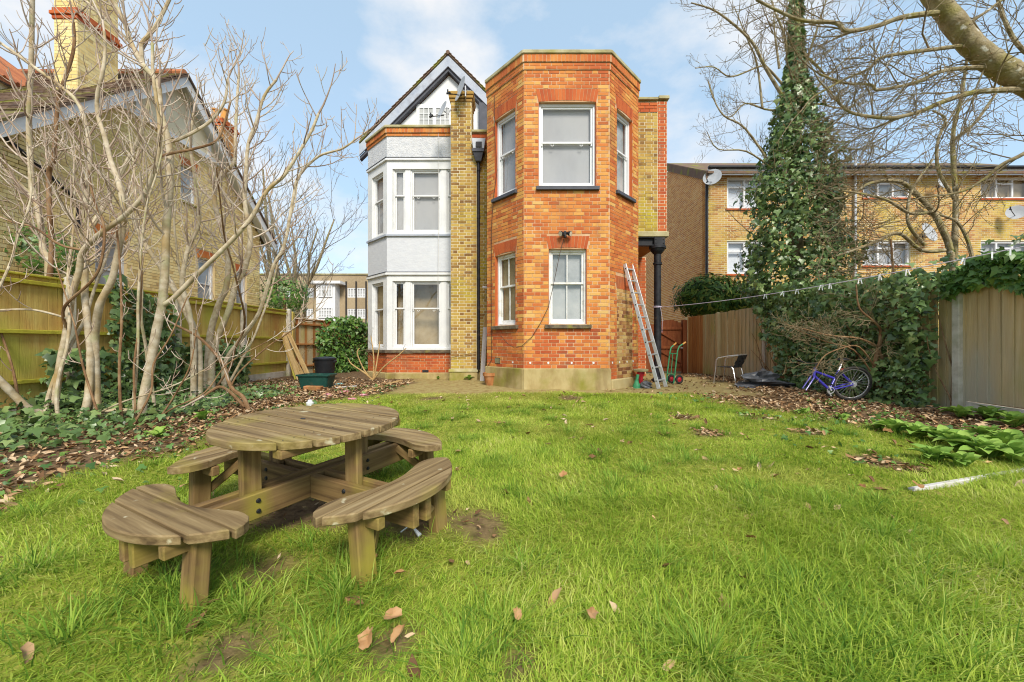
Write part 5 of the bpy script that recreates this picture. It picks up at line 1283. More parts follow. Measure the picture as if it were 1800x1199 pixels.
# ------------------------------------------------------------------ things along the house and fences
def lathe_thing(name, g, prof, mat, label, cat, n=28, rim=None):
    mb = MB(); mb.lathe(prof, (g.x, g.y, g.z), n); o = mb.build(name, M[mat], None, smooth=True); tag(o, label, cat); return o
g = G(862, 677); e = empty('flower_pot', g, 0, 'terracotta flower pot at the left foot of the bay tower', 'flower pot')
mb = MB(); mb.lathe([(.001, .0), (.105, .0), (.150, .21), (.168, .21), (.174, .28), (.155, .28), (.13, .22), (.001, .21)], g, 26); mb.build('body', M['terracotta'], e, smooth=True)
mb = MB(); mb.lathe([(.001, .22), (.138, .225)], g, 20); mb.build('soil', M['litter'], e)
g = G(848, 674); wp = empty('white_board', g, 0, 'tall grey white board leaning in the corner beside the downpipe', 'board')
a, b = P(847.5, 670, 9.9), P(853, 575, 10.08); a.z = .0; mb = MB(); lbar('plank', wp, 'wood_grey', a - g, b - g, .03, .11, up=(1, .3, 0)); 
b2 = P(853.5, 555, 10.09); lbar('end', wp, 'wood_new', b - g, b2 - g, .03, .085, up=(1, .3, 0))
# black dustbin
g = G(571, 668); e = empty('dustbin', g, 0, 'black plastic dustbin with lid beside the fence', 'dustbin')
mb = MB(); mb.lathe([(.001, .0), (.20, .0), (.255, .50), (.262, .50), (.262, .53), (.24, .53)], g, 32); mb.build('body', M['black_plastic'], e, smooth=True)
mb = MB(); mb.lathe([(.275, .515), (.28, .54), (.275, .56), (.20, .585), (.001, .60)], g, 32); mb.build('lid', M['black_plastic'], e, smooth=True)
for s in (-1, 1):
    mb = MB(); mb.box(g.x + s * .255 - .03, g.x + s * .255 + .03, g.y - .07, g.y + .07, g.z + .44, g.z + .50); mb.build('handle', M['black_plastic'], e, bevel=.01)
# green tub
g = G(557, 682); e = empty('storage_tub', g, 0, 'dark green plastic tub on the leaf litter before the dustbin', 'tub')
def rrect(hx, hy, r, n=6):
    p = []
    for cx, cy, a0 in ((hx - r, hy - r, 0), (-hx + r, hy - r, 90), (-hx + r, -hy + r, 180), (hx - r, -hy + r, 270)):
        p += [(cx + r * math.cos(R(a0 + 90 * k / n)), cy + r * math.sin(R(a0 + 90 * k / n))) for k in range(n + 1)]
    return p
def loft(mb, c, secs):
    b = len(mb.v); n = len(secs[0][0])
    for poly, z in secs: mb.v.extend([(c.x + x, c.y + y, c.z + z) for x, y in poly])
    for i in range(len(secs) - 1):
        for k in range(n): k2 = (k + 1) % n; mb.f.append((b + i * n + k, b + i * n + k2, b + (i + 1) * n + k2, b + (i + 1) * n + k))
    return mb
mb = MB(); loft(mb, g, [(rrect(.27, .17, .05), 0), (rrect(.325, .215, .06), .27), (rrect(.315, .205, .055), .27), (rrect(.26, .16, .05), .02)]); mb.f.append(tuple(range(27, -1, -1)))
mb.build('body', M['tub_green'], e, smooth=True)
mb = MB(); loft(mb, g, [(rrect(.325, .215, .06), .265), (rrect(.35, .24, .07), .265), (rrect(.35, .24, .07), .295), (rrect(.315, .205, .055), .295), (rrect(.315, .205, .055), .27)]); mb.build('rim', M['tub_green'], e, smooth=True)
# leaning planks at the fence corner
for i, (pa, pb, w, mt, lb_) in enumerate((((527, 669), (498, 586), .13, 'wood_new', 'long new timber plank leaning on the fence corner, nearest the tub'), ((521, 668), (497, 590), .09, 'fence_left', 'narrow green stained plank leaning behind the new timber plank'), ((544, 662), (506, 584), .11, 'wood_new', 'rightmost timber plank leaning on the fence corner, above the tub'), ((535, 664), (508, 620), .12, 'wood_new', 'short pale timber offcut leaning between the two long planks'))):
    a = G(*pa); b = P(pb[0], pb[1], 11.25 + i * .03); a.y = min(a.y, 10.6) + i * .04
    a = Vector(((pa[0] - HX) / F * a.y, a.y, zg(a.x, a.y) + .02))
    e = empty('timber_plank', a, 0, lb_, 'plank', 'planks leaning at the fence corner'); d = (b - a)
    lbar('plank', e, mt, (0, 0, 0), d, .028, w, up=(.9, .2, .3))
# planks on the ground
def ground_plank(p0, p1, w, h, mat, label, lift=.0):
    a, b = G(*p0), G(*p1); a.z += h / 2 + lift; b.z += h / 2 + lift; e = empty('timber_plank', a, 0, label, 'plank', 'planks lying on the ground'); lbar('plank', e, mat, (0, 0, 0), b - a, w, h); return e
ground_plank((640, 692), (703, 672), .10, .05, 'wood_new', 'timber length lying on the ground before the white bay')
ground_plank((1600, 862), (1830, 822), .035, .06, 'wood_grey', 'whitish timber edging half sunk in the grass at the right', -.042)
ground_plank((590, 684), (627, 681), .035, .02, 'wood_grey', 'thin white stick on the leaf litter beside the tub', .02)
# round stool, green sprayer, bag at the foot of the tower
g = G(1124, 679); g = Vector((g.x + .05, 8.75, 0)); e = empty('garden_stool', g, 0, 'round topped stool beside the foot of the ladder', 'stool')
zt = P(1124, 649, 8.75).z
mb = MB(); mb.lathe([(.001, zt - .0), (.16, zt), (.165, zt - .02), (.15, zt - .05), (.001, zt - .055)], g, 26); mb.build('seat', M['stone'], e, smooth=True)
mb = MB(); mb.lathe([(.075, zt - .05), (.085, zt - .10), (.05, zt - .17), (.045, .06), (.11, .0), (.001, 0)], g, 18); mb.build('pedestal', M['red_plastic'], e, smooth=True)
g = Vector((P(1119, 681, 8.45).x, 8.45, zg(2.6, 8.45))); e = empty('garden_sprayer', g, 0, 'green plastic sprayer bottle standing by the plinth corner', 'sprayer')
mb = MB(); mb.lathe([(.001, 0), (.085, 0), (.08, .06), (.045, .13), (.04, .17), (.001, .17)], g, 18); mb.build('base', M['green_paint'], e, smooth=True)
mb = MB(); mb.tube([g + Vector((0, 0, .16)), g + Vector((.03, 0, .29))], .032, 14); mb.build('neck', M['green_paint'], e, smooth=True)
def lump(name, g, sx, sy, sz, mat, label, cat, seed, n=18, sharp=1.0):
    rr = random.Random(seed); mb = MB(); rows = 9; b = 0
    ph = [(rr.uniform(0, 6), rr.uniform(0, 6), rr.randint(2, 5), rr.randint(1, 3)) for _ in range(6)]
    for i in range(rows):
        v = i / (rows - 1); zz = v; r0 = math.sqrt(max(0.0, 1 - v ** 2.2))
        for k in range(n):
            a = 2 * math.pi * k / n; q = 1 + .16 * sharp * sum(math.sin(p[2] * a + p[0] + 4 * v * p[3]) for p in ph) / 2
            mb.v.append((g.x + sx * r0 * q * math.cos(a), g.y + sy * r0 * q * math.sin(a), g.z + sz * zz * (.75 + .25 * q)))
    for i in range(rows - 1):
        for k in range(n): k2 = (k + 1) % n; mb.f.append((i * n + k, i * n + k2, (i + 1) * n + k2, (i + 1) * n + k))
    o = mb.build(name, M[mat], None); tag(o, label, cat); return o
lump('rubbish_bag', Vector((P(1135, 680, 8.4).x, 8.4, zg(2.8, 8.4) - .01)), .13, .12, .16, 'tarp', 'small dark rubbish bag between the sprayer and the ladder', 'bag', 3)
gt = G(1345, 680)
lump('plastic_sheet', gt + Vector((0, .1, -.01)), .42, .30, .36, 'tarp', 'crumpled black plastic sheet on the leaves beside the chair', 'plastic sheet', 9, 22, 2.4)
lump('plastic_sheet', G(1315, 681) + Vector((0, .0, -.01)), .22, .10, .05, 'tarp', 'flat dark strip of plastic left of the crumpled black sheet', 'plastic sheet', 12, 16, 1.5)
# red brick trough in front of tub, cup, litter
g = G(551, 687); mb = MB(); mb.hexa([(g.x - .17, g.y - .06, g.z), (g.x + .15, g.y - .05, g.z), (g.x + .17, g.y - .06, g.z + .09), (g.x - .18, g.y - .07, g.z + .10), (g.x - .16, g.y + .08, g.z), (g.x + .15, g.y + .08, g.z), (g.x + .17, g.y + .09, g.z + .09), (g.x - .18, g.y + .09, g.z + .10)])
o = mb.build('terracotta_trough', M['terracotta'], None, bevel=.012); tag(o, 'reddish terracotta trough lying in front of the green tub', 'trough')
g = G(545, 722); e = empty('plastic_cup', g, 0, 'white plastic cup on the ground just beyond the picnic table', 'cup')
mb = MB(); mb.lathe([(.001, 0), (.04, 0), (.052, .11), (.046, .11)], g, 16); mb.build('body', M['litter_white'], e, smooth=True)
mb = MB(); mb.lathe([(.055, .108), (.055, .125), (.035, .13), (.03, .16), (.001, .165)], g, 16); mb.build('lid', M['litter_white'], e, smooth=True)
for i, (px, py, mt, s, lb_) in enumerate(((575, 695, 'pink', .09, 'pink litter scrap right of the terracotta trough'), (607, 690, 'pink', .10, 'pink litter scrap midway between tub and fallen plank'), (620, 702, 'pink', .07, 'small pink scrap nearest the lawn edge'), (640, 695, 'pink', .08, 'pink scrap touching the fallen timber plank'), (597, 676, 'teal', .10, 'pale teal litter scrap behind the pink litter'), (458, 692, 'litter_white', .13, 'white crumpled litter left of the tub under the twigs'))):
    g = G(px, py); lump('litter_scrap', g, s, s * .7, s * .35, mt, lb_, 'litter', 40 + i, 10, 2.0)
mb = MB(); g = G(760, 948); mb.tube([G(704, 945) + Vector((0, 0, .03)), G(722, 941) + Vector((0, 0, .06)), G(738, 948) + Vector((0, 0, .02))], [.004, .004, .012], 6)
o = mb.build('plastic_strap', M['litter_white'], None); tag(o, 'white plastic strip in the bare earth under the front right bench', 'litter')
# ------------------------------------------------------------------ vegetation helpers
def catmull(pts, k=5):
    pts = [Vector(p) for p in pts]; out = []
    for i in range(len(pts) - 1):
        p0 = pts[max(i - 1, 0)]; p1 = pts[i]; p2 = pts[i + 1]; p3 = pts[min(i + 2, len(pts) - 1)]
        for j in range(k):
            t = j / k; out.append(.5 * ((2 * p1) + (p2 - p0) * t + (2 * p0 - 5 * p1 + 4 * p2 - p3) * t * t + (3 * p1 - p0 - 3 * p2 + p3) * t ** 3))
    out.append(pts[-1]); return out
def tubes(polys, K=6, sides=4):
    """polys: list of (points, r0, r1). Resampled to K rings, meshed in one go."""
    N = len(polys)
    if not N: return np.zeros((0, 3)), np.zeros((0, 4), int)
    Pn = np.zeros((N, K, 3)); Rn = np.zeros((N, K))
    for i, (pts, r0, r1) in enumerate(polys):
        a = np.asarray(pts, float); s = np.linspace(0, len(a) - 1, K); lo = np.minimum(s.astype(int), len(a) - 2); f = (s - lo)[:, None]
        Pn[i] = a[lo] * (1 - f) + a[lo + 1] * f; Rn[i] = np.linspace(r0, r1, K)
    T = np.gradient(Pn, axis=1); T /= np.linalg.norm(T, axis=2, keepdims=True) + 1e-9
    ref = np.where(np.abs(T[:, :1, 2:3]) > .9, np.array([1., 0, 0]), np.array([0, 0, 1.])) * np.ones_like(T)
    U = np.cross(T, ref); U /= np.linalg.norm(U, axis=2, keepdims=True) + 1e-9; W = np.cross(T, U)
    a = 2 * np.pi * np.arange(sides) / sides
    V = Pn[:, :, None, :] + Rn[:, :, None, None] * (U[:, :, None, :] * np.cos(a)[None, None, :, None] + W[:, :, None, :] * np.sin(a)[None, None, :, None])
    V = V.reshape(-1, 3)
    base = (np.arange(N) * K * sides)[:, None, None]; ring = (np.arange(K - 1) * sides)[None, :, None]; k = np.arange(sides)[None, None, :]; k2 = (k + 1) % sides
    Fq = np.stack([base + ring + k, base + ring + k2, base + ring + sides + k2, base + ring + sides + k], -1).reshape(-1, 4)
    return V, Fq
def rand_perp(d, rr):
    v = Vector((rr.gauss(0, 1), rr.gauss(0, 1), rr.gauss(0, 1))); v -= d * v.dot(d)
    return v.normalized() if v.length > 1e-4 else Vector((1, 0, 0))
def walk(p, d, L, rr, wig=.15, trop=.1, n=6, tv=(0, 0, 1)):
    pts = [p.copy()]; d = d.normalized(); tv = Vector(tv)
    for i in range(n):
        d = (d + Vector((rr.gauss(0, wig), rr.gauss(0, wig), rr.gauss(0, wig))) + tv * trop).normalized()
        p = p + d * (L / n); pts.append(p.copy())
    return pts
def spawn(pts, r0, r1, L0, lvl, rr, out, dens=5.0, ang=(35, 65), fl=.55, wig=.16, trop=.16, start=.25, rmin=.0018, bias=None, tv=(0, 0, 1), jitter=.35):
    """grow side branches along a polyline, recursively; appends (pts, r0, r1) to out"""
    seg = [(pts[i + 1] - pts[i]).length for i in range(len(pts) - 1)]; tot = sum(seg); n = max(1, int(tot * dens))
    if rr.random() < (tot * dens) % 1: n += 1
    for k in range(n):
        f = start + (1 - start) * (k + rr.uniform(.1, .9)) / n; f = min(f, .995)
        i = min(int(f * (len(pts) - 1)), len(pts) - 2); t = f * (len(pts) - 1) - i
        p = pts[i].lerp(pts[i + 1], t); d = (pts[i + 1] - pts[i]).normalized()
        q = rand_perp(d, rr)
        if bias: q = (q + Vector(bias)).normalized()
        a = R(rr.uniform(*ang)); nd = d * math.cos(a) + q * math.sin(a)
        L = L0 * (1 - .45 * f) * rr.uniform(1 - jitter, 1 + jitter); r = max(rmin, (r0 + (r1 - r0) * f) * rr.uniform(.4, .62))
        bp = walk(p, nd, L, rr, wig, trop, 6, tv); re = max(rmin * .7, r * .45)
        out.append((bp, r, re))
        if lvl > 0: spawn(bp, r, re, L * fl, lvl - 1, rr, out, dens * 1.35, ang, fl, wig, trop, .2, rmin, None, tv, jitter)
def crown_part(name, polys, mat, root, K=6, sides=4):
    V, Fq = tubes(polys, K, sides); o = link(name, npmesh(name, V, Fq, mat, True), None, root); return o
def stem_part(name, pts, r0, r1, mat, root, n=10, k=5, knob=0.0, rr=rng):
    q = catmull(pts, k); m = len(q)
    rad = [(r0 + (r1 - r0) * i / (m - 1)) * (1 + knob * rr.uniform(-1, 1)) for i in range(m)]
    mb = MB(); mb.tube(q, rad, n); mb.build(name, mat, root, smooth=True); return q

# ------------------------------------------------------------------ leaves
IVY_V = np.array([(0, 0, 0), (.30, -.12, .02), (.55, .22, -.04), (.26, .42, .03), (0, 1.0, -.10), (-.26, .42, .03), (-.55, .22, -.04), (-.30, -.12, .02), (0, .35, .06)], float)
IVY_V[:, 1] -= .1
IVY_F = np.array([(8, 0, 1), (8, 1, 2), (8, 2, 3), (8, 3, 4), (8, 4, 5), (8, 5, 6), (8, 6, 7), (8, 7, 0)])
def basis(nrm, tip):
    nrm = nrm / (np.linalg.norm(nrm, axis=1, keepdims=True) + 1e-9)
    y = tip - nrm * np.sum(tip * nrm, 1, keepdims=True); y /= np.linalg.norm(y, axis=1, keepdims=True) + 1e-9
    x = np.cross(y, nrm); return np.stack([x, y, nrm], -1)     # columns
def scatter_mesh(name, pV, pF, pos, B, sc, mat):
    N = len(pos); V = np.einsum('nij,kj->nki', B, pV) * sc[:, None, None] + pos[:, None, :]
    Fq = (np.arange(N) * len(pV))[:, None, None] + pF[None]
    return npmesh(name, V.reshape(-1, 3), Fq.reshape(-1, pF.shape[1]), mat)
def leaf_system(root, pos, nrm, size, mat, n_ind=0, pV=IVY_V, pF=IVY_F, tilt=.55, down=(0, 0, -1), part='leaf', stuff='leaves', seed=1, margin=-8, as_root=False):
    g = np.random.default_rng(seed); N = len(pos)
    nn = nrm / (np.linalg.norm(nrm, axis=1, keepdims=True) + 1e-9) + g.normal(0, tilt, (N, 3))
    tip = np.array(down)[None] + g.normal(0, .55, (N, 3)); B = basis(nn, tip); sc = size * np.clip(g.lognormal(-.16, .42, N), .3, 1.75)
    ind = np.zeros(N, bool)
    if n_ind:
        px = HX + pos[:, 0] / pos[:, 1] * F; py = HY - (pos[:, 2] - CAMZ) / pos[:, 1] * F
        ok = (px > 6) & (px < 1794) & (py > 6) & (py < 1193)
        face = np.sum(B[:, :, 2] * (np.array([0, 0, CAMZ]) - pos), 1); dd = np.linalg.norm(pos - np.array([0, 0, CAMZ]), axis=1)
        outm = np.sum(nn * 0, 1)
        score = np.where(ok, np.abs(face) / dd * sc / dd, -1) 
        idx = np.argsort(-score)[:n_ind]; ind[idx[score[idx] > 0]] = True
        me = npmesh(part, pV, pF, mat)
        for i in np.where(ind)[0]:
            m = Matrix([[*(B[i][r] * sc[i]), pos[i][r]] for r in range(3)] + [[0, 0, 0, 1]]); link(part, me, None, root, m)
    if (~ind).any():
        me = scatter_mesh(stuff, pV, pF, pos[~ind], B[~ind], sc[~ind], mat)
        if as_root: return link(stuff, me)
        o = link(stuff, me, None, root); o['kind'] = 'stuff'
def pw(Y, px): return px * Y / F

# ------------------------------------------------------------------ bare fig-like trees on the left
def bare_tree(label, stems, base, seed, lab_group='bare trees on the left', twig_mat='twig', L0=.95, dens=4.3, lvl=1, cat='tree', name='bare_tree', extra=()):
    rr = random.Random(seed); e = empty(name, base, 0, label, cat, lab_group); polys = []
    for (pts, w0, w1, mt, kw) in stems:
        P3 = [P(a, b, y) for a, b, y in pts]
        if not kw.get('air'):
            if P3[0].z < zg(P3[0].x, P3[0].y) + .12: P3[0].z = zg(P3[0].x, P3[0].y) - .04
            else: P3.insert(0, Vector((P3[0].x, P3[0].y, zg(P3[0].x, P3[0].y) - .04)))
        Y = pts[0][2]; r0, r1 = pw(Y, w0) / 2, pw(Y, w1) / 2
        q = stem_part('trunk' if w0 > 12 else 'branch', P3, r0, r1, M[mt], e, 10 if w0 > 8 else 7, 5, .05, rr)
        if kw.get('spawn', 1):
            spawn(q, r0 * .7, r1, kw.get('L', L0), kw.get('lvl', lvl), rr, polys, kw.get('dens', dens), (45, 82), .55, .09, .20, kw.get('start', .35), kw.get('rmin', .0052), (0, -.1, .1))
        if kw.get('tip', 1) and r1 > .004:
            tp = walk(q[-1], (q[-1] - q[-2]).normalized(), .7, rr, .12, .12, 6); polys.append((tp, r1, .005)); spawn(tp, r1, .005, .5, 1, rr, polys, 5, (40, 75), .6, .10, .20, .1, .005)
    for (bx, by, w0, lx, Ls) in extra:
        b = Vector((bx, by, zg(bx, by) - .04)); d0 = Vector((lx + rr.gauss(0, .12), rr.gauss(-.05, .12), 1)); r0 = w0 / 2
        q = walk(b, d0, Ls, rr, .11, .10, 12); q = stem_part('stem', q, r0, r0 * .35, M['bark_pale' if rr.random() < .6 else 'bark_brown'], e, 8, 3, .06, rr)
        spawn(q, r0 * .7, r0 * .35, .8, 1, rr, polys, 3.2, (45, 82), .55, .09, .20, .45, .005, (0, -.1, .1))
    crown_part('crown', polys, M[twig_mat], e, 6, 4)
    return e
yA, yB, yC = 5.3, 5.35, 7.6
bare_tree('pale barked bare tree with several leaning stems at the far left', [
    ([(99, 746, yA), (96, 715, yA), (105, 644, yA), (119, 573, yA), (125, 525, yA - .05), (139, 477, yA - .1), (145, 444, yA - .15), (173, 413, yA - .2), (217, 381, yA - .25), (249, 348, yA - .3), (267, 311, yA - .3), (278, 277, yA - .35), (280, 217, yA - .4), (269, 130, yA - .4), (268, 76, yA - .4)], 12, 4, 'bark_pale', {}),
    ([(136, 749, yA), (153, 710, yA), (159, 630, yA + .05), (153, 559, yA + .1), (149, 517, yA + .1), (150, 457, yA + .15), (150, 392, yA + .2), (152, 338, yA + .2), (158, 272, yA + .2), (150, 215, yA + .2), (128, 170, yA + .2), (60, 118, yA + .2), (0, 75, yA + .2)], 12, 5, 'bark_pale', {}),
    ([(170, 712, yA + .1), (167, 630, yA + .1), (167, 588, yA + .1), (176, 534, yA), (196, 494, yA), (207, 446, yA), (216, 400, yA), (217, 365, yA - .1), (208, 320, yA - .1), (195, 283, yA - .1), (184, 240, yA - .1), (173, 206, yA - .1), (171, 169, yA - .15), (180, 130, yA - .2), (185, 91, yA - .2), (183, 55, yA - .2)], 13, 4, 'bark_pale', {}),
    ([(-80, 600, yA - .6), (0, 670, yA - .4), (25, 695, yA - .3), (51, 718, yA - .2), (88, 730, yA)], 13, 11, 'bark_pale', {'spawn': 0, 'tip': 0, 'air': 1}),
    ([(77, 640, 6.0), (71, 573, 6.0), (82, 525, 6.0), (85, 460, 6.0), (76, 440, 6.0), (74, 409, 6.0), (65, 361, 6.0), (57, 340, 6.0), (54, 290, 6.0), (51, 236, 6.0), (52, 174, 5.9), (55, 108, 5.9), (57, 0, 5.8), (60, -60, 5.8)], 11, 6, 'bark_pale', {}),
    ([(70, 620, 5.9), (78, 560, 5.9), (87, 489, 5.8), (91, 435, 5.8), (87, 370, 5.7), (86, 305, 5.7), (95, 280, 5.6), (97, 239, 5.6), (104, 169, 5.6), (119, 126, 5.6), (130, 82, 5.6), (129, 39, 5.6)], 9, 4, 'bark_brown', {}),
    ([(60, 348, 6.0), (22, 312, 5.9), (-10, 280, 5.8)], 7, 5, 'bark_pale', {'air': 1, 'spawn': 0}),
    ([(160, 400, 5.4), (190, 350, 5.5), (215, 300, 5.6), (245, 240, 5.6), (262, 170, 5.6), (250, 110, 5.6), (228, 74, 5.6), (195, 43, 5.6), (152, 4, 5.6)], 8, 5, 'bark_pale', {'air': 1}),
    ([(145, 440, 5.2), (105, 430, 5.1), (60, 400, 5.0), (20, 390, 5.0), (-20, 370, 5.0)], 4, 3, 'bark_brown', {'air': 1, 'L': .6}),
    ([(120, 560, 5.2), (60, 545, 5.0), (0, 545, 4.9)], 4, 3, 'bark_pale', {'air': 1, 'L': .5}),
    ([(116, 575, 5.25), (113, 540, 5.1), (160, 495, 5.0), (178, 460, 4.95), (183, 400, 4.95), (165, 350, 4.95), (155, 300, 4.95)], 5, 3, 'bark_brown', {'air': 1, 'L': .6}),
    ], P(120, 746, yA), 21, extra=[(-6.1, 5.2, .05, -.12, 4.4), (-5.8, 5.1, .042, .18, 4.0), (-6.3, 4.6, .04, .02, 3.6)])
bare_tree('pale barked bare tree with forked upright trunk left of centre', [
    ([(255, 745, yB), (250, 715, yB), (264, 644, yB), (275, 582, yB), (284, 539, yB), (289, 488, yB), (291, 440, yB), (293, 392, yB), (299, 327, yB), (298, 262, yB), (290, 225, yB), (282, 195, yB), (277, 147, yB), (258, 122, yB), (249, 110, yB), (235, 85, yB), (225, 60, yB), (215, 30, yB), (190, -10, yB)], 15, 6, 'bark_pale', {}),
    ([(289, 535, yB), (305, 524, yB), (349, 480, yB - .05), (400, 430, yB - .1), (440, 385, yB - .1), (470, 335, yB - .1), (498, 310, yB - .1), (518, 280, yB - .1), (545, 235, yB - .1), (560, 200, yB - .1)], 9, 4, 'bark_pale', {'air': 1, 'L': .8}),
    ([(290, 240, yB), (305, 248, yB), (345, 230, yB), (375, 208, yB), (395, 178, yB), (400, 140, yB)], 6, 4, 'bark_pale', {'air': 1, 'L': .7}),
    ([(252, 118, yB), (248, 85, yB), (252, 72, yB), (271, 50, yB), (297, 0, yB), (310, -40, yB)], 7, 5, 'bark_pale', {'air': 1, 'L': .7}),
    ([(278, 277, yB - .05), (300, 270, yB - .1), (340, 262, yB - .1), (380, 248, yB - .1), (395, 215, yB - .1), (405, 180, yB - .1)], 5, 3, 'bark_brown', {'air': 1, 'L': .6}),
    ([(165, 735, 5.2), (200, 722, 5.25), (250, 725, yB)], 8, 9, 'bark_pale', {'air': 1, 'spawn': 0, 'tip': 0}),
    ], P(250, 745, yB), 22, extra=[(-4.9, 5.2, .042, .28, 3.8), (-5.1, 5.7, .042, -.05, 4.2)])
bare_tree('pale barked bare tree leaning towards the house over the fence panel', [
    ([(372, 640, yC), (377, 611, yC), (386, 585, yC), (403, 543, yC), (414, 503, yC), (431, 470, yC), (440, 420, yC), (432, 370, yC), (430, 340, yC), (432, 310, yC), (436, 256, yC), (450, 216, yC), (464, 170, yC), (486, 140, yC)], 12, 4, 'bark_pale', {'L': 1.2}),
    ([(365, 645, yC + .1), (370, 585, yC + .1), (386, 531, yC + .1), (398, 503, yC + .1), (400, 440, yC + .1), (380, 370, yC + .1), (378, 332, yC + .1), (394, 304, yC + .1), (412, 284, yC + .1), (414, 240, yC + .1), (416, 190, yC + .1), (420, 130, yC + .1)], 12, 4, 'bark_pale', {'L': 1.2}),
    ([(395, 640, yC), (420, 600, yC), (455, 550, yC - .1), (480, 470, yC - .2), (500, 430, yC - .2), (515, 350, yC - .2), (525, 310, yC - .2), (560, 275, yC - .2), (600, 262, yC - .2), (625, 245, yC - .2)], 8, 3, 'bark_pale', {'L': 1.0}),
    ([(340, 600, 6.6), (330, 540, 6.6), (320, 500, 6.6), (330, 440, 6.6), (350, 390, 6.6), (345, 330, 6.6), (335, 260, 6.6), (340, 200, 6.6)], 10, 4, 'bark_pale', {'L': 1.1}),
    ([(350, 640, 6.7), (345, 590, 6.7), (318, 530, 6.7), (290, 480, 6.8), (262, 440, 6.8), (240, 400, 6.8), (215, 330, 6.8), (190, 290, 6.8)], 12, 5, 'bark_pale', {'L': .9, 'dens': 2.0}),
    ], P(380, 640, yC), 23, extra=[(-5.8, 7.4, .055, .25, 4.8), (-5.6, 7.7, .05, .4, 5.0), (-5.5, 7.2, .045, .5, 4.4)])
bare_tree('tangle of thin brown stems sprouting from a stump beside the table', [
    ([(438, 732, 5.9), (434, 712, 5.9), (426, 697, 5.9), (410, 685, 5.9), (400, 665, 5.95), (393, 641, 6.0), (370, 612, 6.1), (345, 590, 6.2), (310, 572, 6.3)], 8, 4, 'bark_brown', {'L': .6, 'dens': 2}),
    ([(430, 715, 5.9), (405, 690, 5.8), (385, 680, 5.7), (360, 695, 5.6)], 6, 4, 'bark_brown', {'air': 1, 'spawn': 0}),
    ([(402, 690, 5.9), (420, 655, 5.9), (470, 610, 5.9), (500, 590, 5.9), (540, 560, 5.9)], 3, 2, 'bark_brown', {'air': 1, 'L': .4}),
    ([(215, 765, 5.1), (211, 700, 5.1), (210, 640, 5.1), (214, 560, 5.1), (211, 470, 5.15), (205, 400, 5.2)], 5, 3, 'bark_brown', {'L': .5, 'dens': 2}),
    ([(241, 765, 5.0), (237, 700, 5.0), (236, 640, 5.0), (246, 560, 5.0), (249, 480, 5.0), (248, 430, 5.0)], 4, 2.5, 'bark_brown', {'L': .5, 'dens': 2}),
    ([(255, 760, 5.0), (280, 735, 4.95), (310, 690, 4.9), (335, 640, 4.9), (345, 580, 4.95)], 3.5, 2, 'bark_brown', {'L': .5, 'dens': 2}),
    ([(230, 760, 4.95), (265, 690, 5.0), (270, 640, 5.05), (300, 590, 5.1), (330, 520, 5.2)], 4, 2, 'bark_brown', {'L': .5, 'dens': 2}),
    ([(180, 755, 5.05), (160, 690, 5.1), (145, 640, 5.1), (135, 590, 5.1), (128, 560, 5.1), (100, 470, 5.2)], 4, 2, 'bark_brown', {'L': .5, 'dens': 2}),
    ([(250, 765, 4.9), (300, 720, 4.8), (360, 690, 4.8), (400, 640, 4.9), (470, 600, 5.0)], 3, 1.5, 'bark_brown', {'L': .4, 'dens': 2}),
    ([(34, 740, 5.2), (30, 690, 5.2), (20, 640, 5.2), (0, 580, 5.2)], 5, 3, 'bark_brown', {'L': .4, 'dens': 2}),
    ([(170, 728, 5.2), (220, 705, 5.1), (300, 680, 5.0), (360, 650, 5.0)], 3, 2, 'bark_pale', {'air': 1, 'L': .4}),
    ], P(300, 745, 5.2), 24, twig_mat='twig')

# ------------------------------------------------------------------ generic bare tree for the distance
def far_tree(label, base, h, spread, seed, mat='bark_olive', tmat='twig_far', lean=(0, 0), group='bare trees behind the houses', trunks=3, rmin=.008, lvl=3, name='bare_tree', L=.5):
    rr = random.Random(seed); e = empty(name, base, 0, label, 'tree', group); polys = []; base = Vector(base)
    for k in range(trunks):
        a = rr.uniform(0, 6.28); d = Vector((math.cos(a) * .22 + lean[0], math.sin(a) * .22 + lean[1], 1)); q = walk(base + Vector((math.cos(a), math.sin(a), 0)) * .1, d, h * rr.uniform(.6, .8), rr, .10, .08, 9)
        stem_part('trunk', q, h * .013, h * .003, M[mat], e, 8, 3, .05, rr)
        spawn(q, h * .009, h * .003, h * spread, lvl, rr, polys, 7.0 / h * 1.6, (25, 50), .58, .12, .10, .25, rmin)
    crown_part('crown', polys, M[tmat], e, 5, 3)
far_tree('mossy bare tree between the gabled house and the white bay', (-10.6, 19.0, 0), 9.5, .36, 5, lean=(.16, 0), trunks=4, rmin=.007, group='bare trees behind the houses')
far_tree('bare tree just behind the left chimneys', (-12.5, 22.0, 0), 13.0, .30, 6, trunks=3, rmin=.009)
far_tree('twiggy bare tree above the flats, right of the brick house', (11.3, 28.0, 0), 18.0, .30, 8, trunks=4, rmin=.010)
far_tree('smaller bare tree over the flats roof near the ivy tree', (15.0, 30.0, 0), 16.0, .28, 9, trunks=3, rmin=.010)

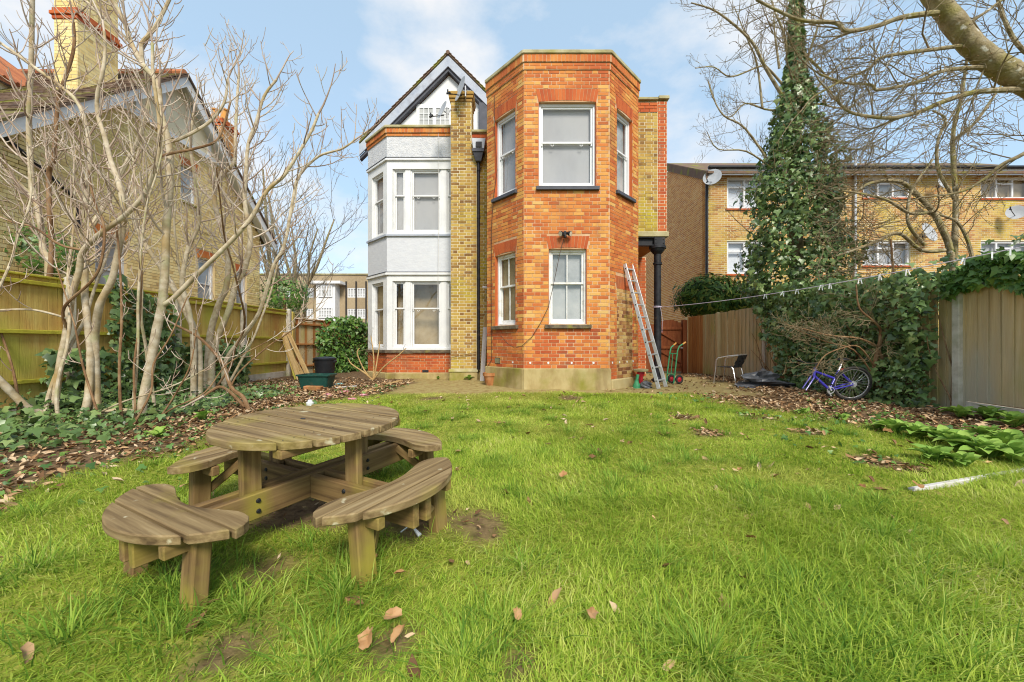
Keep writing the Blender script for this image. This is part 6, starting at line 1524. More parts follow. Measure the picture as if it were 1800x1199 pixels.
# ------------------------------------------------------------------ ivy-clad tree behind the right fence
TX, TY = 6.95, 9.75
it = empty('ivy_tree', (TX, TY, 0), 0, 'tall tree wrapped in dark ivy rising behind the right fence', 'tree')
rr = random.Random(31)
tq = stem_part('trunk', [(TX, TY, -.1), (TX + .05, TY, 2), (TX - .05, TY, 4.5), (TX + .02, TY, 7), (TX - .02, TY, 9.5), (TX + .05, TY, 12)], .20, .07, M['bark_olive'], it, 12, 4, .05, rr)
polys = []
tb_ = [([(1388, 190), (1345, 118), (1320, 72), (1262, 22), (1215, 5)], .045), ([(1385, 160), (1350, 120), (1335, 117), (1285, 135), (1255, 118), (1222, 120)], .03), ([(1372, 195), (1345, 192), (1310, 182), (1285, 205), (1265, 195), (1246, 145)], .025),
       ([(1362, 300), (1310, 226), (1272, 203), (1252, 168), (1244, 138)], .03), ([(1360, 298), (1312, 266), (1262, 262), (1243, 232)], .025), ([(1390, 130), (1378, 60), (1362, 20), (1350, -20)], .04),
       ([(1400, 170), (1420, 100), (1440, 40), (1455, -10)], .035), ([(1400, 110), (1420, 103), (1440, 120), (1460, 140), (1480, 147)], .04), ([(1398, 215), (1440, 150), (1480, 110), (1520, 80)], .03),
       ([(1395, 190), (1440, 183), (1480, 190), (1540, 175)], .03), ([(1395, 240), (1440, 235), (1480, 205), (1530, 150)], .03), ([(1340, 190), (1330, 110), (1310, 60), (1290, 10)], .028), ([(1370, 120), (1362, 60), (1360, 25)], .03)]
for pts_, r in tb_:
    dy = rr.uniform(-.9, .5); n = len(pts_)
    q = stem_part('branch', [P(a, b, TY + dy * i / n) for i, (a, b) in enumerate(pts_)], r, r * .3, M['bark_olive'], it, 7, 4, .05, rr)
    spawn(q, r * .6, r * .3, .75, 2, rr, polys, 4.2, (30, 65), .6, .2, .12, .2, .0035)
for z in np.linspace(2.5, 11.5, 26):
    a = rr.uniform(0, 6.28); q = walk(Vector((TX, TY, z)), Vector((math.cos(a), math.sin(a) * .6 - .2, .25)), rr.uniform(1.2, 2.2), rr, .16, .06, 8); polys.append((q, .016, .006)); spawn(q, .014, .006, .8, 1, rr, polys, 4, (30, 65), .6, .2, .12, .3, .0035)
# old twiggy tangle inside the ivy
for k in range(120):
    z = rr.uniform(2.2, 5.6); a = rr.uniform(0, 6.28); p = Vector((TX + math.cos(a) * .6 + .2, TY - .75 - rr.random() * .4, z))
    q = walk(p, Vector((rr.uniform(-.3, 1), -.5, rr.uniform(-.4, .5))), rr.uniform(.6, 1.4), rr, .28, -.02, 8); polys.append((q, .009, .004)); spawn(q, .008, .004, .5, 1, rr, polys, 4, (30, 70), .6, .25, .0, .2, .0035)
crown_part('crown', polys, M['twig_olive'], it, 6, 4)
g_ = np.random.default_rng(5)
prof_z = np.array([.6, 1.6, 2.36, 3.3, 4.4, 5.2, 5.8, 6.5, 7.15, 7.8, 9.2, 11.5]); prof_r = np.array([.45, .6, 1.25, 1.30, 1.0, .88, .86, .62, .36, .22, .15, .10])
N = 27000; z = prof_z[0] + (prof_z[-1] - prof_z[0]) * g_.beta(1.15, 2.2, N); rad = np.interp(z, prof_z, prof_r); a = g_.uniform(0, 2 * np.pi, N)
lump_ = .42 + 1.0 * fbm(a * 1.3, z, 1.25, 21) + .25 * fbm(a * 3, z, 2.6, 22); rf_ = rad * lump_ * np.sqrt(g_.uniform(.30, 1.0, N))
gap = fbm(a * 2.0, z, 1.5, 33); keep = gap > .32; hole = (g_.random(N) < .45) | (gap > .44); keep &= hole
keep &= ~((np.sin(a) > .35) & (g_.random(N) < .7))
xs = TX + .0 + rf_ * np.cos(a); ys = TY + rf_ * np.sin(a) * .75
pos = np.stack([xs, ys, z + g_.normal(0, .05, N)], 1)[keep]; nrm = np.stack([np.cos(a), np.sin(a), .35 * np.ones(N)], 1)[keep]
leaf_system(it, pos, nrm, .095, M['ivy'], 260, seed=2, part='leaf', stuff='leaves')

# ------------------------------------------------------------------ ivy on the right fence
iv = empty('fence_ivy', (6.4, 7.8, 0), 0, 'dense dark ivy covering the fence behind the blue bicycle', 'ivy')
N = 9500; v = g_.random(N); yv = 10.6 - v * 4.85; z = g_.uniform(.02, 2.45, N)
top = np.interp(yv, [5.7, 6.1, 6.8, 7.6, 8.6, 9.6, 10.6], [1.95, 2.1, 2.15, 2.25, 2.3, 2.1, 1.95]) + .35 * (fbm(yv, yv * 0, 1.6, 3) - .5)
edge = np.interp(z, [0, .6, 1.2, 1.9, 2.4], [8.9, 9.0, 9.3, 10.0, 10.2]); keep = (z < top) & (yv < edge + .5 * (fbm(z, z * 0, 2.0, 9) - .5))
near = 5.85 + .45 * (fbm(z, z * 0 + 5, 1.8, 4) - .2) - .35 * sst(1.3, 2.0, z); keep &= yv > near
bulge = .12 + .8 * fbm(yv, z, 1.0, 12) * sst(2.6, .9, np.abs(z - 1.0)) + .12 * fbm(yv, z, 3.0, 13)
xb = np.interp(yv, [5.7, 8.0, 10.15, 10.6], [6.6, 6.52, 6.43, 6.3]); xs = xb - bulge * g_.uniform(.15, 1.0, N) ** .7
pos = np.stack([xs, yv, z], 1)[keep]; pos[:, 2] = np.maximum(pos[:, 2] + zgn(pos[:, 0], pos[:, 1]), zgn(pos[:, 0], pos[:, 1]) + .02)
nrm = np.stack([-np.ones(N), -.45 * np.ones(N), .45 * np.ones(N)], 1)[keep]
leaf_system(iv, pos, nrm, .085, M['ivy'], 300, tilt=.5, seed=3)
polys = []
for k in range(60):
    y = rr.uniform(5.9, 10.0); q = walk(Vector((np.interp(y, [5.7, 10.15], [6.55, 6.38]), y, 0)), Vector((-.05, rr.uniform(-.3, .3), 1)), rr.uniform(.8, 1.8), rr, .15, .12, 8); polys.append((q, .012, .005))
crown_part('stems', polys, M['bark_brown'], iv, 7, 5)
# brighter ivy hanging over the near panel and beyond the fence
iv2 = empty('fence_ivy', (6.6, 5.0, 1.5), 0, 'bright green ivy hanging over the pale fence panel at the right edge', 'ivy')
N = 2600; yv = g_.uniform(3.4, 6.0, N); h = g_.random(N) ** 1.4; drop = np.interp(yv, [3.4, 4.6, 5.1, 5.5, 6.0], [1.0, .9, .55, .35, .35]) * (.5 + fbm(yv, yv * 0, 2.2, 6)); z = 2.05 + .1 * np.sin(5 * yv) - h * drop
pos = np.stack([6.66 - .18 * g_.random(N) - .10 * (1 - h), yv, z], 1); nrm = np.stack([-np.ones(N), -.5 * np.ones(N), .6 * np.ones(N)], 1)
leaf_system(iv2, pos, nrm, .082, M['ivy_bright'], 200, seed=4)
pos2 = np.stack([g_.uniform(6.5, 9.0, 3800), g_.uniform(5.0, 10.5, 3800), g_.uniform(1.5, 2.75, 3800)], 1)
pos2 = pos2[pos2[:, 2] < 1.9 + .9 * fbm(pos2[:, 0] * 1.2, pos2[:, 1], 1.0, 15)]
iv3 = empty('ivy_hedge', (7.6, 7.8, 0), 0, 'ivy hedge topping the fence in front of the flats lower windows', 'ivy')
leaf_system(iv3, pos2, np.tile(np.array([[-.5, -.6, .7]]), (len(pos2), 1)), .10, M['ivy'], 150, seed=6)

# ------------------------------------------------------------------ leafless shrub before the ivy, arching stems
def shrub(label, base, stems, seed, mat='bark_brown', tmat='twig_olive', L=.5, dens=4, cat='shrub', lvl=1, trop=.02, wig=.16, name='bare_shrub'):
    rr = random.Random(seed); e = empty(name, base, 0, label, cat, 'leafless shrubs'); polys = []
    for pts_, w0, w1 in stems:
        Y = pts_[0][2]; q = stem_part('stem', [P(*p) for p in pts_], pw(Y, w0) / 2, pw(Y, w1) / 2, M[mat], e, 7, 4, .06, rr)
        if L: spawn(q, pw(Y, w0) * .3, pw(Y, w1) * .4, L, lvl, rr, polys, dens, (25, 60), .6, wig, trop, .35, .003)
    if polys: crown_part('crown', polys, M[tmat], e, 6, 4)
b_ = G(1553, 694)
shrub('brown leafless shrub with forked stems right of the bicycle', b_, [
    ([(1552, 694, 6.75), (1540, 665, 6.7), (1538, 640, 6.7), (1548, 600, 6.65), (1560, 575, 6.6), (1575, 540, 6.6), (1572, 500, 6.6), (1568, 450, 6.6), (1566, 420, 6.6)], 8, 2.5),
    ([(1556, 692, 6.75), (1566, 670, 6.7), (1556, 640, 6.7), (1545, 615, 6.65), (1548, 580, 6.6), (1530, 560, 6.5), (1510, 540, 6.5), (1505, 500, 6.5)], 7, 2),
    ([(1545, 610, 6.6), (1510, 595, 6.5), (1460, 590, 6.3), (1420, 580, 6.3), (1380, 570, 6.3)], 4, 1.5), ([(1560, 575, 6.6), (1600, 535, 6.4), (1650, 505, 6.2), (1700, 485, 6.1)], 4, 1.5),
    ([(1538, 645, 6.7), (1510, 610, 6.4), (1480, 612, 6.3), (1450, 625, 6.2), (1434, 648, 6.2)], 3, 1.5), ([(1532, 655, 6.7), (1500, 615, 6.5), (1450, 600, 6.4), (1390, 575, 6.3)], 3, 1.5)], 51, L=.6, dens=7, lvl=2)
b_ = G(655, 667)
shrub('pale leafless shrub at the corner of the white bay', b_, [
    ([(656, 668, 9.8), (657, 630, 9.8), (652, 590, 9.85)], 3, 1.5), ([(656, 668, 9.8), (675, 645, 9.7), (700, 625, 9.6), (714, 612, 9.6)], 3, 1.5), ([(655, 668, 9.8), (640, 655, 9.7), (618, 640, 9.6), (612, 630, 9.6)], 3.5, 1.5), ([(657, 668, 9.8), (662, 640, 9.8), (668, 600, 9.9)], 3, 1.5), ([(654, 668, 9.8), (640, 650, 9.8), (628, 622, 9.8), (632, 612, 9.8)], 3, 1.5)], 52, 'wood_new', 'twig_olive', .5, 3)

# ------------------------------------------------------------------ overhanging alder on the right (trunk out of frame)
al = empty('alder_tree', (8.3, 4.9, 0), 0, 'overhanging bare tree with thick mossy limb at the top right', 'tree')
rr = random.Random(61); polys = []
stem_part('trunk', [(8.3, 4.9, -.1), (8.1, 4.85, 1.5), (7.6, 4.8, 2.9), tuple(P(1900, 205, 4.7))], .30, .17, M['bark_olive'], al, 14, 4, .04, rr)
yl = 4.6
limb = [([(1900, 205, 4.7), (1800, 142, yl), (1770, 125, yl), (1740, 106, yl), (1702, 72, yl), (1668, 28, yl), (1642, -5, yl), (1600, -70, yl)], 38, 27, 1),
        ([(1655, 22, yl), (1620, 25, yl - .05), (1580, 32, yl - .1), (1540, 46, yl - .1), (1490, 55, yl - .2), (1476, 44, yl - .2), (1460, 39, yl - .2), (1410, 36, yl - .3), (1370, 20, yl - .3), (1330, 0, yl - .3)], 9, 4, 1),
        ([(1695, 80, yl), (1640, 87, yl), (1580, 95, yl), (1545, 103, yl), (1525, 122, yl), (1483, 140, yl), (1430, 170, yl)], 7, 3, 1),
        ([(1785, 122, yl), (1740, 118, yl), (1660, 124, yl), (1610, 145, yl), (1545, 158, yl), (1530, 149, yl), (1485, 146, yl), (1440, 130, yl)], 8, 3, 1),
        ([(1860, 165, 4.7), (1800, 158, yl), (1730, 160, yl), (1690, 168, yl), (1650, 182, yl), (1615, 197, yl), (1570, 207, yl), (1530, 205, yl), (1492, 196, yl), (1470, 175, yl)], 10, 4, 1),
        ([(1950, 160, 5.2), (1860, 230, 5.4), (1800, 270, 5.5), (1760, 290, 5.6), (1730, 315, 5.7), (1690, 337, 5.8), (1640, 345, 5.9)], 9, 3, 1),
        ([(1900, 150, 5), (1800, 90, 5), (1760, 20, 5), (1750, -40, 5)], 8, 4, 1), ([(1688, 47, yl), (1720, 30, yl), (1760, 0, yl), (1790, -30, yl)], 5, 3, 1),
        ([(1600, 340, 8.5), (1560, 318, 8.5), (1515, 322, 8.5), (1470, 350, 8.5), (1440, 360, 8.5)], 7, 3, 1)]
for pts_, w0, w1, sp_ in limb[:-1]:
    r0, r1 = pw(pts_[0][2], w0) / 2, pw(pts_[0][2], w1) / 2
    q = stem_part('limb', [P(*p) for p in pts_], r0, r1, M['bark_olive'], al, 12 if w0 > 20 else 8, 5, .05, rr)
    spawn(q, min(r0, .02), min(r1, .012), .95, 2, rr, polys, 6.0 if w0 < 20 else 3.6, (25, 70), .62, .22, .02, .15, .0030, (-.1, .1, -.25))
    tp = walk(q[-1], (q[-1] - q[-2]).normalized(), .8, rr, .2, .0, 6); polys.append((tp, min(r1, .012), .003)); spawn(tp, .008, .003, .5, 1, rr, polys, 5, (25, 70), .6, .2, 0, .1, .0022)
crown_part('crown', polys, M['twig_olive'], al, 6, 4)
# little cones on the twigs
ends = [np.array(p[0][-1]) for p in polys if rr.random() < .5] + [np.array(p[0][4]) for p in polys if rr.random() < .12]
ends = np.array(ends); ic = np.array([(0, 0, 1), (.45, 0, 0), (-.22, .39, 0), (-.22, -.39, 0), (0, 0, -1)], float); icf = np.array([(0, 1, 2), (0, 2, 3), (0, 3, 1), (4, 2, 1), (4, 3, 2), (4, 1, 3)])
Bm = basis(nrg.normal(0, 1, (len(ends), 3)) * .4 + np.array([0, 0, 1]), nrg.normal(0, 1, (len(ends), 3)))
o = link('cones', scatter_mesh('cones', ic, icf, ends, Bm, nrg.uniform(.008, .016, len(ends)), M['bark_brown']), None, al); o['kind'] = 'stuff'

# small trees behind the right fence
def mid_tree(label, stems, seed, Ls=.9):
    rr = random.Random(seed); b = P(*stems[0][0][0]); b.z = 0; e = empty('bare_tree', b, 0, label, 'tree', 'bare trees between the fence and the flats'); polys = []
    for pts_, w0, w1 in stems:
        Y = pts_[0][2]; P3 = [P(*p) for p in pts_]
        q = stem_part('trunk' if w0 > 8 else 'branch', P3, pw(Y, w0) / 2, pw(Y, w1) / 2, M['bark_olive'], e, 9, 4, .05, rr)
        spawn(q, pw(Y, w0) * .3, pw(Y, w1) * .4, Ls, 2, rr, polys, 2.6, (30, 65), .62, .2, .04, .25, .004)
    crown_part('crown', polys, M['twig_olive'], e, 6, 4)
mid_tree('slender upright bare tree behind the fence, before the flats dish', [([(1678, 620, 9.0), (1678, 450, 9.0), (1680, 350, 9.0), (1676, 290, 9.0), (1676, 230, 9.0), (1690, 170, 9.0), (1700, 100, 9.0)], 10, 4), ([(1678, 350, 9.0), (1650, 300, 8.9), (1648, 250, 8.9), (1662, 210, 8.9), (1640, 195, 8.9)], 6, 3), ([(1678, 245, 9.0), (1710, 220, 8.8), (1740, 180, 8.7), (1760, 150, 8.7)], 6, 3)], 71)
mid_tree('leaning mossy bare tree behind the fence with arching boughs', [([(1690, 620, 8.6), (1672, 450, 8.6), (1655, 400, 8.6), (1640, 372, 8.6), (1620, 350, 8.6), (1600, 330, 8.6), (1575, 318, 8.5), (1530, 322, 8.4), (1490, 345, 8.3), (1465, 350, 8.3)], 11, 4), ([(1640, 372, 8.6), (1600, 375, 8.4), (1560, 352, 8.3), (1520, 342, 8.2), (1480, 335, 8.2)], 6, 3), ([(1660, 440, 8.6), (1620, 440, 8.4), (1580, 410, 8.3), (1540, 425, 8.2), (1500, 440, 8.2), (1470, 450, 8.2)], 7, 3), ([(1625, 430, 8.5), (1600, 400, 8.4), (1595, 370, 8.4), (1605, 330, 8.4), (1640, 280, 8.4)], 6, 3), ([(1700, 620, 8.8), (1710, 470, 8.8), (1690, 400, 8.8), (1660, 380, 8.8), (1610, 370, 8.7)], 7, 3)], 72)

# ------------------------------------------------------------------ conifer bush over the far fence
def bush(label, c, rx, ry, rz, n, mat, size, seed, cat='bush', n_ind=0, name='evergreen_bush', pV=None, pF=None, group=None):
    g = np.random.default_rng(seed); e = empty(name, (c[0], c[1], 0), 0, label, cat, group)
    d = g.normal(0, 1, (n, 3)); d /= np.linalg.norm(d, axis=1, keepdims=True); r = g.uniform(.45, 1, n) ** .6 * (.75 + .5 * fbm(d[:, 0] * 3, d[:, 2] * 3 + d[:, 1], 1.0, seed))
    pos = np.array(c) + d * r[:, None] * np.array([rx, ry, rz]); pos = pos[pos[:, 2] > .05]; d = d[:len(pos)]
    kw = {} if pV is None else dict(pV=pV, pF=pF)
    leaf_system(e, pos, d + np.array([0, 0, .3]), size, mat, n_ind, seed=seed, down=(0, -.2, .6) if pV is not None else (0, 0, -1), **kw)
    mb = MB(); mb.tube([(c[0], c[1], -.1), (c[0], c[1], c[2])], .05, 7); mb.build('trunk', M['bark_brown'], e)
SPV = np.array([(-.10, 0, 0), (.10, 0, 0), (.22, .45, .03), (.0, 1.0, -.03), (-.22, .45, .03)], float); SPF = np.array([(0, 1, 2, 2), ]) 
SPF = np.array([(0, 1, 2), (0, 2, 4), (4, 2, 3)])
SPV[:, 0] *= .55
bush('dark green conifer bush rising behind the closeboard fence', P(1248, 525, 13.4), 1.25, .7, .85, 4200, M['conifer'], .20, 81, 'bush', pV=SPV, pF=SPF)
bush('dark green conifer bush joined to the ivy tree behind the fence', P(1312, 530, 13.0), .8, .7, .7, 2000, M['conifer'], .20, 82, 'bush', pV=SPV, pF=SPF)
bush('yellow green bush at the foot of the gabled house', P(60, 445, 7.6), .8, .6, .65, 1500, M['ivy_bright'], .06, 83)
bush('pale green bush below the far flats beside the fence', P(500, 520, 14.5), 1.0, .8, .8, 1500, M['ivy_bright'], .07, 84)
# ivy clump on the fence behind the dustbin
g5 = np.random.default_rng(91); N = 2600
ivb = empty('fence_ivy', (-5.9, 13.2, 0), 0, 'glossy variegated ivy heaped over the fence behind the dustbin', 'ivy')
t_ = g5.random(N); x0 = -6.15 + .75 * t_; y0 = 12.3 + 2.6 * t_; zt = np.interp(t_, [0, .15, .5, .8, 1], [1.25, 1.75, 1.9, 1.75, 1.2]); z = g5.random(N) * zt
pos = np.stack([x0 + .1 + .45 * g5.random(N) * (.4 + fbm(t_ * 4, z, 1.3, 7)), y0 - .2 * g5.random(N), z], 1)
leaf_system(ivb, pos, np.tile(np.array([[.7, -.7, .4]]), (N, 1)), .10, M['ivy_bright'], 80, seed=92)
polys = []; rr = random.Random(93)
for k in range(70):
    t = rr.random(); q = walk(Vector((-6.2 + .8 * t + .15, 12.2 + 2.7 * t, rr.uniform(.9, 1.7))), Vector((rr.uniform(-.5, .5), -.3, -.3)), rr.uniform(.4, .9), rr, .3, -.12, 7); polys.append((q, .006, .003))
crown_part('stems', polys, M['bark_brown'], ivb, 7, 3)

# ------------------------------------------------------------------ ivy on the left fence and as ground cover
ivl = empty('fence_ivy', (-6.4, 7.2, 0), 0, 'dark ivy climbing the left fence between the bare trunks', 'ivy')
N = 5200; yv = g5.uniform(3.6, 9.6, N); z = g5.uniform(0, 2.1, N)
dn = fbm(yv, z, .75, 17) + .25 * np.exp(-((yv - 7.6) / 1.0) ** 2) - .10 * z * (np.abs(yv - 7.6) > 1.2) + .25 * (z < .9) - .15
keep = dn > .46; pos = np.stack([np.interp(yv, [3, 11.4], [-6.75, -6.45]) + .10 + .35 * g5.random(N) * fbm(yv, z, 1.2, 3), yv, z], 1)[keep]
pos[:, 2] += zgn(pos[:, 0], pos[:, 1])
leaf_system(ivl, pos, np.tile(np.array([[.85, -.45, .35]]), (len(pos), 1)), .10, M['ivy'], 220, seed=94)
# ground ivy: nobody could count it
N = 5200; x = g5.uniform(-6.6, -3.6, N); y = g5.uniform(3.4, 7.6, N)
dens = sst(-3.9, -4.9, x + .5 * (fbm(x, y, 1.0, 19) - .5) + .0 * y) * sst(3.3, 4.2, y + .8 * (fbm(x, y, 1.2, 23) - .5)); keep = (g5.random(N) < dens * (.35 + fbm(x, y, 1.6, 29)))
h = .03 + .16 * g5.random(N) ** 2 + .25 * sst(-5.6, -6.3, x) * g5.random(N)
pos = np.stack([x, y, zgn(x, y) + h], 1)[keep]
o = leaf_system(None, pos, np.tile(np.array([[.1, -.35, 1.0]]), (len(pos), 1)), .075, M['ivy'], 0, seed=95, down=(.3, -1, -.2), stuff='ground_ivy', as_root=True)
tag(o, 'creeping dark ivy covering the ground under the bare trees', 'ivy', kind='stuff')

# ------------------------------------------------------------------ broad-leaved plants on the right
def broad_leaf(L=1.0, W=.25, nseg=6):
    V = []; Fq = []
    for i in range(nseg + 1):
        t = i / nseg; w = W * math.sin(math.pi * min(1, t * .93 + .07)) ** .8 * (1 if i < nseg else .05); zc = .42 * math.sin(t * 1.9) - .28 * t * t
        V += [(-w, t * L, zc + .10 * w / W), (0, t * L, zc), (w, t * L, zc + .10 * w / W)]
    for i in range(nseg):
        a = i * 3; Fq += [(a, a + 1, a + 4, a + 3), (a + 1, a + 2, a + 5, a + 4)]
    return np.array(V), np.array(Fq)
bv, bf = broad_leaf(); leaf_me = npmesh('leaf', bv, bf, M['comfrey'], True)
spots = [(1575, 762, .30, 'at the left end of the green patch'), (1612, 770, .30, 'second from the left end of the green patch'), (1652, 778, .30, 'in the left half of the green patch'), (1640, 812, .26, 'nearest the pale timber edging, left'), (1690, 792, .34, 'in the middle of the green patch'),
         (1735, 806, .36, 'right of the middle of the green patch'), (1775, 790, .36, 'near the right edge of the picture'), (1790, 815, .36, 'at the right edge, nearest the timber edging'), (1735, 775, .32, 'behind the middle of the green patch'), (1690, 735, .32, 'against the concrete fence base, left'),
         (1740, 738, .32, 'against the concrete fence base, middle'), (1785, 752, .34, 'against the concrete fence base, right'), (1545, 755, .20, 'small, left of the patch on the leaf litter'), (1480, 738, .16, 'small, alone on the leaves before the bicycle'), (1412, 728, .16, 'small and low, left of the bicycle plants'), (1690, 822, .24, 'low, just behind the timber edging')]
rr = random.Random(77)
for (px, py, L, lb_) in spots:
    g = G(px, py); e = empty('broadleaf_plant', g, rr.uniform(0, 6.28), 'green broad leaved plant ' + lb_, 'plant', 'broad leaved plants in the right border')
    n = rr.randint(16, 22); L *= .78
    for k in range(n):
        a = 2.399 * k + rr.uniform(-.3, .3); f = k / n; s = L * (1.0 - .35 * f) * rr.uniform(.8, 1.15)
        m = Matrix.Translation((.02 * math.cos(a), .02 * math.sin(a), .01)) @ Matrix.Rotation(a, 4, 'Z') @ Matrix.Rotation(R(2 + 62 * f + rr.uniform(-10, 10)), 4, 'X') @ Matrix.Rotation(rr.uniform(-.3, .3), 4, 'Y') @ Matrix.Diagonal((s * rr.uniform(.85, 1.1), s, s * rr.uniform(.6, 1.1), 1))
        link('leaf', leaf_me, None, e, m, local=True)
rr = random.Random(78)
for (px, py, L, lb_) in [(565, 664, .0, ''), (800, 668, .13, 'tuft of small weeds at the foot of the stock brick pier'), (825, 668, .15, 'larger weed tuft at the pier plinth beside the white board'), (278, 770, .14, 'low round leaved weed before the brown stems'), (355, 740, .16, 'round leaved weed left of the table top'), (770, 667, .10, 'small weed at the plinth of the white bay')]:
    if not L: continue
    g = G(px, py); e = empty('weed', g, 0, lb_, 'weed', 'weeds')
    for k in range(14):
        a = 2.4 * k; s = L * rr.uniform(.6, 1.1); m = Matrix.Rotation(a, 4, 'Z') @ Matrix.Rotation(R(10 + 50 * rr.random()), 4, 'X') @ Matrix.Diagonal((s * 1.3, s, s, 1)); link('leaf', leaf_me, None, e, m, local=True)

# ------------------------------------------------------------------ fallen leaves
LFV = np.array([(-.30, 0, .22), (0, -.85, .10), (.26, 0, .30), (0, .95, .22), (-.22, -.45, .26), (.30, -.35, .12), (.16, .5, .30), (-.34, .42, .08), (0, 0, -.04)], float); LFF = np.array([(8, 1, 5), (8, 5, 2), (8, 2, 6), (8, 6, 3), (8, 3, 7), (8, 7, 0), (8, 0, 4), (8, 4, 1)])
def litter(n, xr, yr, fn, seed, label, name='leaf_litter', size=.046):
    g = np.random.default_rng(seed); x = g.uniform(*xr, n); y = g.uniform(*yr, n); k = g.random(n) < fn(x, y); x, y = x[k], y[k]
    pos = np.stack([x, y, zgn(x, y) + .006 + .03 * g.random(len(x)) ** 2], 1)
    B = basis(np.stack([g.normal(0, .42, len(x)), g.normal(0, .42, len(x)), np.ones(len(x))], 1), g.normal(0, 1, (len(x), 3)))
    o = link(name, scatter_mesh(name, LFV, LFF, pos, B, size * g.uniform(.35, 1.35, len(x)), M['litter'])); tag(o, label, 'leaf litter', kind='stuff')
litter(15000, (-6.6, -2.4), (2.4, 11.0), lambda x, y: (1 - lawn_mask(x, y)) * sst(10.8, 8.5, y) * (.35 + .9 * fbm(x, y, 1.3, 41)), 101, 'brown leaf litter under the bare trees on the left')
litter(17000, (1.8, 6.6), (3.0, 12.2), lambda x, y: (1 - lawn_mask(x, y)) * (1 - .93 * path_mask(x, y)) * (.35 + .9 * fbm(x, y, 1.3, 43)), 102, 'reddish brown leaf litter along the right fence')
litter(1100, (-4, 5), (1.0, 7.6), lambda x, y: .22 + .3 * fbm(x, y, 1, 44), 103, 'thin scatter of brown leaves across the lawn', size=.05)
g6 = np.random.default_rng(105); N = 5200; x = np.concatenate([g6.uniform(-6.2, -2.3, 3400), g6.uniform(2.6, 5.6, 1800)]); y = np.concatenate([g6.uniform(2.6, 9.5, 3400), g6.uniform(3.4, 7.4, 1800)])
k_ = g6.random(N) < (fbm(x, y, 1.1, 61) > .47) * .9 * (1 - .7 * lawn_mask(x, y)); x, y = x[k_], y[k_]; pos = np.stack([x, y, zgn(x, y) + .015 + .04 * g6.random(len(x))], 1)
o = leaf_system(None, pos, np.tile(np.array([[0, -.3, 1.0]]), (len(pos), 1)), .042, M['ivy_bright'], 0, seed=106, down=(.3, -1, -.2), stuff='low_weeds', as_root=True)
tag(o, 'low green weeds scattered through the leaf litter', 'weeds', kind='stuff')
litter(9000, (-4, 5), (1.0, 7.6), lambda x, y: np.clip(.55 - lawn_mask(x, y), 0, 1) * (x > -2.6) * (x < 3.2), 104, 'small brown debris in the bare patches of the lawn', size=.03)
# the large fallen leaves on the lawn
n_l = 14; star = []
for k in range(22):
    a = 2 * math.pi * k / 22; r = (.95 if k % 4 == 0 else .80 if k % 2 else .86) * (1 + .14 * math.sin(5 * k + 1)); star.append((r * math.cos(a), .72 * r * math.sin(a), .34 * r * abs(math.sin(a)) ** 1.5 + .10 * math.sin(3 * a)))
dl = MB(); dl.v = star + [(0, 0, -.05)]; dl.f = [(k, (k + 1) % 22, 22) for k in range(22)]; dl_me = dl.mesh('fallen_leaf', fix=False); dl_me.materials.append(M['leaf_dry'])
LL_ = [(690, 1108, .075, 'big curled dry leaf at the front, topmost of three'), (702, 1140, .07, 'pale dry leaf at the front, right one of three'), (645, 1150, .075, 'brown dry leaf at the front, left one of three'), (1040, 1103, .06, 'orange brown dry leaf in the front lawn centre'), (909, 1104, .045, 'small dry leaf left of the orange leaf at the front'),
       (1320, 962, .05, 'dry leaf pair alone in the middle right lawn'), (990, 846, .06, 'dry brown leaf in the mid lawn by tall grass'), (703, 1028, .05, 'dry leaf in front of the right front bench'), (1300, 836, .045, 'yellowish dry leaf in the mid right lawn'), (1613, 866, .08, 'long orange dry leaf by the end of the timber edging'), (1515, 868, .05, 'dark curled leaf left of the timber edging'), (657, 1000, .05, 'curled dry leaf at the foot of the front bench leg'), (1560, 766, .08, 'pale orange leaf left of the broad leaved plants'), (203, 805, .06, 'orange leaf on the litter left of the benches')]
for px, py, s, lb_ in LL_:
    g = G(px, py); o = link('fallen_leaf', dl_me, None, None, Matrix.Translation(g + Vector((0, 0, .055))) @ Matrix.Rotation(rng.uniform(0, 6), 4, 'Z') @ Matrix.Rotation(rng.gauss(.2, .25), 4, 'X') @ Matrix.Rotation(rng.gauss(0, .25), 4, 'Y') @ Matrix.Scale(s * .62, 4)); tag(o, lb_, 'leaf', 'large fallen leaves')

# ------------------------------------------------------------------ grass
def grass_mesh(name, x, y, h, w, bend, az, seg, seed):
    g = np.random.default_rng(seed); n = len(x); z = zgn(x, y) - .006
    t = np.linspace(0, 1, seg + 1); az2 = az + g.normal(0, .25, n)
    dirx, diry = np.cos(az), np.sin(az); sx, sy = -np.sin(az2), np.cos(az2)
    V = np.zeros((n, 2 * seg + 1, 3)); 
    for i in range(seg + 1):
        s = t[i]; out = h * bend * s ** 1.7; up_ = h * (s * (1 - .18 * bend) - .42 * np.minimum(bend, 1.15) * s ** 2.4)
        cx = x + dirx * out; cy = y + diry * out; cz = z + np.maximum(up_, .004 + .012 * s); ww = w * (1 - s ** 1.6) * .5 + .0003
        if i < seg:
            V[:, 2 * i] = np.stack([cx - sx * ww, cy - sy * ww, cz], 1); V[:, 2 * i + 1] = np.stack([cx + sx * ww, cy + sy * ww, cz], 1)
        else: V[:, 2 * seg] = np.stack([cx, cy, cz], 1)
    k = 2 * seg + 1; fs = []
    for i in range(seg - 1):
        a = 2 * i; fs += [(a, a + 1, a + 3), (a, a + 3, a + 2)]
    a = 2 * (seg - 1); fs.append((a, a + 1, a + 2)); fs = np.array(fs)
    Fq = (np.arange(n) * k)[:, None, None] + fs[None]
    return V.reshape(-1, 3), Fq.reshape(-1, 3)
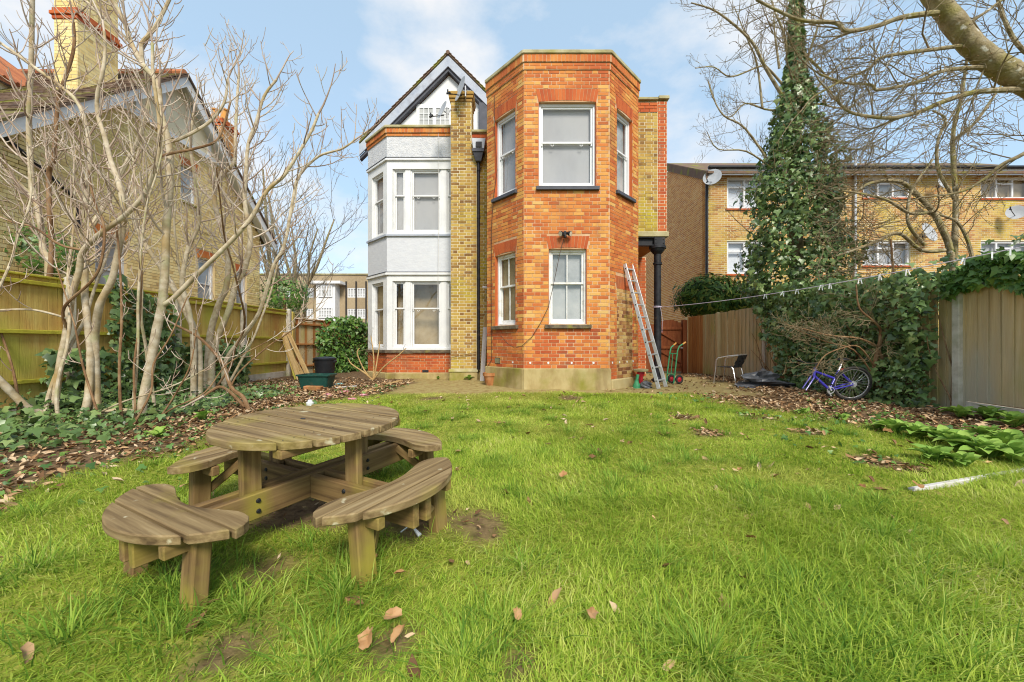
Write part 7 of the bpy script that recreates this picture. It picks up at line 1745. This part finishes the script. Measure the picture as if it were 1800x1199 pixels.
def make_grass():
    g = np.random.default_rng(200); allV = []; allF = []; off = 0
    bands = [(.75, 1.7, 9500, 4, 1.0, .0040), (1.7, 2.8, 7500, 4, 1.0, .0042), (2.8, 4.4, 5600, 3, .9, .0050), (4.4, 6.2, 4200, 2, .85, .0065), (6.2, 7.8, 3600, 2, .8, .008)]
    for bi, (y0, y1, dens, seg, hs, w) in enumerate(bands):
        xa, xb = -min(4.6, 1.5 * y1 + .6), min(6.6, 1.5 * y1 + .6); n = int((y1 - y0) * (xb - xa) * dens)
        x = g.uniform(xa, xb, n); y = g.uniform(y0, y1, n)
        px = HX + x / y * F; m = lawn_mask(x, y); cl_ = fbm(x, y, 3.2, 51); keep = (g.random(n) < m * (.35 + 1.05 * cl_)) & (px > -420) & (px < 2220)
        x, y, cl_, m = x[keep], y[keep], cl_[keep], m[keep]; n = len(x)
        long_ = fbm(x, y, 1.1, 53); right = sst(.5, 3.0, x) * sst(4.5, 1.5, y)
        h = (.024 + .085 * np.clip(long_ - .28, 0, 1) + .06 * right * long_) * g.uniform(.55, 1.5, n) * (.6 + .4 * m) * hs * 1.15 + .008
        flow = 6.28 * fbm(x, y, .8, 57) * 1.6; az = flow + g.normal(0, 1.1, n); bend = np.clip(g.normal(.85, .35, n), .1, 1.7)
        V, Fq = grass_mesh('g', x, y, h, w * g.uniform(.6, 1.35, n), bend, az, seg, 300 + bi); allV.append(V); allF.append(Fq + off); off += len(V)
    # longer tufts
    tufts = [(g.uniform(-3.2, 5.0), g.uniform(.9, 6.5), g.uniform(.4, 1.1)) for _ in range(150)]
    for (px, py, s) in [(1050, 800, 1.2), (1000, 760, 1.0), (620, 1010, 1.3), (600, 1050, 1.1), (1500, 1150, 1.6), (1250, 1170, 1.5), (1650, 1080, 1.5), (1400, 1040, 1.3), (1750, 1000, 1.5), (1700, 1180, 1.8), (900, 1180, 1.3), (1550, 950, 1.2), (430, 1080, 1.3), (300, 1040, 1.2), (120, 1120, 1.4), (60, 1000, 1.2), (1130, 830, 1.0), (1080, 880, 1.0), (1330, 900, 1.0), (330, 1080, 1.2), (570, 1160, 1.2), (1180, 720, .9), (700, 760, .8)]:
        q = G(px, py); tufts.append((q.x, q.y, s))
    X = []; Y = []; H = []; W = []; A = []; Bn = []
    for (tx, ty, s) in tufts:
        if lawn_mask(np.array([tx]), np.array([ty]))[0] < .4: continue
        n = int(170 * s); a = g.uniform(0, 6.28, n); r = np.abs(g.normal(0, .13 * s, n)); X.append(tx + r * np.cos(a)); Y.append(ty + r * np.sin(a)); H.append(g.uniform(.05, .17, n) * (.65 + .35 * s)); W.append(g.uniform(.0035, .0062, n)); A.append(a + g.normal(0, .55, n)); Bn.append(np.clip(g.normal(.85, .35, n), .15, 1.5))
    X, Y, H, W, A, Bn = map(np.concatenate, (X, Y, H, W, A, Bn))
    V, Fq = grass_mesh('g', X, Y, H, W, Bn, A, 4, 400); o2 = link('tall_grass', npmesh('tall_grass', V, Fq, M['grass_dark'])); tag(o2, 'taller darker green grass tufts in the rough lawn', 'grass', kind='stuff')
    V = np.concatenate(allV); Fq = np.concatenate(allF); me = npmesh('grass', V, Fq, M['grass']); o = link('grass', me)
    tag(o, 'long bright green grass of the rough lawn', 'grass', kind='stuff'); print('grass tris', len(Fq))
make_grass()
